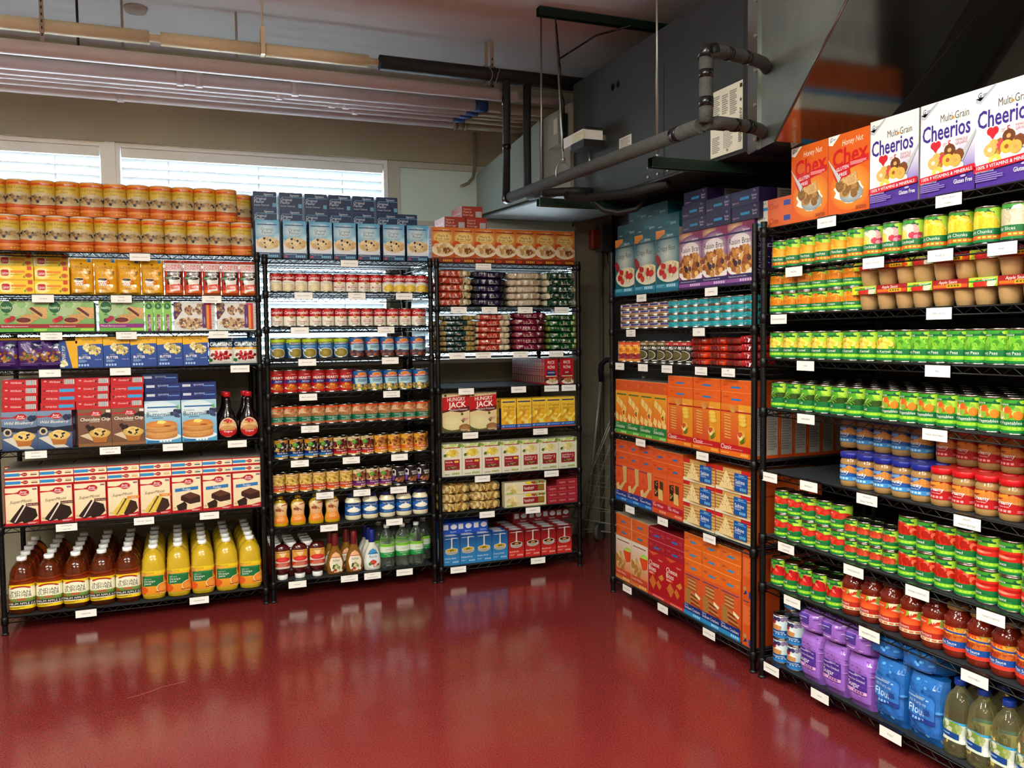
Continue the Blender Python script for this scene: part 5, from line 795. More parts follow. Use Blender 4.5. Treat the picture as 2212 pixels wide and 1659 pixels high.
# ================================================================ shelf labels
HOLD = mat('dark_label_holder', '#15171a', .25, spec=.6)
def tagcard(u, ti, px, text, under=None):
    z = TZ[u][ti-1]; s = spx(u, px, z); w, h = .094, .036
    c = MB(); c.box(-w/2, -.0098, -.040, w/2, -.0088, -.004, PAPER, '#f1efe9')
    a = Art(w, h); L = text.split('/')
    for i, t in enumerate(L): a.T(t, .5, {1: .5, 2: .74-.46*i, 3: .8-.3*i}[len(L)], .15 if len(L) < 3 else .13, '#4a4a4a', .84)
    lay(c, a, lambda x, zz, l: (x-w/2, -.0099-l, zz-.040), PAPER)
    hm = _c.get('hold')
    if not hm:
        g = MB(); g.box(-.048, -.0086, -.041, .048, -.0078, .0005, HOLD); g.box(-.048, -.0096, -.0035, .048, -.0078, .0005, HOLD); g.box(-.048, -.0078, -.0010, .048, .010, .0008, HOLD); hm = _c['hold'] = g.build('clip_holder')
    words = under or ('reading ' + ' '.join(L))
    r = new('shelf_label', None, None, P(u, s, 0, z), RZ[u]); tag(r, 'white shelf label %s, on the %s' % (words, UD[u]), 'shelf label', 'shelf labels')
    new('clip_holder', hm, r); new('card', c.build('card'), r)
for u, ti, l in (
    ('A', 1, [(302, 'OATMEAL CANISTER')]), ('A', 2, [(93, 'TEA BAGS'), (262, 'COFFEE/REGULAR'), (457, 'COFFEE/DECAFFEINATED')]), ('A', 3, [(111, 'NUTRI GRAIN/STRAWBERRY', 'under strawberry cereal bar boxes'), (273, 'NUTRI GRAIN/MIXED BERRY', 'under mixed berry cereal bars'), (472, 'GRANOLA BARS')]),
    ('A', 4, [(108, 'TRAIL MIX'), (260, 'POPCORN'), (518, 'DRIED CRANBERRIES')]), ('A', 5, [(78, 'BLUEBERRY/MUFFIN MIX'), (238, 'CHOCOLATE CHIP/MUFFIN MIX'), (373, 'PANCAKE MIX'), (512, 'PANCAKE SYRUP')]),
    ('A', 6, [(144, 'CHOCOLATE/CAKE MIX'), (311, 'CAKE MIX - YELLOW'), (452, 'BROWNIE MIX')]), ('A', 7, [(186, 'APPLE JUICE'), (430, 'ORANGE JUICE')]),
    ('B', 1, [(754, 'OATMEAL PACKETS')]), ('B', 2, [(655, 'CREAM OF POTATO'), (770, 'CREAM OF/MUSHROOM'), (872, 'CREAM OF CHICKEN')]), ('B', 3, [(647, 'TOMATO SOUP'), (833, 'CHICKEN/NOODLE SOUP')]), ('B', 4, [(663, 'SPLIT PEA SOUP'), (842, 'LENTIL SOUP')]),
    ('B', 5, [(665, 'HEARTY MEAT SOUP'), (845, 'VEGGIE CLASSIC/SOUTHWESTERN')]), ('B', 6, [(669, 'CANNED/GREAT NORTHERN/BEANS')]), ('B', 7, [(647, 'CANNED/BLACK BEANS'), (758, 'CANNED/KIDNEY BEANS'), (862, 'CHILI BEANS')]),
    ('B', 8, [(701, 'CANNED/GARBANZO BEANS'), (781, 'PINTO BEANS/CANNED'), (860, 'REFRIED BEANS')]), ('B', 9, [(710, 'MUSTARD'), (851, 'MAYONNAISE')]), ('B', 10, [(642, 'KETCHUP'), (754, 'ITALIAN/SALAD DRESSING'), (804, 'RANCH/SALAD DRESSING'), (873, 'WHITE VINEGAR')]),
    ('C', 1, [(1043, 'OATMEAL PACKETS/MAPLE BROWN SUGAR')]), ('C', 2, [(990, 'BLACK-EYED PEAS/DRIED'), (1056, 'BLACK BEANS/DRIED'), (1133, 'PINTO BEANS/DRIED'), (1212, 'BABY LIMA BEANS')]), ('C', 3, [(987, 'LENTILS DRIED'), (1043, 'GREAT NORTHERN/BEANS DRIED'), (1123, 'RED KIDNEY BEANS/DRIED'), (1200, 'SPLIT PEAS DRIED')]),
    ('C', 4, [(1006, 'WHITE RICE'), (1119, 'BROWN RICE'), (1190, 'RICE-RONI CHICKEN', 'under the chicken rice mix box'), (1227, 'RICE-RONI BEEF', 'under the beef rice mix box')]), ('C', 5, [(1015, 'POTATOES, BOXED'), (1166, 'MACARONI/AND CHEESE')]), ('C', 6, [(1041, 'PASTA, BOXED'), (1190, 'MACARONI BOXED')]),
    ('C', 7, [(1051, 'EGG NOODLES'), (1150, 'SPAGHETTI')]), ('C', 8, [(989, 'CHICKEN BROTH'), (1161, 'BEEF BROTH')]),
    ('D', 1, [(1389, 'RICE KRISPIES', 'under the teal crispy rice cereal'), (1540, 'RAISIN BRAN')]), ('D', 2, [(1366, 'CANNED/CHICKEN'), (1513, 'TUNA')]), ('D', 3, [(1342, 'SPAGHETTI'), (1392, 'CHILI'), (1444, 'CHILI WITH BEANS'), (1518, 'CHICKEN/RAMEN NOODLES'), (1577, 'BEEF/RAMEN NOODLES')]),
    ('D', 4, [(1387, 'CLUB CRACKERS'), (1521, 'RITZ CRACKERS', 'under the round cracker boxes')]), ('D', 5, [(1364, 'TRISCUITS', 'under woven wheat cracker boxes'), (1435, 'WHEAT THINS', 'under thin wheat cracker boxes'), (1536, 'SALTINE CRACKERS')]), ('D', 6, [(1358, 'VANILLA WAFERS'), (1435, 'CHEEZ-ITS', 'under cheese cracker boxes'), (1535, 'GRAHAM CRACKERS')]),
    ('E', 1, [(1790, 'HONEY NUT CHEX', 'under the orange honey nut cereal boxes'), (2054, 'MULTI GRAIN/CHEERIOS', 'under the white and purple cereal boxes')]), ('E', 2, [(1719, 'PEACHES'), (1891, 'FRUIT COCKTAIL'), (2036, 'PINEAPPLE'), (2170, 'PEARS')]), ('E', 3, [(1686, 'MANDARIN ORANGES'), (2033, 'APPLESAUCE')]), ('E', 4, [(1744, 'CORN'), (2030, 'PEAS')]),
    ('E', 5, [(1745, 'GREEN BEANS'), (2024, 'MIXED VEGETABLES')]), ('E', 6, [(1666, 'STRAWBERRY JELLY'), (1751, 'GRAPE JELLY'), (1877, 'CRUNCHY/PEANUT BUTTER'), (2094, 'CREAMY/PEANUT BUTTER')]), ('E', 7, [(1702, 'WHOLE PEELED/TOMATOES'), (1848, 'TOMATOE PASTE'), (1986, 'STEWED TOMATOES'), (2145, 'TOMATO SAUCE')]),
    ('E', 8, [(1715, 'DICED TOMATOES'), (1882, 'SPAGHETTI SAUCE'), (2110, 'WITH MEAT')]), ('E', 9, [(1670, 'EVAPORATED MILK'), (1775, 'SUGAR'), (1928, 'FLOUR')])):
    for q in l: tagcard(u, ti, *q)
# ================================================================ goods on the shelves
ORD = ['leftmost', 'second', 'third', 'fourth', 'fifth', 'sixth', 'seventh', 'eighth', 'ninth', 'tenth', 'eleventh', 'twelfth', 'thirteenth', 'fourteenth', 'fifteenth']
ROW = ['', 'second row back', 'third row back', 'fourth row back', 'fifth row back', 'sixth row back', 'seventh row back', 'eighth row back', 'ninth row back', 'tenth row back', 'eleventh row back', 'twelfth row back', 'thirteenth row back', 'fourteenth row back', 'fifteenth row back', 'sixteenth row back']
rnd = random.Random(5)
def put(key, u, s, d, z, label, group, rz=0):
    T = TY[key]; loc = P(u, s, d, z); r = RZ[u]+rz
    if T['parts'][0][0] is None:
        o = new(T['name'], T['parts'][0][1], None, loc, r); tag(o, label, T['cat'], group)
    else:
        o = thing(T['name'], label, T['cat'], loc, r, group)
        for nm, me in T['parts']: new(nm, me, o)
    return o
def lvl(i, n):
    if n == 1: return ''
    if n == 2: return ('lower layer', 'upper layer')[i]
    return 'bottom layer' if i == 0 else 'top layer' if i == n-1 else ('second', 'third', 'fourth', 'fifth', 'sixth')[i-1]+' layer up'
def run(u, ti, key, a, b, n, desc, grp, lv=1, dp=1, d0=.020, rot=.0, z0=0, jit=.0, pitch=None, cs=None, only=None, dz=None, rows=None, wh=None, stag=0, rz0=0):
    """n things between picture columns a and b on tier ti of unit u; lv layers, dp rows deep"""
    keys = key if isinstance(key, (list, tuple)) else [key]; T = TY[keys[0]]; z = TZ[u][ti-1]+z0
    zz = z+T['h']*.5
    if cs: S = [spx(u, c, zz, d0) for c in cs]; n = len(cs)
    elif pitch: S = [a+pitch*i for i in range(n)]
    else: s0 = spx(u, a, zz, d0); s1 = spx(u, b, zz, d0); S = [s0+(s1-s0)*(i+.5)/n for i in range(n)]
    cnt = 0
    for r in (rows if rows is not None else range(dp)):
        for l in range(lv):
            for i, s in enumerate(S):
                if only and not only(i, l, r): continue
                k = keys[(i+l*2+r) % len(keys)]; Tk = TY[k]
                lab = desc+(', '+((ORD[i]+' from left') if i else 'leftmost') if n > 1 else '')
                ex = [t for t in (lvl(l, lv), ROW[r] if r else ('front row' if dp > 1 or rows else ''), wh or '') if t]
                lab += (', '+', '.join(ex) if ex else '')
                put(k, u, s+stag*(r % 2)+rnd.uniform(-jit, jit), d0+Tk['d']/2+r*(Tk['d']+.004)+rnd.uniform(0, jit), z+l*(dz or Tk['h'])+.0002*(l+1), lab, grp, rz0+rnd.uniform(-rot, rot))
                cnt += 1
    return S
C = .22   # how far a can is turned on its shelf, at most
# unit A
run('A', 1, 'oats', -16, 546, 11, 'orange oats canister in lower layer', 'oats canisters', rot=.2, d0=.02)
run('A', 1, 'oats', -46, 513, 11, 'orange oats canister in upper layer', 'oats canisters', rot=.3, z0=.1722, d0=.03)
run('A', 1, 'oats', 0, 0, 1, 'orange oats canister in upper layer at back right', 'oats canisters', cs=[522], z0=.1722, d0=.18)
run('A', 1, 'oats', 0, 0, 1, 'orange oats canister in lower layer at back right', 'oats canisters', cs=[522], d0=.18)
run('A', 2, 'tea', -4, 151, 2, 'yellow tea bag box', 'tea boxes', lv=2, jit=.001)
run('A', 2, 'tea', -4, 151, 2, 'yellow tea bag box in the shaded rear stack', 'tea boxes', d0=.14, lv=3, dz=.0675)
run('A', 2, 'gev', 150, 354, 4, 'golden coffee bag in the shaded second row', 'regular coffee bags', d0=.1); run('A', 2, 'dunk', 355, 557, 5, 'orange decaf coffee bag in the shaded second row', 'decaf coffee bags', d0=.1)
run('A', 3, 'nuts', -2, 312, 3, 'green cereal bar box in the second row', 'cereal bar boxes', d0=.2); run('A', 3, 'gran', 374, 557, 2, 'granola bar box in the second row', 'granola bar boxes', d0=.1)
run('A', 4, 'pop', 5, 450, 8, 'popcorn box in the second row', 'popcorn boxes', d0=.16); run('A', 4, 'crais', 451, 558, 2, 'dried cranberry bag in the third row', 'dried cranberry bags', d0=.14)
run('A', 2, 'gev', 150, 354, 4, 'golden coffee bag with red patterned cup', 'regular coffee bags', rot=.05)
run('A', 2, 'dunk', 355, 557, 5, 'orange decaf coffee bag with white cup', 'decaf coffee bags', rot=.05)
run('A', 3, 'nuts', -2, 203, 2, 'green strawberry cereal bar box', 'cereal bar boxes')
run('A', 3, 'nutm', 212, 312, 1, 'green mixed berry cereal bar box', 'cereal bar boxes')
run('A', 3, 'nutn', 312, 372, 3, 'narrow end of green cereal bar box', 'cereal bar box ends')
run('A', 3, 'gran', 374, 557, 2, 'white and purple granola bar box', 'granola bar boxes')
run('A', 4, ['trail1', 'trail2'], 0, 0, 3, 'purple trail mix bag', 'trail mix bags', cs=[8, 68, 112], rot=.08)
run('A', 4, 'popside', 133, 163, 1, 'blue and yellow popcorn box showing its narrow side', 'popcorn boxes', d0=.02)
run('A', 4, 'pop', 163, 450, 5, 'blue and yellow butter popcorn box', 'popcorn boxes')
run('A', 4, 'crais', 0, 0, 2, 'white dried cranberry bag', 'dried cranberry bags', cs=[478, 531], rot=.04)
run('A', 4, 'crais', 0, 0, 1, 'white dried cranberry bag tucked behind the front two', 'dried cranberry bags', cs=[508], d0=.06)
run('A', 5, 'blue', 3, 156, 2, 'upright wild blueberry muffin mix box', 'muffin mix boxes')
run('A', 5, 'choc', 168, 313, 2, 'upright chocolate chip muffin mix box', 'muffin mix boxes')
BK = dict(z0=.1865)
for i in range(4):
    lv = lvl(i, 4)
    run('A', 5, 'rfb0', 0, 0, 1, 'red blueberry muffin mix box lying flat, left stack, '+lv, 'flat muffin mix boxes', cs=[43], z0=.1865+.0387*i, jit=.002)
    run('A', 5, 'rfb1' if i < 3 else 'rfb0', 0, 0, 1, 'red blueberry muffin mix box lying flat, right stack, '+lv, 'flat muffin mix boxes', cs=[126], z0=.1865+.0387*i, jit=.002)
    run('A', 5, 'rfc0', 0, 0, 1, 'red chocolate chip muffin box lying flat, left stack, '+lv, 'flat muffin mix boxes', cs=[200], z0=.1865+.0387*i, jit=.002)
    run('A', 5, 'rfc1' if i in (1, 2) else 'rfc0', 0, 0, 1, 'red chocolate chip muffin box lying flat, right stack, '+lv, 'flat muffin mix boxes', cs=[274], z0=.1865+.0387*i, jit=.002)
for c, nm in ((43, 'left blueberry'), (126, 'right blueberry'), (200, 'left chocolate chip'), (274, 'right chocolate chip')): run('A', 5, 'blue' if 'blue' in nm else 'choc', 0, 0, 1, 'muffin mix box standing behind the %s front box' % nm, 'muffin mix boxes', cs=[c], d0=.10)
run('A', 5, 'panc', 312, 469, 2, 'upright buttermilk pancake mix box', 'pancake mix boxes')
run('A', 5, 'panc', 312, 469, 2, 'buttermilk pancake mix box one row behind', 'pancake mix boxes', d0=.12)
run('A', 5, 'nflat', 312, 468, 2, 'dark blue pancake mix box lying flat', 'flat pancake mix boxes', lv=2, z0=.2155, dz=.0452, jit=.002)
run('A', 5, 'nflat', 0, 0, 1, 'dark blue pancake box, highest at back left', 'flat pancake mix boxes', cs=[346], z0=.2155+.0907, d0=.05)
run('A', 5, 'syr', 0, 0, 2, 'dark syrup bottle with red cap', 'syrup bottles', cs=[492, 538])
run('A', 5, 'syr', 0, 0, 2, 'dark syrup bottle with red cap behind the front two', 'syrup bottles', cs=[487, 530], d0=.1)
for k, a, b, n, nm in (('devil', 9, 231, 3, "dark chocolate cake mix box"), ('yellow', 231, 370, 2, 'yellow cake mix box'), ('fudge', 370, 565, 3, 'fudge brownie mix box')):
    run('A', 6, 'cake'+k, a, b, n, 'upright '+nm, 'cake and brownie mix boxes')
    run('A', 6, 'cf'+k, a, b, n, nm+' lying flat', 'flat cake and brownie mix boxes', lv=2, z0=.1905, dz=.0383, jit=.0015)
    run('A', 6, 'cf'+k, a, b, n, nm+' lying flat one row deeper', 'flat cake and brownie mix boxes', lv=2, z0=.1905, dz=.0383, jit=.0015, d0=.205)
    run('A', 6, 'cake'+k, a, b, n, 'upright '+nm+' one row deeper', 'cake and brownie mix boxes', d0=.25)
run('A', 7, 'aj', 15, 303, 5, 'amber apple juice bottle', 'apple juice bottles', dp=5, rot=.04)
run('A', 7, 'oj', 304, 567, 5, 'orange juice bottle', 'orange juice bottles', dp=5, rot=.04)
# unit B
run('B', 1, 'oat', 0, 0, 7, 'upright blue oatmeal packet box', 'blue oatmeal boxes', cs=[578, 637, 693, 745, 797, 851, 902])
run('B', 1, 'oflat', 0, 0, 7, 'dark blue oatmeal box end', 'blue oatmeal box ends', cs=[575, 631, 685, 736, 787, 838, 880], lv=4, dz=.0903, d0=.10, only=lambda i, l, r: l < 3 or i < 6)
R = dict(rot=C, jit=.001)
run('B', 2, 'campp', 583, 720, 5, 'red and white potato soup can', 'potato soup cans', dp=2, stag=.036, **R); run('B', 2, 'campm', 722, 827, 4, 'red and white mushroom soup can', 'mushroom soup cans', dp=2, stag=.036, **R); run('B', 2, 'campk', 829, 924, 4, 'red, white and yellow chicken soup can', 'cream of chicken soup cans', dp=2, stag=.036, **R)
run('B', 3, 'campt', 585, 751, 6, 'red and white tomato soup can', 'tomato soup cans', dp=2, stag=.036, **R); run('B', 3, 'campn', 753, 918, 6, 'red and white chicken noodle soup can', 'chicken noodle soup cans', dp=2, stag=.036, **R)
run('B', 4, 'pea', 583, 756, 5, 'blue and lime green split pea soup can', 'split pea soup cans', dp=2, stag=.036, **R); run('B', 4, 'lentil', 756, 920, 5, 'blue lentil soup can with dark lentils', 'lentil soup cans', dp=2, stag=.036, **R)
run('B', 5, 'heart', 583, 764, 6, 'tall red hearty beef soup can', 'beef soup cans', dp=2, stag=.036, **R); run('B', 5, 'veg', 764, 926, 5, 'blue vegetable soup can with yellow pasta', 'vegetable soup cans', dp=2, stag=.036, **R)
run('B', 6, 'gnb', 584, 929, 12, 'teal and orange great northern bean can', 'great northern bean cans', dp=2, stag=.036, **R)
run('B', 7, 'bb', 592, 722, 4, 'blue black bean can', 'black bean cans', dp=2, stag=.036, **R); run('B', 7, 'kb', 722, 811, 3, 'dark red kidney bean can', 'kidney bean cans', dp=2, stag=.036, **R); run('B', 7, 'chb', 811, 924, 4, 'orange chili bean can', 'chili bean cans', dp=2, stag=.036, **R)
run('B', 8, 'gar', 587, 764, 6, 'red and orange garbanzo bean can', 'garbanzo bean cans', dp=2, stag=.036, **R); run('B', 8, 'pin', 764, 850, 3, 'purple pinto bean can', 'pinto bean cans', dp=2, stag=.036, **R); run('B', 8, 'ref', 850, 931, 3, 'black refried bean can', 'refried bean cans', rot=.1, dp=2)
run('B', 9, 'must', 0, 0, 4, 'yellow mustard bottle', 'mustard bottles', cs=[607, 645, 684, 719], rot=.08); run('B', 9, 'mayo', 747, 929, 5, 'mayonnaise jar with blue label', 'mayonnaise jars', rot=.1)
run('B', 10, 'ket', 0, 0, 3, 'dark red ketchup bottle standing on its cap', 'ketchup bottles', cs=[611, 649, 687], rot=.05)
run('B', 10, 'ketf', 0, 0, 3, 'ketchup bottle with white cap up', 'ketchup bottles', cs=[600, 634, 670], dp=5, rows=[1, 2, 3, 4], d0=.012)
run('B', 10, 'ital', 0, 0, 2, 'italian dressing bottle with dark red neck', 'italian dressing bottles', cs=[726, 767]); run('B', 10, 'ital', 0, 0, 2, 'italian dressing bottle set one row back', 'italian dressing bottles', cs=[716, 750], d0=.09)
run('B', 10, 'ran', 0, 0, 1, 'front ranch dressing bottle with blue neck', 'ranch dressing bottles', cs=[806]); run('B', 10, 'ran', 0, 0, 1, 'ranch dressing bottle second in its file', 'ranch dressing bottles', cs=[799], d0=.09); run('B', 10, 'ran', 0, 0, 1, 'ranch dressing bottle third in its file', 'ranch dressing bottles', cs=[792], d0=.16)
run('B', 10, 'vin', 0, 0, 3, 'clear vinegar bottle with green label', 'vinegar bottles', cs=[839, 873, 903]); run('B', 10, 'vin', 0, 0, 4, 'clear vinegar bottle one row behind', 'vinegar bottles', cs=[822, 853, 884, 918], d0=.12)
# unit C
run('C', 1, 'mapl', 933, 1241, 7, 'upright maple brown sugar oatmeal box', 'maple oatmeal boxes')
run('C', 1, 'mapl', 933, 1050, 3, 'maple oatmeal box standing in second row', 'maple oatmeal boxes', d0=.13)
run('C', 1, 'mflat', 0, 0, 2, 'rust red oatmeal box lying behind the upright row', 'rust red oatmeal boxes', cs=[983, 1029], z0=.2003, d0=.09); run('C', 1, 'mflat', 0, 0, 1, 'topmost rust red oatmeal box', 'rust red oatmeal boxes', cs=[1020], z0=.2710, d0=.13, rot=.0)
for ti, rows in ((2, (('bep', 982, 5, .0415, 'orange and white black-eyed pea bag'), ('blk', 1058, 5, .0405, 'dark purple black bean bag'), ('pinto', 1133, 5, .0400, 'pale pinto bean bag'), ('lima', 1210, 5, .0405, 'green and white lima bean bag'))),
                 (3, (('len', 990, 7, .0300, 'dark teal lentil bag'), ('gn', 1066, 6, .036, 'red and white great northern bean bag'), ('kid', 1143, 6, .0375, 'maroon kidney bean bag'), ('spl', 1216, 6, .0355, 'green split pea bag')))):
    for k, c, n, dz, nm in rows:
        s0 = spx('C', c, TZ['C'][ti-1]+.08, .05)
        for i in range(n):
            o = put('%s%d' % (k, i % 2), 'C', s0+rnd.uniform(-.006, .006), .09+rnd.uniform(-.006, .006), TZ['C'][ti-1]+.0005+i*dz, nm+' lying in its stack, '+lvl(i, n), nm.split(' ', 1)[1]+' stack', rnd.uniform(-.06, .06)); o.scale = (1, 1, dz/.0445*1.04); o.rotation_euler.y = rnd.uniform(-.03, .03)
            if i < n-1: o = put('%s%d' % (k, i % 2), 'C', s0+rnd.uniform(-.02, .02), .25+rnd.uniform(-.01, .01), TZ['C'][ti-1]+.0005+i*dz, nm+' behind the front stack, '+lvl(i, n), nm.split(' ', 1)[1]+' rear stack', rnd.uniform(-.06, .06)); o.scale = (1, 1, dz/.0445*1.04)
run('C', 4, 'rorc', 1174, 1207, 1, 'red chicken rice mix box at the front of its row', 'rice mix boxes'); run('C', 4, 'rorb', 1208, 1241, 1, 'red beef rice mix box', 'rice mix boxes')
for r in range(1, 14): put('rorc', 'C', spx('C', 1190.5, 1.2, .012), .03+.0375*r, TZ['C'][3], 'red rice mix box, %s in the chicken row' % ROW[r], 'rice mix boxes')
run('C', 5, 'hj', 955, 1073, 2, 'large red and cream mashed potato box', 'mashed potato boxes', dp=2); run('C', 5, 'mac', 1082, 1149, 2, 'yellow macaroni and cheese box', 'left macaroni and cheese boxes'); run('C', 5, 'mac', 1149, 1242, 3, 'yellow macaroni and cheese box in the right trio', 'right macaroni and cheese boxes', d0=.035)
run('C', 5, 'mac', 1082, 1242, 5, 'macaroni and cheese box', 'hidden macaroni and cheese boxes', rows=[2], dp=3)
run('C', 6, 'rot', 954, 1125, 4, 'cream spiral pasta box with red panel', 'spiral pasta boxes', dp=2); run('C', 6, 'elb', 1125, 1246, 3, 'cream elbow macaroni box with red panel', 'elbow macaroni boxes', dp=2)
for i in range(3):
    for j, c in enumerate((985, 1052)): o = put('egg', 'C', spx('C', c, .45, .02), .09, TZ['C'][6]+.001+i*.053, 'clear bag of golden egg noodles, %s stack, %s' % (('left', 'right')[j], lvl(i, 3)), 'egg noodle bags', rnd.uniform(-.08, .08)); o.scale = (1, 1, .76)
run('C', 7, 'spag', 1089, 1182, 1, 'long cream spaghetti box facing front', 'long spaghetti boxes', lv=2, jit=.002)
run('C', 7, 'send', 1184, 1246, 3, 'red end of spaghetti box', 'spaghetti box ends', lv=4, d0=.02, jit=.001, only=lambda i, l, r: i > 0 or l < 3)
run('C', 7, 'send', 1096, 1246, 6, 'red end of spaghetti box set further back', 'spaghetti box ends', lv=5, d0=.29, jit=.001)
run('C', 8, 'broc', 958, 1097, 4, 'blue chicken broth carton', 'chicken broth cartons', dp=2, jit=.001); run('C', 8, 'brob', 1098, 1236, 4, 'red beef broth carton', 'beef broth cartons', dp=4, jit=.001)
run('C', 8, 'brfc', 0, 0, 3, 'blue broth carton lying on top of the others', 'lying chicken broth cartons', cs=[972, 1004, 1037], z0=.1703, d0=.07); run('C', 8, 'brfb', 0, 0, 4, 'red broth carton lying on top at the back', 'lying beef broth cartons', cs=[1124, 1156, 1186, 1215], z0=.1703, d0=.19)
# unit D
run('D', 1, 'rice', 1329, 1467, 3, 'teal crispy rice cereal box', 'crispy rice boxes', dp=2); run('D', 1, 'rais', 1468, 1630, 3, 'purple raisin bran cereal box', 'raisin bran boxes', dp=4)
run('D', 1, 'riflat', 1335, 1466, 3, 'teal cereal box lying flat on the upright ones', 'flat teal cereal boxes', z0=.3003, d0=.03)
run('D', 1, 'riflat', 1360, 1440, 2, 'teal cereal box lying flat, upper layer', 'flat teal cereal boxes', z0=.3752, d0=.06)
run('D', 1, 'raflat', 1473, 1640, 3, 'dark purple cereal box lying flat', 'flat purple cereal boxes', lv=2, z0=.2623, d0=.012, jit=.003)
run('D', 1, 'raflat', 0, 0, 1, 'topmost dark purple cereal box lying flat', 'flat purple cereal boxes', cs=[1502], z0=.2623+.1246, d0=.03)
run('D', 1, 'raflat', 1473, 1640, 3, 'dark purple cereal box lying flat in the rear row', 'flat purple cereal boxes', lv=2, z0=.2623, d0=.29)
run('D', 2, 'chk', 1334, 1435, 5, 'small white and blue chicken can', 'canned chicken', lv=4, rot=.12, rz0=.3); run('D', 2, 'tuna', 1436, 1627, 8, 'small teal tuna can', 'tuna cans', lv=4, rot=.12, rz0=.3)
run('D', 3, 'orc', 1330, 1376, 3, 'orange pasta can', 'orange pasta cans', rot=.1, rz0=.2); run('D', 3, 'chil', 1376, 1431, 3, 'black chili can with gold top band', 'gold band chili cans', rot=.1, rz0=.2); run('D', 3, 'chilr', 1431, 1484, 3, 'black chili can with red top band', 'red band chili cans', rot=.1, rz0=.2)
run('D', 3, 'rama', 1484, 1563, 2, 'bright orange ramen packet', 'chicken ramen packets', lv=4, jit=.004, rot=.05); run('D', 3, 'ramb', 1563, 1596, 1, 'dark red ramen packet', 'beef ramen packets', lv=4, jit=.004, rot=.05); run('D', 3, 'ramc', 1596, 1630, 1, 'crumpled glossy red ramen packet', 'loose ramen packets', lv=4, jit=.006, rot=.15)
run('D', 4, 'del', 1330, 1441, 4, 'orange and green cracker box', 'green banded cracker boxes', d0=.012); run('D', 4, 'delf', 1330, 1441, 4, 'orange cracker box lying flat over the green banded ones', 'flat orange cracker boxes', z0=.2323, d0=.012, jit=.002)
run('D', 4, 'cla', 1443, 1623, 3, 'orange and red round cracker box', 'round cracker boxes', dp=7, only=lambda i, l, r: r < 2 or i == 2); run('D', 4, 'claf', 1443, 1623, 3, 'orange cracker box lying over the round cracker boxes', 'flat round cracker boxes', lv=2, z0=.2253, jit=.002)
run('D', 5, 'ww', 1330, 1409, 3, 'orange and blue woven wheat cracker box', 'woven wheat cracker boxes'); run('D', 5, 'wwf', 1330, 1409, 3, 'orange woven wheat box lying flat', 'flat woven wheat boxes', lv=2, z0=.2083, jit=.002)
run('D', 5, 'tw', 1409, 1476, 2, 'orange and red thin wheat cracker box', 'thin wheat cracker boxes'); run('D', 5, 'twf', 1409, 1476, 2, 'orange thin wheat box lying flat', 'flat thin wheat boxes', lv=2, z0=.2023, jit=.002)
run('D', 5, 'sal', 1476, 1624, 2, 'cream and blue saltine box', 'saltine boxes', lv=3, dp=3, jit=.002, only=lambda i, l, r: r == 0 or i == 1)
run('D', 6, 'van', 1330, 1400, 2, 'vanilla wafer box with apple picture', 'vanilla wafer boxes'); run('D', 6, 'vanf', 1330, 1400, 2, 'orange vanilla wafer box lying flat', 'flat vanilla wafer boxes', lv=2, z0=.2353, jit=.002)
run('D', 6, 'chz', 1400, 1477, 2, 'dark red cheese cracker box', 'cheese cracker boxes'); run('D', 6, 'chzf', 1400, 1477, 2, 'dark red cheese cracker box lying flat', 'flat cheese cracker boxes', lv=2, z0=.2283, jit=.002)
run('D', 6, 'gra', 1478, 1600, 3, 'honey graham cracker box with blue band', 'graham cracker boxes'); run('D', 6, 'graf', 1478, 1600, 3, 'orange graham cracker box lying flat', 'flat graham cracker boxes', lv=3, z0=.2053, jit=.003)
run('D', 6, 'gras', 1603, 1624, 1, 'graham cracker box showing its narrow side', 'narrow side graham boxes', lv=2, d0=.015)
# unit E
run('E', 1, 'chexf', 1633, 1719, 1, 'orange and white cereal box lying flat', 'flat honey nut boxes', lv=2, d0=.035)
run('E', 1, 'chex', 1709, 1879, 2, 'orange honey nut cereal box', 'honey nut cereal boxes', dp=8); run('E', 1, 'cheer', 1879, 1985, 1, 'first white and purple multi grain cereal box', 'multi grain cereal boxes'); run('E', 1, 'cheer', 1990, 2108, 1, 'second white and purple multi grain cereal box', 'multi grain cereal boxes'); run('E', 1, 'cheer', 2111, 2242, 1, 'third white and purple multi grain cereal box, cut by frame', 'multi grain cereal boxes')
run('E', 1, 'cheer', 1879, 2242, 3, 'multi grain cereal box', 'rear multi grain cereal boxes', rows=[1, 2, 3, 4, 5], dp=6)
R = dict(rot=.14, jit=.001)
run('E', 2, 'peach', 1659, 1854, 6, 'green sliced peach can', 'peach cans', **R); run('E', 2, 'cock', 1854, 1980, 3, 'green fruit cocktail can', 'fruit cocktail cans', **R); run('E', 2, 'pine', 1980, 2146, 3, 'green pineapple can', 'pineapple cans', **R); run('E', 2, 'pear', 2146, 2275, 2, 'green pear slices can', 'pear cans', **R)
run('E', 3, 'mand', 1654, 1846, 6, 'small green mandarin orange can', 'mandarin orange cans', lv=2, **R)
run('E', 3, 'apl', 1843, 2244, 3, 'applesauce cup pack in printed sleeve', 'applesauce packs', lv=2, dp=2, jit=.003)
run('E', 4, 'corn', 1654, 1923, 8, 'green whole kernel corn can', 'corn cans', **R); run('E', 4, 'peas', 1923, 2262, 8, 'green sweet pea can', 'sweet pea cans', **R)
run('E', 5, 'gb', 1657, 1895, 7, 'green cut green bean can', 'green bean cans', dp=6, **R); run('E', 5, 'mv', 1895, 2255, 8, 'green mixed vegetable can', 'mixed vegetable cans', dp=6, **R)
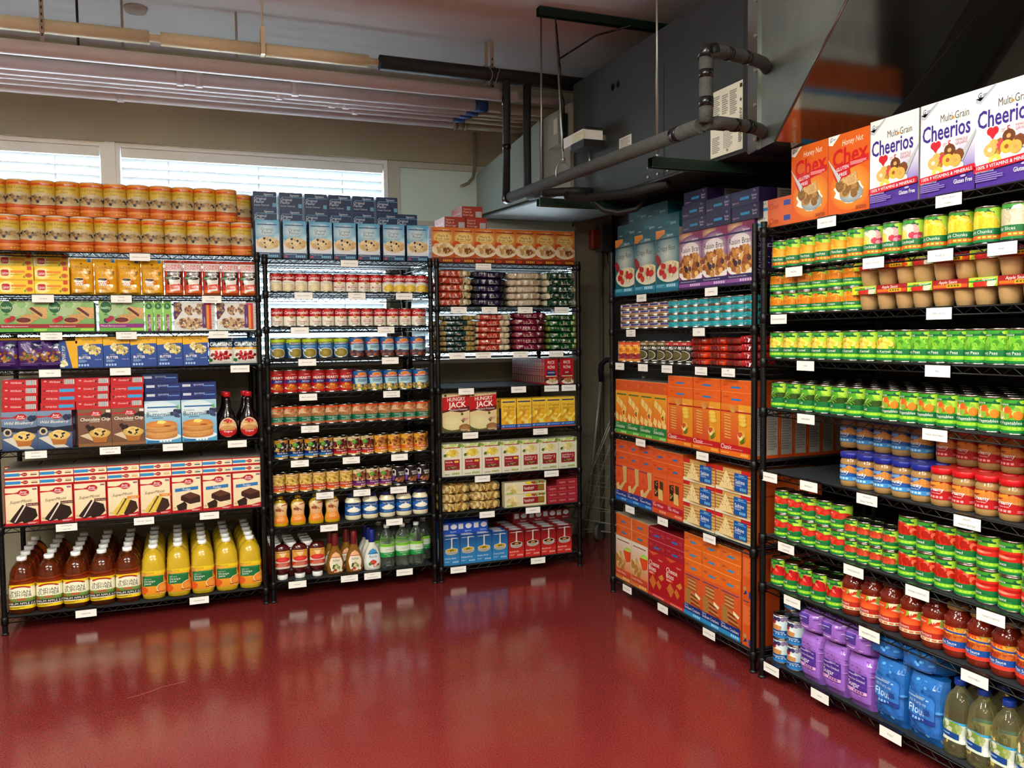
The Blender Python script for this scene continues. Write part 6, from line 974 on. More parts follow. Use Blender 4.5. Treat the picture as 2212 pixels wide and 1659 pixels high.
run('E', 6, 'pbc', 1804, 1997, 5, 'chunky peanut butter jar with blue lid', 'chunky peanut butter jars', rot=.1, rz0=.32, dp=3); run('E', 6, 'pbm', 1997, 2255, 5, 'creamy peanut butter jar with red lid', 'creamy peanut butter jars', rot=.1, rz0=.32, dp=3)
run('E', 6, 'pbc', 1804, 1997, 5, 'chunky peanut butter jar stacked on the rear jars', 'stacked chunky peanut butter jars', rot=.1, rz0=.32, d0=.112, z0=.1226); run('E', 6, 'pbm', 2010, 2255, 5, 'creamy peanut butter jar stacked on the rear jars', 'stacked creamy peanut butter jars', rot=.1, rz0=.32, d0=.112, z0=.1226)
run('E', 7, 'whole', 1664, 1817, 5, 'green whole tomato can', 'whole tomato cans', lv=2, **R); run('E', 7, 'paste', 1816, 1926, 4, 'small green tomato paste can', 'tomato paste cans', lv=2, dp=2, **R); run('E', 7, 'stew', 1929, 2096, 4, 'green stewed tomato can', 'stewed tomato cans', lv=2, **R); run('E', 7, 'sauc', 2096, 2247, 3, 'green tomato sauce can', 'tomato sauce cans', lv=2, **R)
run('E', 8, 'dice', 1657, 1807, 5, 'green diced tomato can', 'diced tomato cans', dp=3, **R); run('E', 8, 'sjm', 1807, 2025, 5, 'marinara sauce jar', 'marinara jars', dp=2, rot=.08, rz0=.2); run('E', 8, 'sjt', 2025, 2240, 4, 'meat sauce jar with blue band', 'meat sauce jars', dp=2, rot=.08, rz0=.2)
run('E', 9, 'evap', 1660, 1721, 2, 'blue evaporated milk can', 'evaporated milk cans', lv=2, rot=.1); run('E', 9, 'evap', 0, 0, 1, 'evaporated milk can standing high at the back', 'evaporated milk cans', cs=[1700], z0=.198, d0=.1); run('E', 9, 'evap', 0, 0, 1, 'evaporated milk can standing low at the back', 'evaporated milk cans', cs=[1700], lv=2, d0=.1)
run('E', 9, 'sug', 1721, 1880, 3, 'upright purple sugar bag', 'upright sugar bags', rot=.04, d0=.01); run('E', 9, 'sug', 1721, 1880, 3, 'purple sugar bag standing in the second row', 'upright sugar bags', d0=.11); run('E', 9, 'sugf', 1718, 1869, 3, 'purple sugar bag lying on the upright ones', 'lying sugar bags', z0=.187, d0=.0, rot=.03)
run('E', 9, 'flo', 1880, 2030, 2, 'upright blue flour bag', 'upright flour bags', rot=.03, d0=.01); run('E', 9, 'flo', 1880, 2030, 2, 'blue flour bag standing in the second row', 'upright flour bags', d0=.115); run('E', 9, 'flof', 1868, 2010, 2, 'blue flour bag lying on the upright ones', 'lying flour bags', z0=.217, d0=.01, rot=.03)
run('E', 9, 'oil', 2030, 2245, 4, 'golden cooking oil bottle with blue cap', 'cooking oil bottles', dp=2, rot=.05)
# ================================================================ the room
WALLM = mat('beige_wall_paint', '#9c947c', .75, noise=.12, nscale=3, bump=.06, bscale=30)
DARKM = mat('shaded_wall_tone', '#2e2a24', .8, noise=.15, nscale=2)  # beige wall in shadow: its shade is put into this darker colour
CEILM = mat('ceiling_paint', '#d4d2d0', .8, noise=.08, nscale=1.2, bump=.05, bscale=12)
TRIMM = mat('white_trim_paint', '#e6e8e6', .45, noise=.05)
PANELM = mat('pale_green_panel', '#c8dad0', .6, noise=.05, nscale=4)
FLOORM = bpy.data.materials.new('red_floor_coating'); FLOORM.use_nodes = True
_n = FLOORM.node_tree; _b = _n.nodes['Principled BSDF']; _L = _n.links.new
_tc = _n.nodes.new('ShaderNodeTexCoord'); _n1 = _n.nodes.new('ShaderNodeTexNoise'); _n1.inputs['Scale'].default_value = 170; _n1.inputs['Detail'].default_value = 2; _L(_tc.outputs['Object'], _n1.inputs['Vector'])
_r = _n.nodes.new('ShaderNodeValToRGB'); _L(_n1.outputs['Fac'], _r.inputs[0]); _e = _r.color_ramp.elements; _e[0].position = .32; _e[0].color = (*hx('#5a1d1d'), 1); _e[1].position = .66; _e[1].color = (*hx('#7c2826'), 1); _x = _e.new(.78); _x.color = (*hx('#8c3c34'), 1)
_L(_r.outputs[0], _b.inputs['Base Color']); _n2 = _n.nodes.new('ShaderNodeTexNoise'); _n2.inputs['Scale'].default_value = 3; _L(_tc.outputs['Object'], _n2.inputs['Vector'])
_m = _n.nodes.new('ShaderNodeMapRange'); _m.inputs[3].default_value = .10; _m.inputs[4].default_value = .22; _L(_n2.outputs['Fac'], _m.inputs[0]); _L(_m.outputs[0], _b.inputs['Roughness'])
_n3 = _n.nodes.new('ShaderNodeTexNoise'); _n3.inputs['Scale'].default_value = 14; _n3.inputs['Detail'].default_value = 2; _L(_tc.outputs['Object'], _n3.inputs['Vector']); _bp = _n.nodes.new('ShaderNodeBump'); _bp.inputs['Strength'].default_value = .06; _bp.inputs['Distance'].default_value = .01; _L(_n3.outputs['Fac'], _bp.inputs['Height']); _L(_bp.outputs[0], _b.inputs['Normal'])
XL, XR, YF, YB, ZC = -3.6, 2.92, -3.4, 5.45, 3.075
b = MB(); b.box(XL-.2, YF-.2, -.1, XR+.2, YB+.35, 0, FLOORM); struct('floor', b)
b = MB(); b.box(XL-.2, YF-.2, ZC, XR+.2, YB+.35, ZC+.15, CEILM); struct('ceiling', b)
b = MB(); b.box(XL-.2, YF, 0, XL, YB, ZC, WALLM); struct('wall_left', b)
b = MB(); b.box(XL-.2, YF-.2, 0, XR+.2, YF, ZC, WALLM); struct('wall_front', b)
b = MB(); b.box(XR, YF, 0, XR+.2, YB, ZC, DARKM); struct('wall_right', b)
b = MB()
b.box(XL-.2, YB, 0, XR+.2, YB+.3, 1.24, WALLM); b.box(XL-.2, YB-.04, 2.545, XR, YB+.3, ZC, WALLM)
b.box(XL-.2, YB, 1.24, -2.25, YB+.3, 2.545, WALLM); b.box(1.30, YB, 1.24, 1.40, YB+.3, 2.16, WALLM); b.box(2.62, YB, 1.24, XR+.2, YB+.3, 2.545, WALLM); b.box(1.30, YB+.04, 2.15, 2.62, YB+.3, 2.545, WALLM)
struct('wall_back', b)
b = MB(); b.box(1.375, YB-.012, 2.17, 2.60, YB+.04, 2.505, PANELM)
for q in ((1.302, 2.15, 1.375, 2.545), (1.375, 2.505, 2.62, 2.545), (1.375, 2.14, 2.62, 2.17)): b.box(q[0], YB-.024, q[1], q[2], YB+.04, q[3], mat('panel_frame_paint', '#b4b4a4', .6))
struct('trim_1', b)
GLASS = bpy.data.materials.new('window_glass'); GLASS.use_nodes = True; _n = GLASS.node_tree; _n.nodes.clear(); _o = _n.nodes.new('ShaderNodeOutputMaterial'); _t = _n.nodes.new('ShaderNodeBsdfTransparent'); _t.inputs[0].default_value = (.92, .96, .96, 1); _g = _n.nodes.new('ShaderNodeBsdfGlossy'); _g.inputs['Roughness'].default_value = .02; _mx = _n.nodes.new('ShaderNodeMixShader'); _f = _n.nodes.new('ShaderNodeFresnel'); _n.links.new(_f.outputs[0], _mx.inputs[0]); _n.links.new(_t.outputs[0], _mx.inputs[1]); _n.links.new(_g.outputs[0], _mx.inputs[2]); _n.links.new(_mx.outputs[0], _o.inputs[0])
SLATM = mat('white_blind_slat', '#e4e8ea', .5)
def window(n, x0, x1, z0, z1, lbl, tilt=32):
    fr = .026; b = MB()
    for q in ((x0, z0+fr, x0+fr, z1-fr), (x1-fr, z0+fr, x1, z1-fr), (x0, z0, x1, z0+fr), (x0, z1-fr, x1, z1)): b.box(q[0], YB-.015, q[1], q[2], YB+.2, q[3], TRIMM)
    w = struct('window_%d' % n, b)
    g = MB(); g.box(x0+fr, YB+.15, z0+fr, x1-fr, YB+.156, z1-fr, GLASS); new('glass_pane', g.build('glass_pane'), w)
    bx0, bx1, top = x0+fr+.005, x1-fr-.005, z1-fr
    t = thing('window_blind', lbl, 'blind', (0, 0, 0), group=None)
    h = MB(); h.box(bx0, YB+.0, top-.045, bx1, YB+.06, top-.002, TRIMM); h.box(bx0-.0, YB-.008, top-.055, bx1, YB+.0, top-.002, TRIMM); new('headrail', h.build('headrail'), t)
    s = MB(); z = top-.068; tl = radians(tilt)
    while z > z0+fr+.03:
        c, sn = cos(tl)*.025, sin(tl)*.025; y = YB+.035
        s.face([(bx0, y-c, z+sn), (bx1, y-c, z+sn), (bx1, y+c, z-sn), (bx0, y+c, z-sn)], SLATM); s.face([(bx0, y-c, z+sn-.0025), (bx0, y+c, z-sn-.0025), (bx1, y+c, z-sn-.0025), (bx1, y-c, z+sn-.0025)], SLATM)
        s.face([(bx0, y-c, z+sn-.0025), (bx1, y-c, z+sn-.0025), (bx1, y-c, z+sn), (bx0, y-c, z+sn)], SLATM); z -= .052
    s.box(bx0, YB+.02, z0+fr+.002, bx1, YB+.05, z0+fr+.02, SLATM); new('slats', s.build('slats'), t)
    c = MB(); k = max(2, round((bx1-bx0)/.5))
    for i in range(k):
        x = bx0+(bx1-bx0)*(i+.5)/k
        for y in (YB+.008, YB+.062): c.tube((x, y, z0+fr+.01), (x, y, top-.05), .0012, TRIMM, 5)
        c.tube((x-.004, YB+.004, z0+fr+.01), (x-.004, YB+.004, top-.06), .0012, TRIMM, 5)
    new('ladder_cord', c.build('ladder_cord'), t)
window(1, -.285, 1.30, 1.24, 2.545, 'white slatted window blind behind the oats canisters and blue oatmeal boxes')
window(2, -2.2, -.335, 1.24, 2.545, 'white slatted window blind at the far left of the photo')
window(3, 1.40, 2.62, 1.24, 2.15, 'white slatted window blind behind the corner shelving unit', 62)
b = MB(); b.box(-.337, YB-.03, 1.24, -.283, YB+.22, 2.545, TRIMM); struct('trim_2', b)
b = MB(); b.box(2.30, YB-.012, .70, XR, YB, .712, WALLM); struct('trim_3', b)
# ================================================================ pipes under the ceiling
CREAM = mat('cream_pipe_paint', '#e6d6ae', .5, noise=.08, nscale=9, bump=.1, bscale=60)
PINK = mat('off_white_pipe_paint', '#d2c8c6', .55, noise=.08, nscale=6)
TAN = mat('tan_pipe_paint', '#7a7058', .6, noise=.1)
FOAM = mat('grey_foam_insulation', '#3a3a37', .8, noise=.25, nscale=40, bump=.4, bscale=120)
BFOAM = mat('black_foam_insulation', '#161818', .65, noise=.3, nscale=12, bump=.15)
TAPE = mat('black_vinyl_tape', '#0c0c0c', .22)
BLUET = mat('blue_masking_tape', '#1d3f78', .6)
ZINC = mat('zinc_plated_steel', '#9a9a94', .35, .9)
STRAP = mat('painted_strap', '#9a8a7c', .6)
def pipe(label, pts, r, m, cat='pipe', group=None, nm='ceiling_pipe'):
    t = thing(nm, label, cat, group=group); b = MB(); b.path(pts, r, m, 16); new('pipe_run', b.build('pipe_run'), t); return t
def sub(t, name, fn): b = MB(); fn(b); return new(name, b.build(name), t)
ys = []
for i, (v, r, xt, nm) in enumerate(((98, .034, 1.80, 'thick off-white pipe nearest the room, ending in a slanted cut'), (116, .022, 2.2, 'thin off-white pipe beside the thick one'), (133, .032, 1.68, 'third off-white ceiling pipe from the room side'), (148, .026, 1.665, 'fourth off-white ceiling pipe from the room side'), (160, .019, 1.66, 'thin pipe third from the window wall'), (172, .019, 1.65, 'thin pipe second from the window wall'), (186, .026, 1.70, 'off-white pipe nearest the window wall, with a coupling'))):
    q = ray(0, v); Y = 1.33/(q.z/q.y); zc = 2.74+(0.0 if i != 1 else .03); ys.append(Y)
    t = thing('ceiling_pipe', nm, 'pipe', group='painted pipes along the window wall')
    sub(t, 'painted_run', lambda b: b.tube((XL, Y, zc), (xt, Y, zc), r, PINK, 16))
    if i not in (0, 1): sub(t, 'unpainted_run', lambda b: b.tube((xt, Y, zc), (2.9, Y, zc), r*.96, TAN, 14))
    if 2 <= i <= 5: tag(sub(t, 'masking_tape', lambda b: b.tube((xt-.035, Y, zc), (xt+.04, Y, zc), r+.0015, BLUET, 16)), 'blue masking tape')
    if i == 6: sub(t, 'coupling', lambda b: (b.tube((xt-.04, Y, zc), (xt-.015, Y, zc), r+.008, TAN, 16), b.tube((xt-.015, Y, zc), (xt+.03, Y, zc), r+.004, TAN, 16), b.tube((xt+.03, Y, zc), (xt+.045, Y, zc), r+.008, TAN, 16)))
    for px in {0: (-.9,), 2: (.05, .14, .62), 3: (.55,), 4: (.85, .93), 5: (1.0,), 6: (-.25,)}.get(i, ()): sub(t, 'collar', lambda b: b.tube((px, Y, zc), (px+.035, Y, zc), r+.006, PINK, 16))
Y = 4.47; Z = 2.844; r = .032
def px_(u): return atY(u, 60, Y).x
t = thing('ceiling_pipe', 'long cream insulated pipe hanging below the ceiling, top left', 'pipe')
sub(t, 'pipe_run', lambda b: b.tube((XL, Y, Z), (px_(815), Y, Z), .018, CREAM, 16))
for a, c in ((-900, 322), (346, 560), (572, 793)): sub(t, 'insulation_sleeve', lambda b: b.tube((px_(a), Y, Z), (px_(c), Y, Z), r, CREAM, 20))
t = thing('pipe_hanger', 'cream painted strap hanger holding the long cream pipe', 'pipe hanger')
sub(t, 'strap', lambda b: b.box(px_(560)+.003, Y-.033, Z-.028, px_(572)-.003, Y+.033, Z+.105, CREAM)); sub(t, 'hanger_rod', lambda b: b.tube((px_(566), Y, Z+.10), (px_(566), Y, ZC), .005, CREAM, 8))
t = thing('ceiling_pipe', 'black insulated pipe continuing the cream pipe towards the ductwork', 'pipe')
sub(t, 'pipe_run', lambda b: b.tube((px_(818), Y, Z), (2.6, Y, Z-.005), .039, BFOAM, 20))
def wires(b):
    for k in range(4):
        x = 1.615+.022*k; b.path([(x+.012*sin(a*2+k), Y+.043*cos(a), Z+.044*sin(a)-.012*max(0, -sin(a))*k) for a in [2*pi*j/18 for j in range(19)]], .0016, STRAP if k % 2 else TAPE, 6)
sub(t, 'wrapped_wire', wires)
for x, Yh, m, lb, w in ((-.52, 4.42, STRAP, 'perforated steel strap hanging from the ceiling at far left', .018), (1.70, 4.60, STRAP, 'perforated steel strap hanging from the ceiling beside the black pipe', .022)):
    b = MB(); b.box(x, Yh-.002, 2.76, x+w, Yh+.002, ZC, m)
    if x > 0: b.box(x-.03, Yh+.006, 2.76, x-.012, Yh+.01, ZC-.01, m)
    for k in range(7): b.box(x+w*.35, Yh-.0028, 2.785+k*.03, x+w*.65, Yh-.0021, 2.797+k*.03, TAPE)
    tag(new('perforated_strap', b.build('perforated_strap')), lb, 'pipe strap')
for x, Yh, lb, m in ((-.377, 4.5, 'dark rod hanging from the ceiling behind the cream pipe', TAPE), (.341, 4.6, 'short tan rod between ceiling and off-white pipes', STRAP), (-.19, 4.6, 'stubby rod hanging beside the round ceiling plate', STRAP)):
    b = MB(); b.tube((x, Yh+.045, 2.78), (x, Yh+.045, ZC), .006, m, 8); tag(new('hanger_rod', b.build('hanger_rod')), lb, 'hanger rod')
b = MB(); b.lathe([(.0004, 3.05), (.05, 3.053), (.055, 3.065), (.058, 3.075)], STRAP, 20, cx=-.13, cy=4.75); tag(new('ceiling_plate', b.build('ceiling_plate')), 'small round plate on the ceiling behind the cream pipe', 'ceiling plate')
pipe('grey flexible conduit curving down the window wall beside the duct', [(1.874, 5.38, 2.75), (1.874, 5.38, 2.62), (1.868, 5.37, 2.53), (1.845, 5.34, 2.45), (1.80, 5.31, 2.405), (1.745, 5.3, 2.38)], .011, TAN, 'conduit', nm='flexible_conduit')
X = 1.723
t = thing('insulated_pipe', 'grey foam insulated pipe running along the air handler', 'pipe')
sub(t, 'pipe_run', lambda b: b.path([(X, 4.4372, 2.1692), (X, 2.5633, 2.1347)], 0.027, FOAM, 20))
for y0, y1 in ((2.69, 2.735), (4.37, 4.435)):
    sub(t, 'tape_band', lambda b: b.tube((X, y0, 2.1362 + 0.018 * (y0 - 2.585)), (X, y1, 2.1362 + 0.018 * (y1 - 2.585)), 0.0285, TAPE, 20))
t = thing('insulated_pipe', 'upright grey foam pipe with taped elbows beside the spec sheet', 'pipe')
sub(t, 'riser', lambda b: b.path([(X, 2.5331, 2.1369), (X, 2.5309, 2.1746), (X, 2.5309, 2.3361), (X, 2.5309, 2.3685)], 0.024, FOAM, 20))
sub(t, 'upper_branch', lambda b: b.path([(X - 0.004, 2.5331, 2.3738), (X + 0.05, 2.5417, 2.3878), (1.9817, 2.6117, 2.4029), (2.0463, 2.644, 2.4061), (2.1034, 2.6925, 2.4061)], 0.023, FOAM, 20))
for z0, z1 in ((2.191, 2.223), (2.288, 2.315)):
    sub(t, 'tape_band', lambda b: b.tube((X, 2.5309, z0), (X, 2.5309, z1), 0.0255, TAPE, 20))
sub(t, 'elbow_wrap', lambda b: b.path([(X - 0.003, 2.532, 2.3523), (X + 0.004, 2.5331, 2.3814), (X + 0.04, 2.5417, 2.39)], 0.0262, TAPE, 20))
for f0, f1 in ((0.25, 0.36), (0.75, 0.86)):
    sub(t, 'tape_band', lambda b: b.tube((X + 0.05 + 0.2 * f0, 2.5417 + 0.065 * f0, 2.3878 + 0.014 * f0), (X + 0.05 + 0.2 * f1, 2.5417 + 0.065 * f1, 2.3878 + 0.014 * f1), 0.0245, TAPE, 20))
t = thing('insulated_pipe', 'lower grey foam branch pipe crossing in front of the spec sheet', 'pipe')
sub(t, 'pipe_run', lambda b: b.path([(X, 2.5417, 2.1369), (X + 0.08, 2.5525, 2.1477), (1.9817, 2.6279, 2.166), (2.0463, 2.6656, 2.1703), (2.1034, 2.714, 2.1714)], 0.023, FOAM, 20))
for f0, f1 in ((0.05, 0.2), (0.42, 0.52), (0.8, 0.92)):
    sub(t, 'tape_band', lambda b: b.tube((X + 0.05 + 0.22 * f0, 2.5482 + 0.072 * f0, 2.1444 + 0.02 * f0), (X + 0.05 + 0.22 * f1, 2.5482 + 0.072 * f1, 2.1444 + 0.02 * f1), 0.0245, TAPE, 20))
t = thing('insulated_pipe', 'left black drop pipe between ceiling pipe and grey foam pipe', 'pipe')
sub(t, 'pipe_run', lambda b: b.path([(X, 4.4157, 2.7993), (X, 4.4157, 2.6916), (X, 4.4372, 2.1692)], 0.0215, BFOAM, 18))
for z0, z1 in ((2.67, 2.713), (2.433, 2.46)):
    sub(t, 'tape_band', lambda b: b.tube((X, 4.4211, z0), (X, 4.4211, z1), 0.0235, TAPE, 18))
t = thing('insulated_pipe', 'right black drop pipe passing behind the grey foam pipe', 'pipe')
sub(t, 'pipe_run', lambda b: b.path([(1.8686, 4.4695, 2.8316), (1.8686, 4.4803, 2.53), (1.8686, 4.4803, 2.2284), (1.8686, 4.448, 2.1907), (1.874, 4.2542, 2.18), (2.0032, 4.1572, 2.18), (2.1055, 4.1464, 2.18)], 0.0225, BFOAM, 18))
AHM = mat('dark_grey_sheet_metal', '#303230', 0.5, 0.25, noise=0.12, nscale=3)
AHD = mat('black_foam_edge', '#1b1d1d', 0.7)
GALV = mat('galvanised_sheet_metal', '#9a9e98', 0.16, 0.97, noise=0.2, nscale=5, bump=0.05, bscale=5)
GALS = mat('galvanised_side_sheet', '#8e938c', 0.42, 0.85, noise=0.25, nscale=4)
PALE = mat('pale_duct_board', '#8f9a94', 0.5, 0.05, noise=0.08, nscale=3)
t = thing('air_handler', 'large dark grey air handler hanging over the cereal shelves', 'air handler')
sub(t, 'cabinet', lambda b: b.box(2.1001, 2.8131, 2.1229, 2.86, 4.3618, 2.7993, AHM))
sub(t, 'panel_seam', lambda b: (b.box(2.0985, 3.4141, 2.1315, 2.1001, 3.4184, 2.6377, AHD), b.box(2.0985, 2.8648, 2.1315, 2.1001, 4.308, 2.1347, AHD)))
sub(t, 'end_flange', lambda b: b.box(2.0937, 2.8002, 2.1207, 2.1023, 2.8271, 2.81, AHD))

def screws(b):
    for y in (2.93, 3.296, 3.38, 3.468, 3.554, 3.985, 4.254):
        for z in (2.153, 2.196) if 3.34 < y < 3.6 else (2.153,):
            b.tube((2.1001, y, z), (2.0937, y, z), 0.006, ZINC, 8)
sub(t, 'screws', screws)
sub(t, 'black_knockouts', lambda b: [b.tube((2.1001, y, 2.6646), (2.0985, y, 2.6646), 0.018, TAPE, 16) for y in (3.90, 3.845)])
t = thing('spec_sheet', 'large white spec sheet on the air handler beside the galvanised duct', 'paper sheet')

def sheet(b):
    w, h = (0.2208, 0.264)
    a = Art(w, h)
    a.R(0, 0, 1, 1, '#d6d2bc').K(0.05, 0.55, 0.3, 0.92, 12, '#8a867a').K(0.36, 0.6, 0.55, 0.9, 9, '#8a867a').K(0.05, 0.05, 0.3, 0.3, 9, '#8a867a').K(0.4, 0.08, 0.7, 0.5, 16, '#a09c8e').K(0.6, 0.55, 0.82, 0.92, 12, '#8a867a').T('AHRI', 0.93, 0.5, 0.07, '#2a2a28', 0.34, 0.01, rot=-pi / 2).R(0.9, 0.9, 0.97, 0.96, '#2a2a28').K(0.86, 0.1, 0.97, 0.35, 10, '#5a5850').E(0.93, 0.72, 0.03, 0.025, '#55534c')
    b.box(2.0964, 2.826, 2.138, 2.0985, 3.0468, 2.404, CARD, '#d6d2bc')
    lay(b, a, lambda x, z, l: (2.0962 - l, 3.0468 - x, 2.1401 + z), CARD)
sub(t, 'printed_sheet', sheet)

def small(b):
    a = Art(0.1206, 0.0754)
    a.R(0, 0, 1, 1, '#cfccc0').K(0.08, 0.1, 0.92, 0.9, 8, '#9a978c')
    b.box(2.0964, 3.7103, 2.3146, 2.0985, 3.8309, 2.39, CARD, '#cfccc0')
    lay(b, a, lambda x, z, l: (2.0962 - l, 3.8309 - x, 2.3146 + z), CARD)
b = MB()
small(b)
tag(new('paper_label', b.build('paper_label')), 'small white paper label on the air handler beside the damper motor', 'paper label')
t = thing('damper_motor', 'boxy damper motor with cream label above the grey pipe', 'motor')
sub(t, 'motor_housing', lambda b: (b.box(1.9601, 3.9634, 2.4061, 2.0732, 4.2003, 2.46, WHITEP), b.box(1.9548, 3.9418, 2.3685, 2.0786, 4.0926, 2.4061, BLACKF), b.box(1.9709, 3.9526, 2.46, 2.0678, 4.0818, 2.4708, BLACKF)))
sub(t, 'mounting_shaft', lambda b: b.tube((2.0248, 4.0172, 2.3685), (2.0248, 4.0172, 2.2608), 0.008, ZINC, 8))
sub(t, 'mounting_bracket', lambda b: b.box(2.0732, 3.9849, 2.3792, 2.1001, 4.0495, 2.4438, ZINC))
tag(sub(t, 'motor_label', lambda b: b.box(1.958, 3.9472, 2.4115, 1.9596, 4.0818, 2.4525, CARD, '#d2cfae')), 'cream label')
t = thing('intake_duct', 'pale tapered duct between the green wall panel and air handler', 'duct')

def duct(b):
    S = [(YB - 0.014, 1.9, 2.62, 2.205, 2.488), (4.76, 2.079, 2.84, 2.237, 2.708)]
    R = [[(x0, y, z0), (x0, y, z1), (x1, y, z1), (x1, y, z0)] for y, x0, x1, z0, z1 in S]
    b.grid(R, PALE, smooth=False, closed=True, capb=True, capt=True)
sub(t, 'tapered_section', duct)
sub(t, 'underside_shade_sheet', lambda b: b.grid([[(x, y, z) for x, y, z in ((xa, yy, zz), (xb, yy, zz), (xb, yy, zz - 0.005), (xa, yy, zz - 0.005))] for yy, xa, xb, zz in ((4.372, 2.084, 2.83, 2.234), (4.76, 2.084, 2.83, 2.2355), (YB - 0.02, 1.904, 2.615, 2.2035))], mat('shaded_underside_tone', '#4e4842', 0.5, 0.2), smooth=False, closed=True, capb=True, capt=True))  # added sheet; the duct's underside shade is put into its darker colour
sub(t, 'collar_section', lambda b: b.box(2.0786, 4.364, 2.2349, 2.84, 4.7388, 2.7023, mat('beige_duct_collar', '#8a8578', 0.5, 0.3)))
sub(t, 'flange', lambda b: b.box(2.07, 4.7334, 2.2284, 2.85, 4.7657, 2.7185, AHM))
sub(t, 'bottom_edge_insulation', lambda b: b.path([(1.898, YB - 0.03, 2.202), (2.0732, 4.7603, 2.2371), (2.0786, 4.3726, 2.2231)], 0.014, BFOAM, 10))
t = thing('control_box', 'small grey control box on the duct collar', 'control box')
sub(t, 'housing', lambda b: b.box(2.0409, 4.4372, 2.4869, 2.0765, 4.5772, 2.6646, mat('grey_box_plastic', '#8a8a7e', 0.5)))
tag(sub(t, 'box_label', lambda b: b.box(2.0393, 4.448, 2.5515, 2.0409, 4.4965, 2.6377, CARD, '#c8c4b4')), 'pale printed label')
sub(t, 'terminal_block', lambda b: b.box(2.0463, 4.3834, 2.4977, 2.0765, 4.4157, 2.6485, TAPE))
b = MB()
b.path([(2.0678, 4.4157, 2.6592), (2.0463, 4.3726, 2.7131), (2.0032, 4.3295, 2.7562), (2.0032, 4.3511, 2.8423), (1.9817, 4.2865, 2.907), (2.0463, 3.9849, 2.9393), (2.1325, 3.7695, 2.9285)], 0.005, TAPE, 8)
tag(new('control_cable', b.build('control_cable')), 'black cable looping from the control box up to the ceiling', 'cable')
a0 = atX(1675, 305, 2.1)
a1 = atX(1830, 0, 2.1)
dyz = (a1 - a0) / (a1.z - a0.z)
top = a0 + dyz * (ZC - 0.01 - a0.z)
t = thing('supply_duct', 'shiny galvanised duct with a sloping underside, top right', 'duct')

def sup(b):
    x0 = 2.1
    b.face([(x0, 2.8002, 2.1078), (x0, 2.8002, 3.06), (x0, top.y, top.z), (x0, a0.y, a0.z)][::-1], GALS)
    e0 = Vector((2.6, 2.6279, 2.1531))
    tr = Vector((2.6, top.y, top.z))
    b.face([(x0, a0.y, a0.z), (x0, top.y, top.z), (tr.x, tr.y, tr.z), (2.5956, 2.4362, 2.3415), (2.5202, a0.y, a0.z)], GALV)
    b.face([(x0, 2.8002, 2.1078), (x0, a0.y, a0.z), (2.86, a0.y, a0.z), (2.86, 2.8002, 2.1078)], GALV)
    b.face([(2.86, 2.8002, 2.1078), (2.86, a0.y, a0.z), (2.86, top.y, top.z), (2.86, 2.8002, 3.06)], GALV)
    b.face([(2.5956, 2.4362, 2.3415), (tr.x, tr.y, tr.z), (2.86, top.y, top.z), (2.86, a0.y, a0.z), (2.5202, a0.y, a0.z)], AHD)
    b.face([(x0, 2.8002, 3.06), (2.86, 2.8002, 3.06), (2.86, top.y, top.z), (x0, top.y, top.z)], GALV)
sub(t, 'duct_body', sup)
sub(t, 'corner_flange', lambda b: b.tube(a0 + Vector((-0.002, 0, 0)), top + Vector((-0.002, 0, 0)), 0.005, GALV, 8))
sub(t, 'bright_flange', lambda b: b.box(2.0948, 2.7485, 2.1121, 2.0996, 2.8002, 3.06, GALV))
sub(t, 'standing_seam', lambda b: b.box(2.0872, 2.7302, 2.1121, 2.1012, 2.7485, 3.06, GALV))
sub(t, 'screws', lambda b: [b.tube((2.0883, 2.7393, z), (2.0797, 2.7393, z), 0.007, ZINC, 8) for z in (2.153, 2.282, 2.41, 2.54, 2.67)])
GREEN = mat('dark_green_strut_paint', '#12281f', 0.35, 0.2)

def strut(lbl, x0, y, z, x1, g='strut channels'):
    b = MB()
    h = 0.0205
    w = 0.0205
    th = 0.0025
    b.box(x0, y - w, z + h - th, x1, y + w, z + h, GREEN)
    b.box(x0, y - w, z - h, x1, y - w + th, z + h - th, GREEN)
    b.box(x0, y + w - th, z - h, x1, y + w, z + h - th, GREEN)
    b.box(x0, y - w + th, z - h, x1, y - w + 0.01, z - h + th, GREEN)
    b.box(x0, y + w - 0.01, z - h, x1, y + w - th, z - h + th, GREEN)
    tag(new('strut_channel', b.build('strut_channel')), lbl, 'strut channel')
strut('green strut channel under the far end of the air handler', 1.7577, 4.0764, 2.0992, 2.88)
strut('green strut channel under the near end of the air handler', 1.79, 3.0156, 2.0992, 2.88)
strut('dark strut channel fixed to the ceiling above the air handler', 1.7577, 4.0549, 3.0491, 2.88)

def rod(lbl, p, q, r=0.005):
    t = thing('threaded_rod', lbl, 'threaded rod')
    sub(t, 'rod', lambda b: b.tube(p, q, r, ZINC, 10))
    d = Vector(p)
    sub(t, 'nut', lambda b: b.tube(d + Vector((0, 0, 0.0)), d + Vector((0, 0, 0.012)), 0.011, ZINC, 6, caps=True))
rod('left threaded rod from the ceiling channel down to the lower channel', (1.7792, 4.0764, 2.1213), (1.7792, 4.0657, 3.0276))
rod('single threaded rod holding the near end of the air handler', (1.8223, 3.0156, 2.1213), (1.8223, 3.0156, 3.1224))
t = thing('pipe_hanger', 'slanting rod and clevis holding the grey foam pipe', 'pipe hanger')
sub(t, 'rod', lambda b: b.tube((1.7232, 3.6941, 2.2446), (1.8578, 4.0603, 3.0276), 0.005, ZINC, 10))
sub(t, 'wire', lambda b: b.path([(1.7286, 3.7049, 2.2715), (1.7555, 3.7695, 2.4762), (1.8094, 3.8987, 2.7131), (1.8524, 4.0388, 2.9931)], 0.003, TAPE, 6))
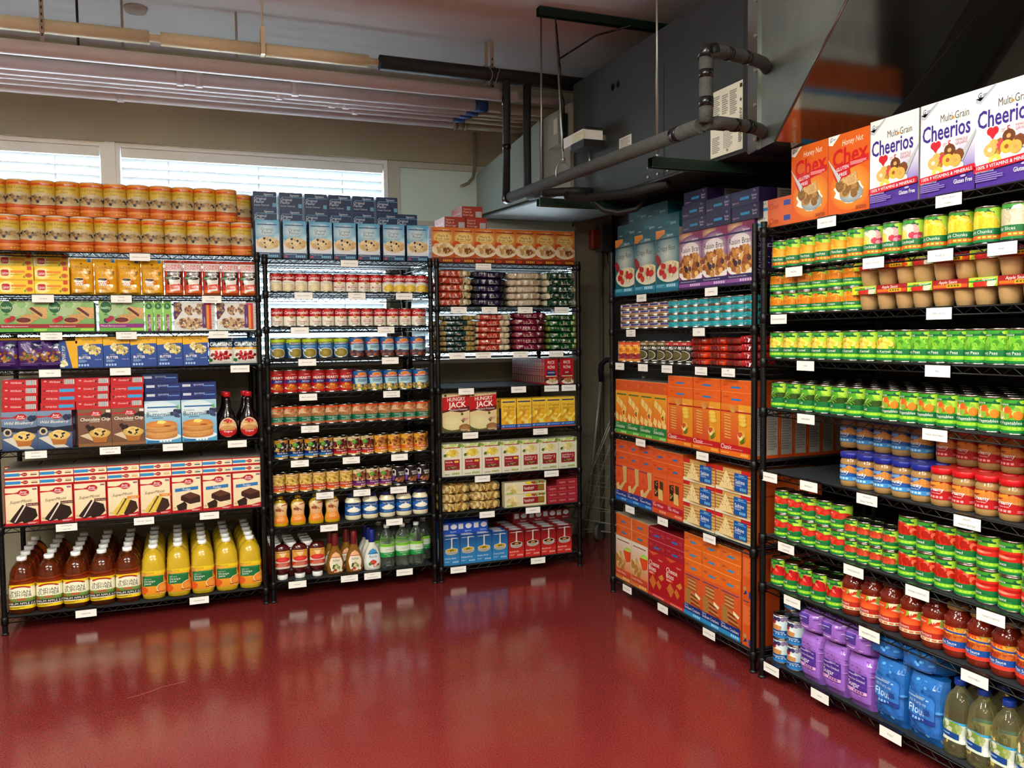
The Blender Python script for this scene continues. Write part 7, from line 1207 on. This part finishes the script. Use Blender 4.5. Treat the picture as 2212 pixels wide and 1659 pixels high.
sub(t, 'clevis', lambda b: b.path([(1.7232 + 0.038 * cos(a), 3.6941, 2.1563 + 0.05 * sin(a) + 0.02) for a in [radians(-30 + 240 * j / 14) for j in range(15)]], 0.0035, ZINC, 8))
sub(t, 'nut', lambda b: b.tube((1.7232, 3.6941, 2.2306), (1.7232, 3.6941, 2.2457), 0.01, ZINC, 6))

def valve(b):
    b.path([(1.9386, 3.8772, 2.11), (2.0032, 3.8233, 2.0346), (2.0678, 3.791, 2.0184), (2.1432, 3.748, 2.0346), (2.1971, 3.7157, 2.0992)], 0.016, BLACKF, 10)
    b.path([(1.874, 3.9849, 2.1261), (1.9386, 3.8987, 2.0992), (2.0463, 3.6618, 2.0938), (2.1432, 3.4464, 2.11)], 0.022, BFOAM, 12)
b = MB()
valve(b)
tag(new('condensate_trap', b.build('condensate_trap')), 'black trap and drain pipe hanging under the air handler', 'drain trap')
# junction box and conduit in the corner
t = thing('wall_sensor_box', 'grey box with red label high on the corner wall', 'junction box'); GB = mat('grey_electrical_box', '#4c4a44', .5, .3)
sub(t, 'box', lambda b: b.box(2.79, YB-.10, 2.0, 2.87, YB, 2.19, GB)); tag(sub(t, 'red_label', lambda b: b.box(2.735, YB-.075, 2.02, 2.788, YB-.005, 2.15, CARD, '#8a2c1c')), 'red side cover')
b = MB(); b.tube((2.815, YB-.03, .02), (2.815, YB-.03, 2.0), .016, mat('painted_conduit', '#6c675a', .6), 12); tag(new('wall_conduit', b.build('wall_conduit')), 'vertical painted conduit running down the corner wall', 'conduit')
b = MB(); b.path([(2.85, YB-.06, 2.0), (2.855, YB-.06, 1.93), (2.89, YB-.06, 1.90), (2.895, YB-.06, 1.8)], .004, TAPE, 6); tag(new('sensor_cable', b.build('sensor_cable')), 'thin black cable hanging below the corner box', 'cable')
# ================================================================ folding cart behind the corner
CW = mat('chrome_wire', '#b4b4ac', .4, .5); CT = mat('grey_cart_tube', '#9a9a92', .4, .4); GRIP = mat('black_foam_grip', '#0e0e12', .8)
t = thing('folding_cart', 'folded wire shopping cart with black handle leaning in the corner', 'cart')
A = Vector
hp = A((2.70, 5.20, 1.14)); ft = A((2.64, 5.33, .09)); hp2 = A((2.885, 4.95, 1.14)); 
sub(t, 'frame_tube', lambda b: b.path([ft, ft+(hp-ft)*.5, hp], .012, CT, 12)); sub(t, 'frame_tube', lambda b: b.path([ft+A((.16, -.25, 0)), hp2], .012, CT, 12))
sub(t, 'handle_grip', lambda b: b.path([hp+A((0, 0, -.04)), hp+A((-.006, 0, .03)), hp+A((-.004, -.005, .075)), hp+A((.02, -.03, .105)), hp+A((.06, -.09, .11)), hp+A((.14, -.2, .10))], .018, GRIP, 12))
def basket(b):
    T0, T1 = A((2.79, 5.02, 1.06)), A((2.87, 4.90, 1.06)); B0, B1 = A((2.52, 5.30, .16)), A((2.85, 4.84, .13))
    def g(u, v): return (T0+(T1-T0)*u)*(1-v)+(B0+(B1-B0)*u)*v
    for i in range(7): b.tube(g(i/6, 0), g(i/6, 1), .0028, CW, 6)
    for v in (.0, .3, .42, .5, .58, .66, .74, .82, .9, 1): b.tube(g(0, v), g(1, v), .0026 if v < 1 else .006, CW, 6)
    for s in (0, 1): b.tube(g(s, 0), g(s, 1), .004, CW, 6)
sub(t, 'wire_basket', basket)
def back(b):
    T0, T1 = A((2.74, 5.10, .90)), A((2.86, 4.93, .90)); B0, B1 = A((2.58, 5.38, .2)), A((2.88, 5.0, .2))
    def g(u, v): return (T0+(T1-T0)*u)*(1-v)+(B0+(B1-B0)*u)*v
    for i in range(5): b.tube(g(i/4, 0), g(i/4, 1), .0026, CW, 6)
    for j in range(8): b.tube(g(0, j/7), g(1, j/7), .0026, CW, 6)
sub(t, 'wire_panel', back)
WH = mat('grey_cart_wheel', '#5c5c56', .6)
for p in ((2.60, 5.33), (2.68, 5.22)): sub(t, 'wheel', lambda b: b.tube((p[0]-.008, p[1]+.01, .065), (p[0]+.012, p[1]-.014, .065), .065, WH, 20))
sub(t, 'axle', lambda b: b.tube((2.59, 5.345, .065), (2.86, 4.99, .065), .006, CT, 8))
# stray specks and a scratch on the floor
b = MB(); SCR = mat('pale_scratch', '#b06a60', .5)
p = [atZ(x, y, .0006) for x, y in ((275, 1508), (300, 1502), (330, 1492), (350, 1484), (400, 1472))]
for q, s_ in zip(p, p[1:]):
    d = (s_-q).normalized().cross(A((0, 0, 1)))*.0012; b.face([q-d, s_-d, s_+d, q+d], SCR)
tag(struct('trim_4', b), kind='structure')
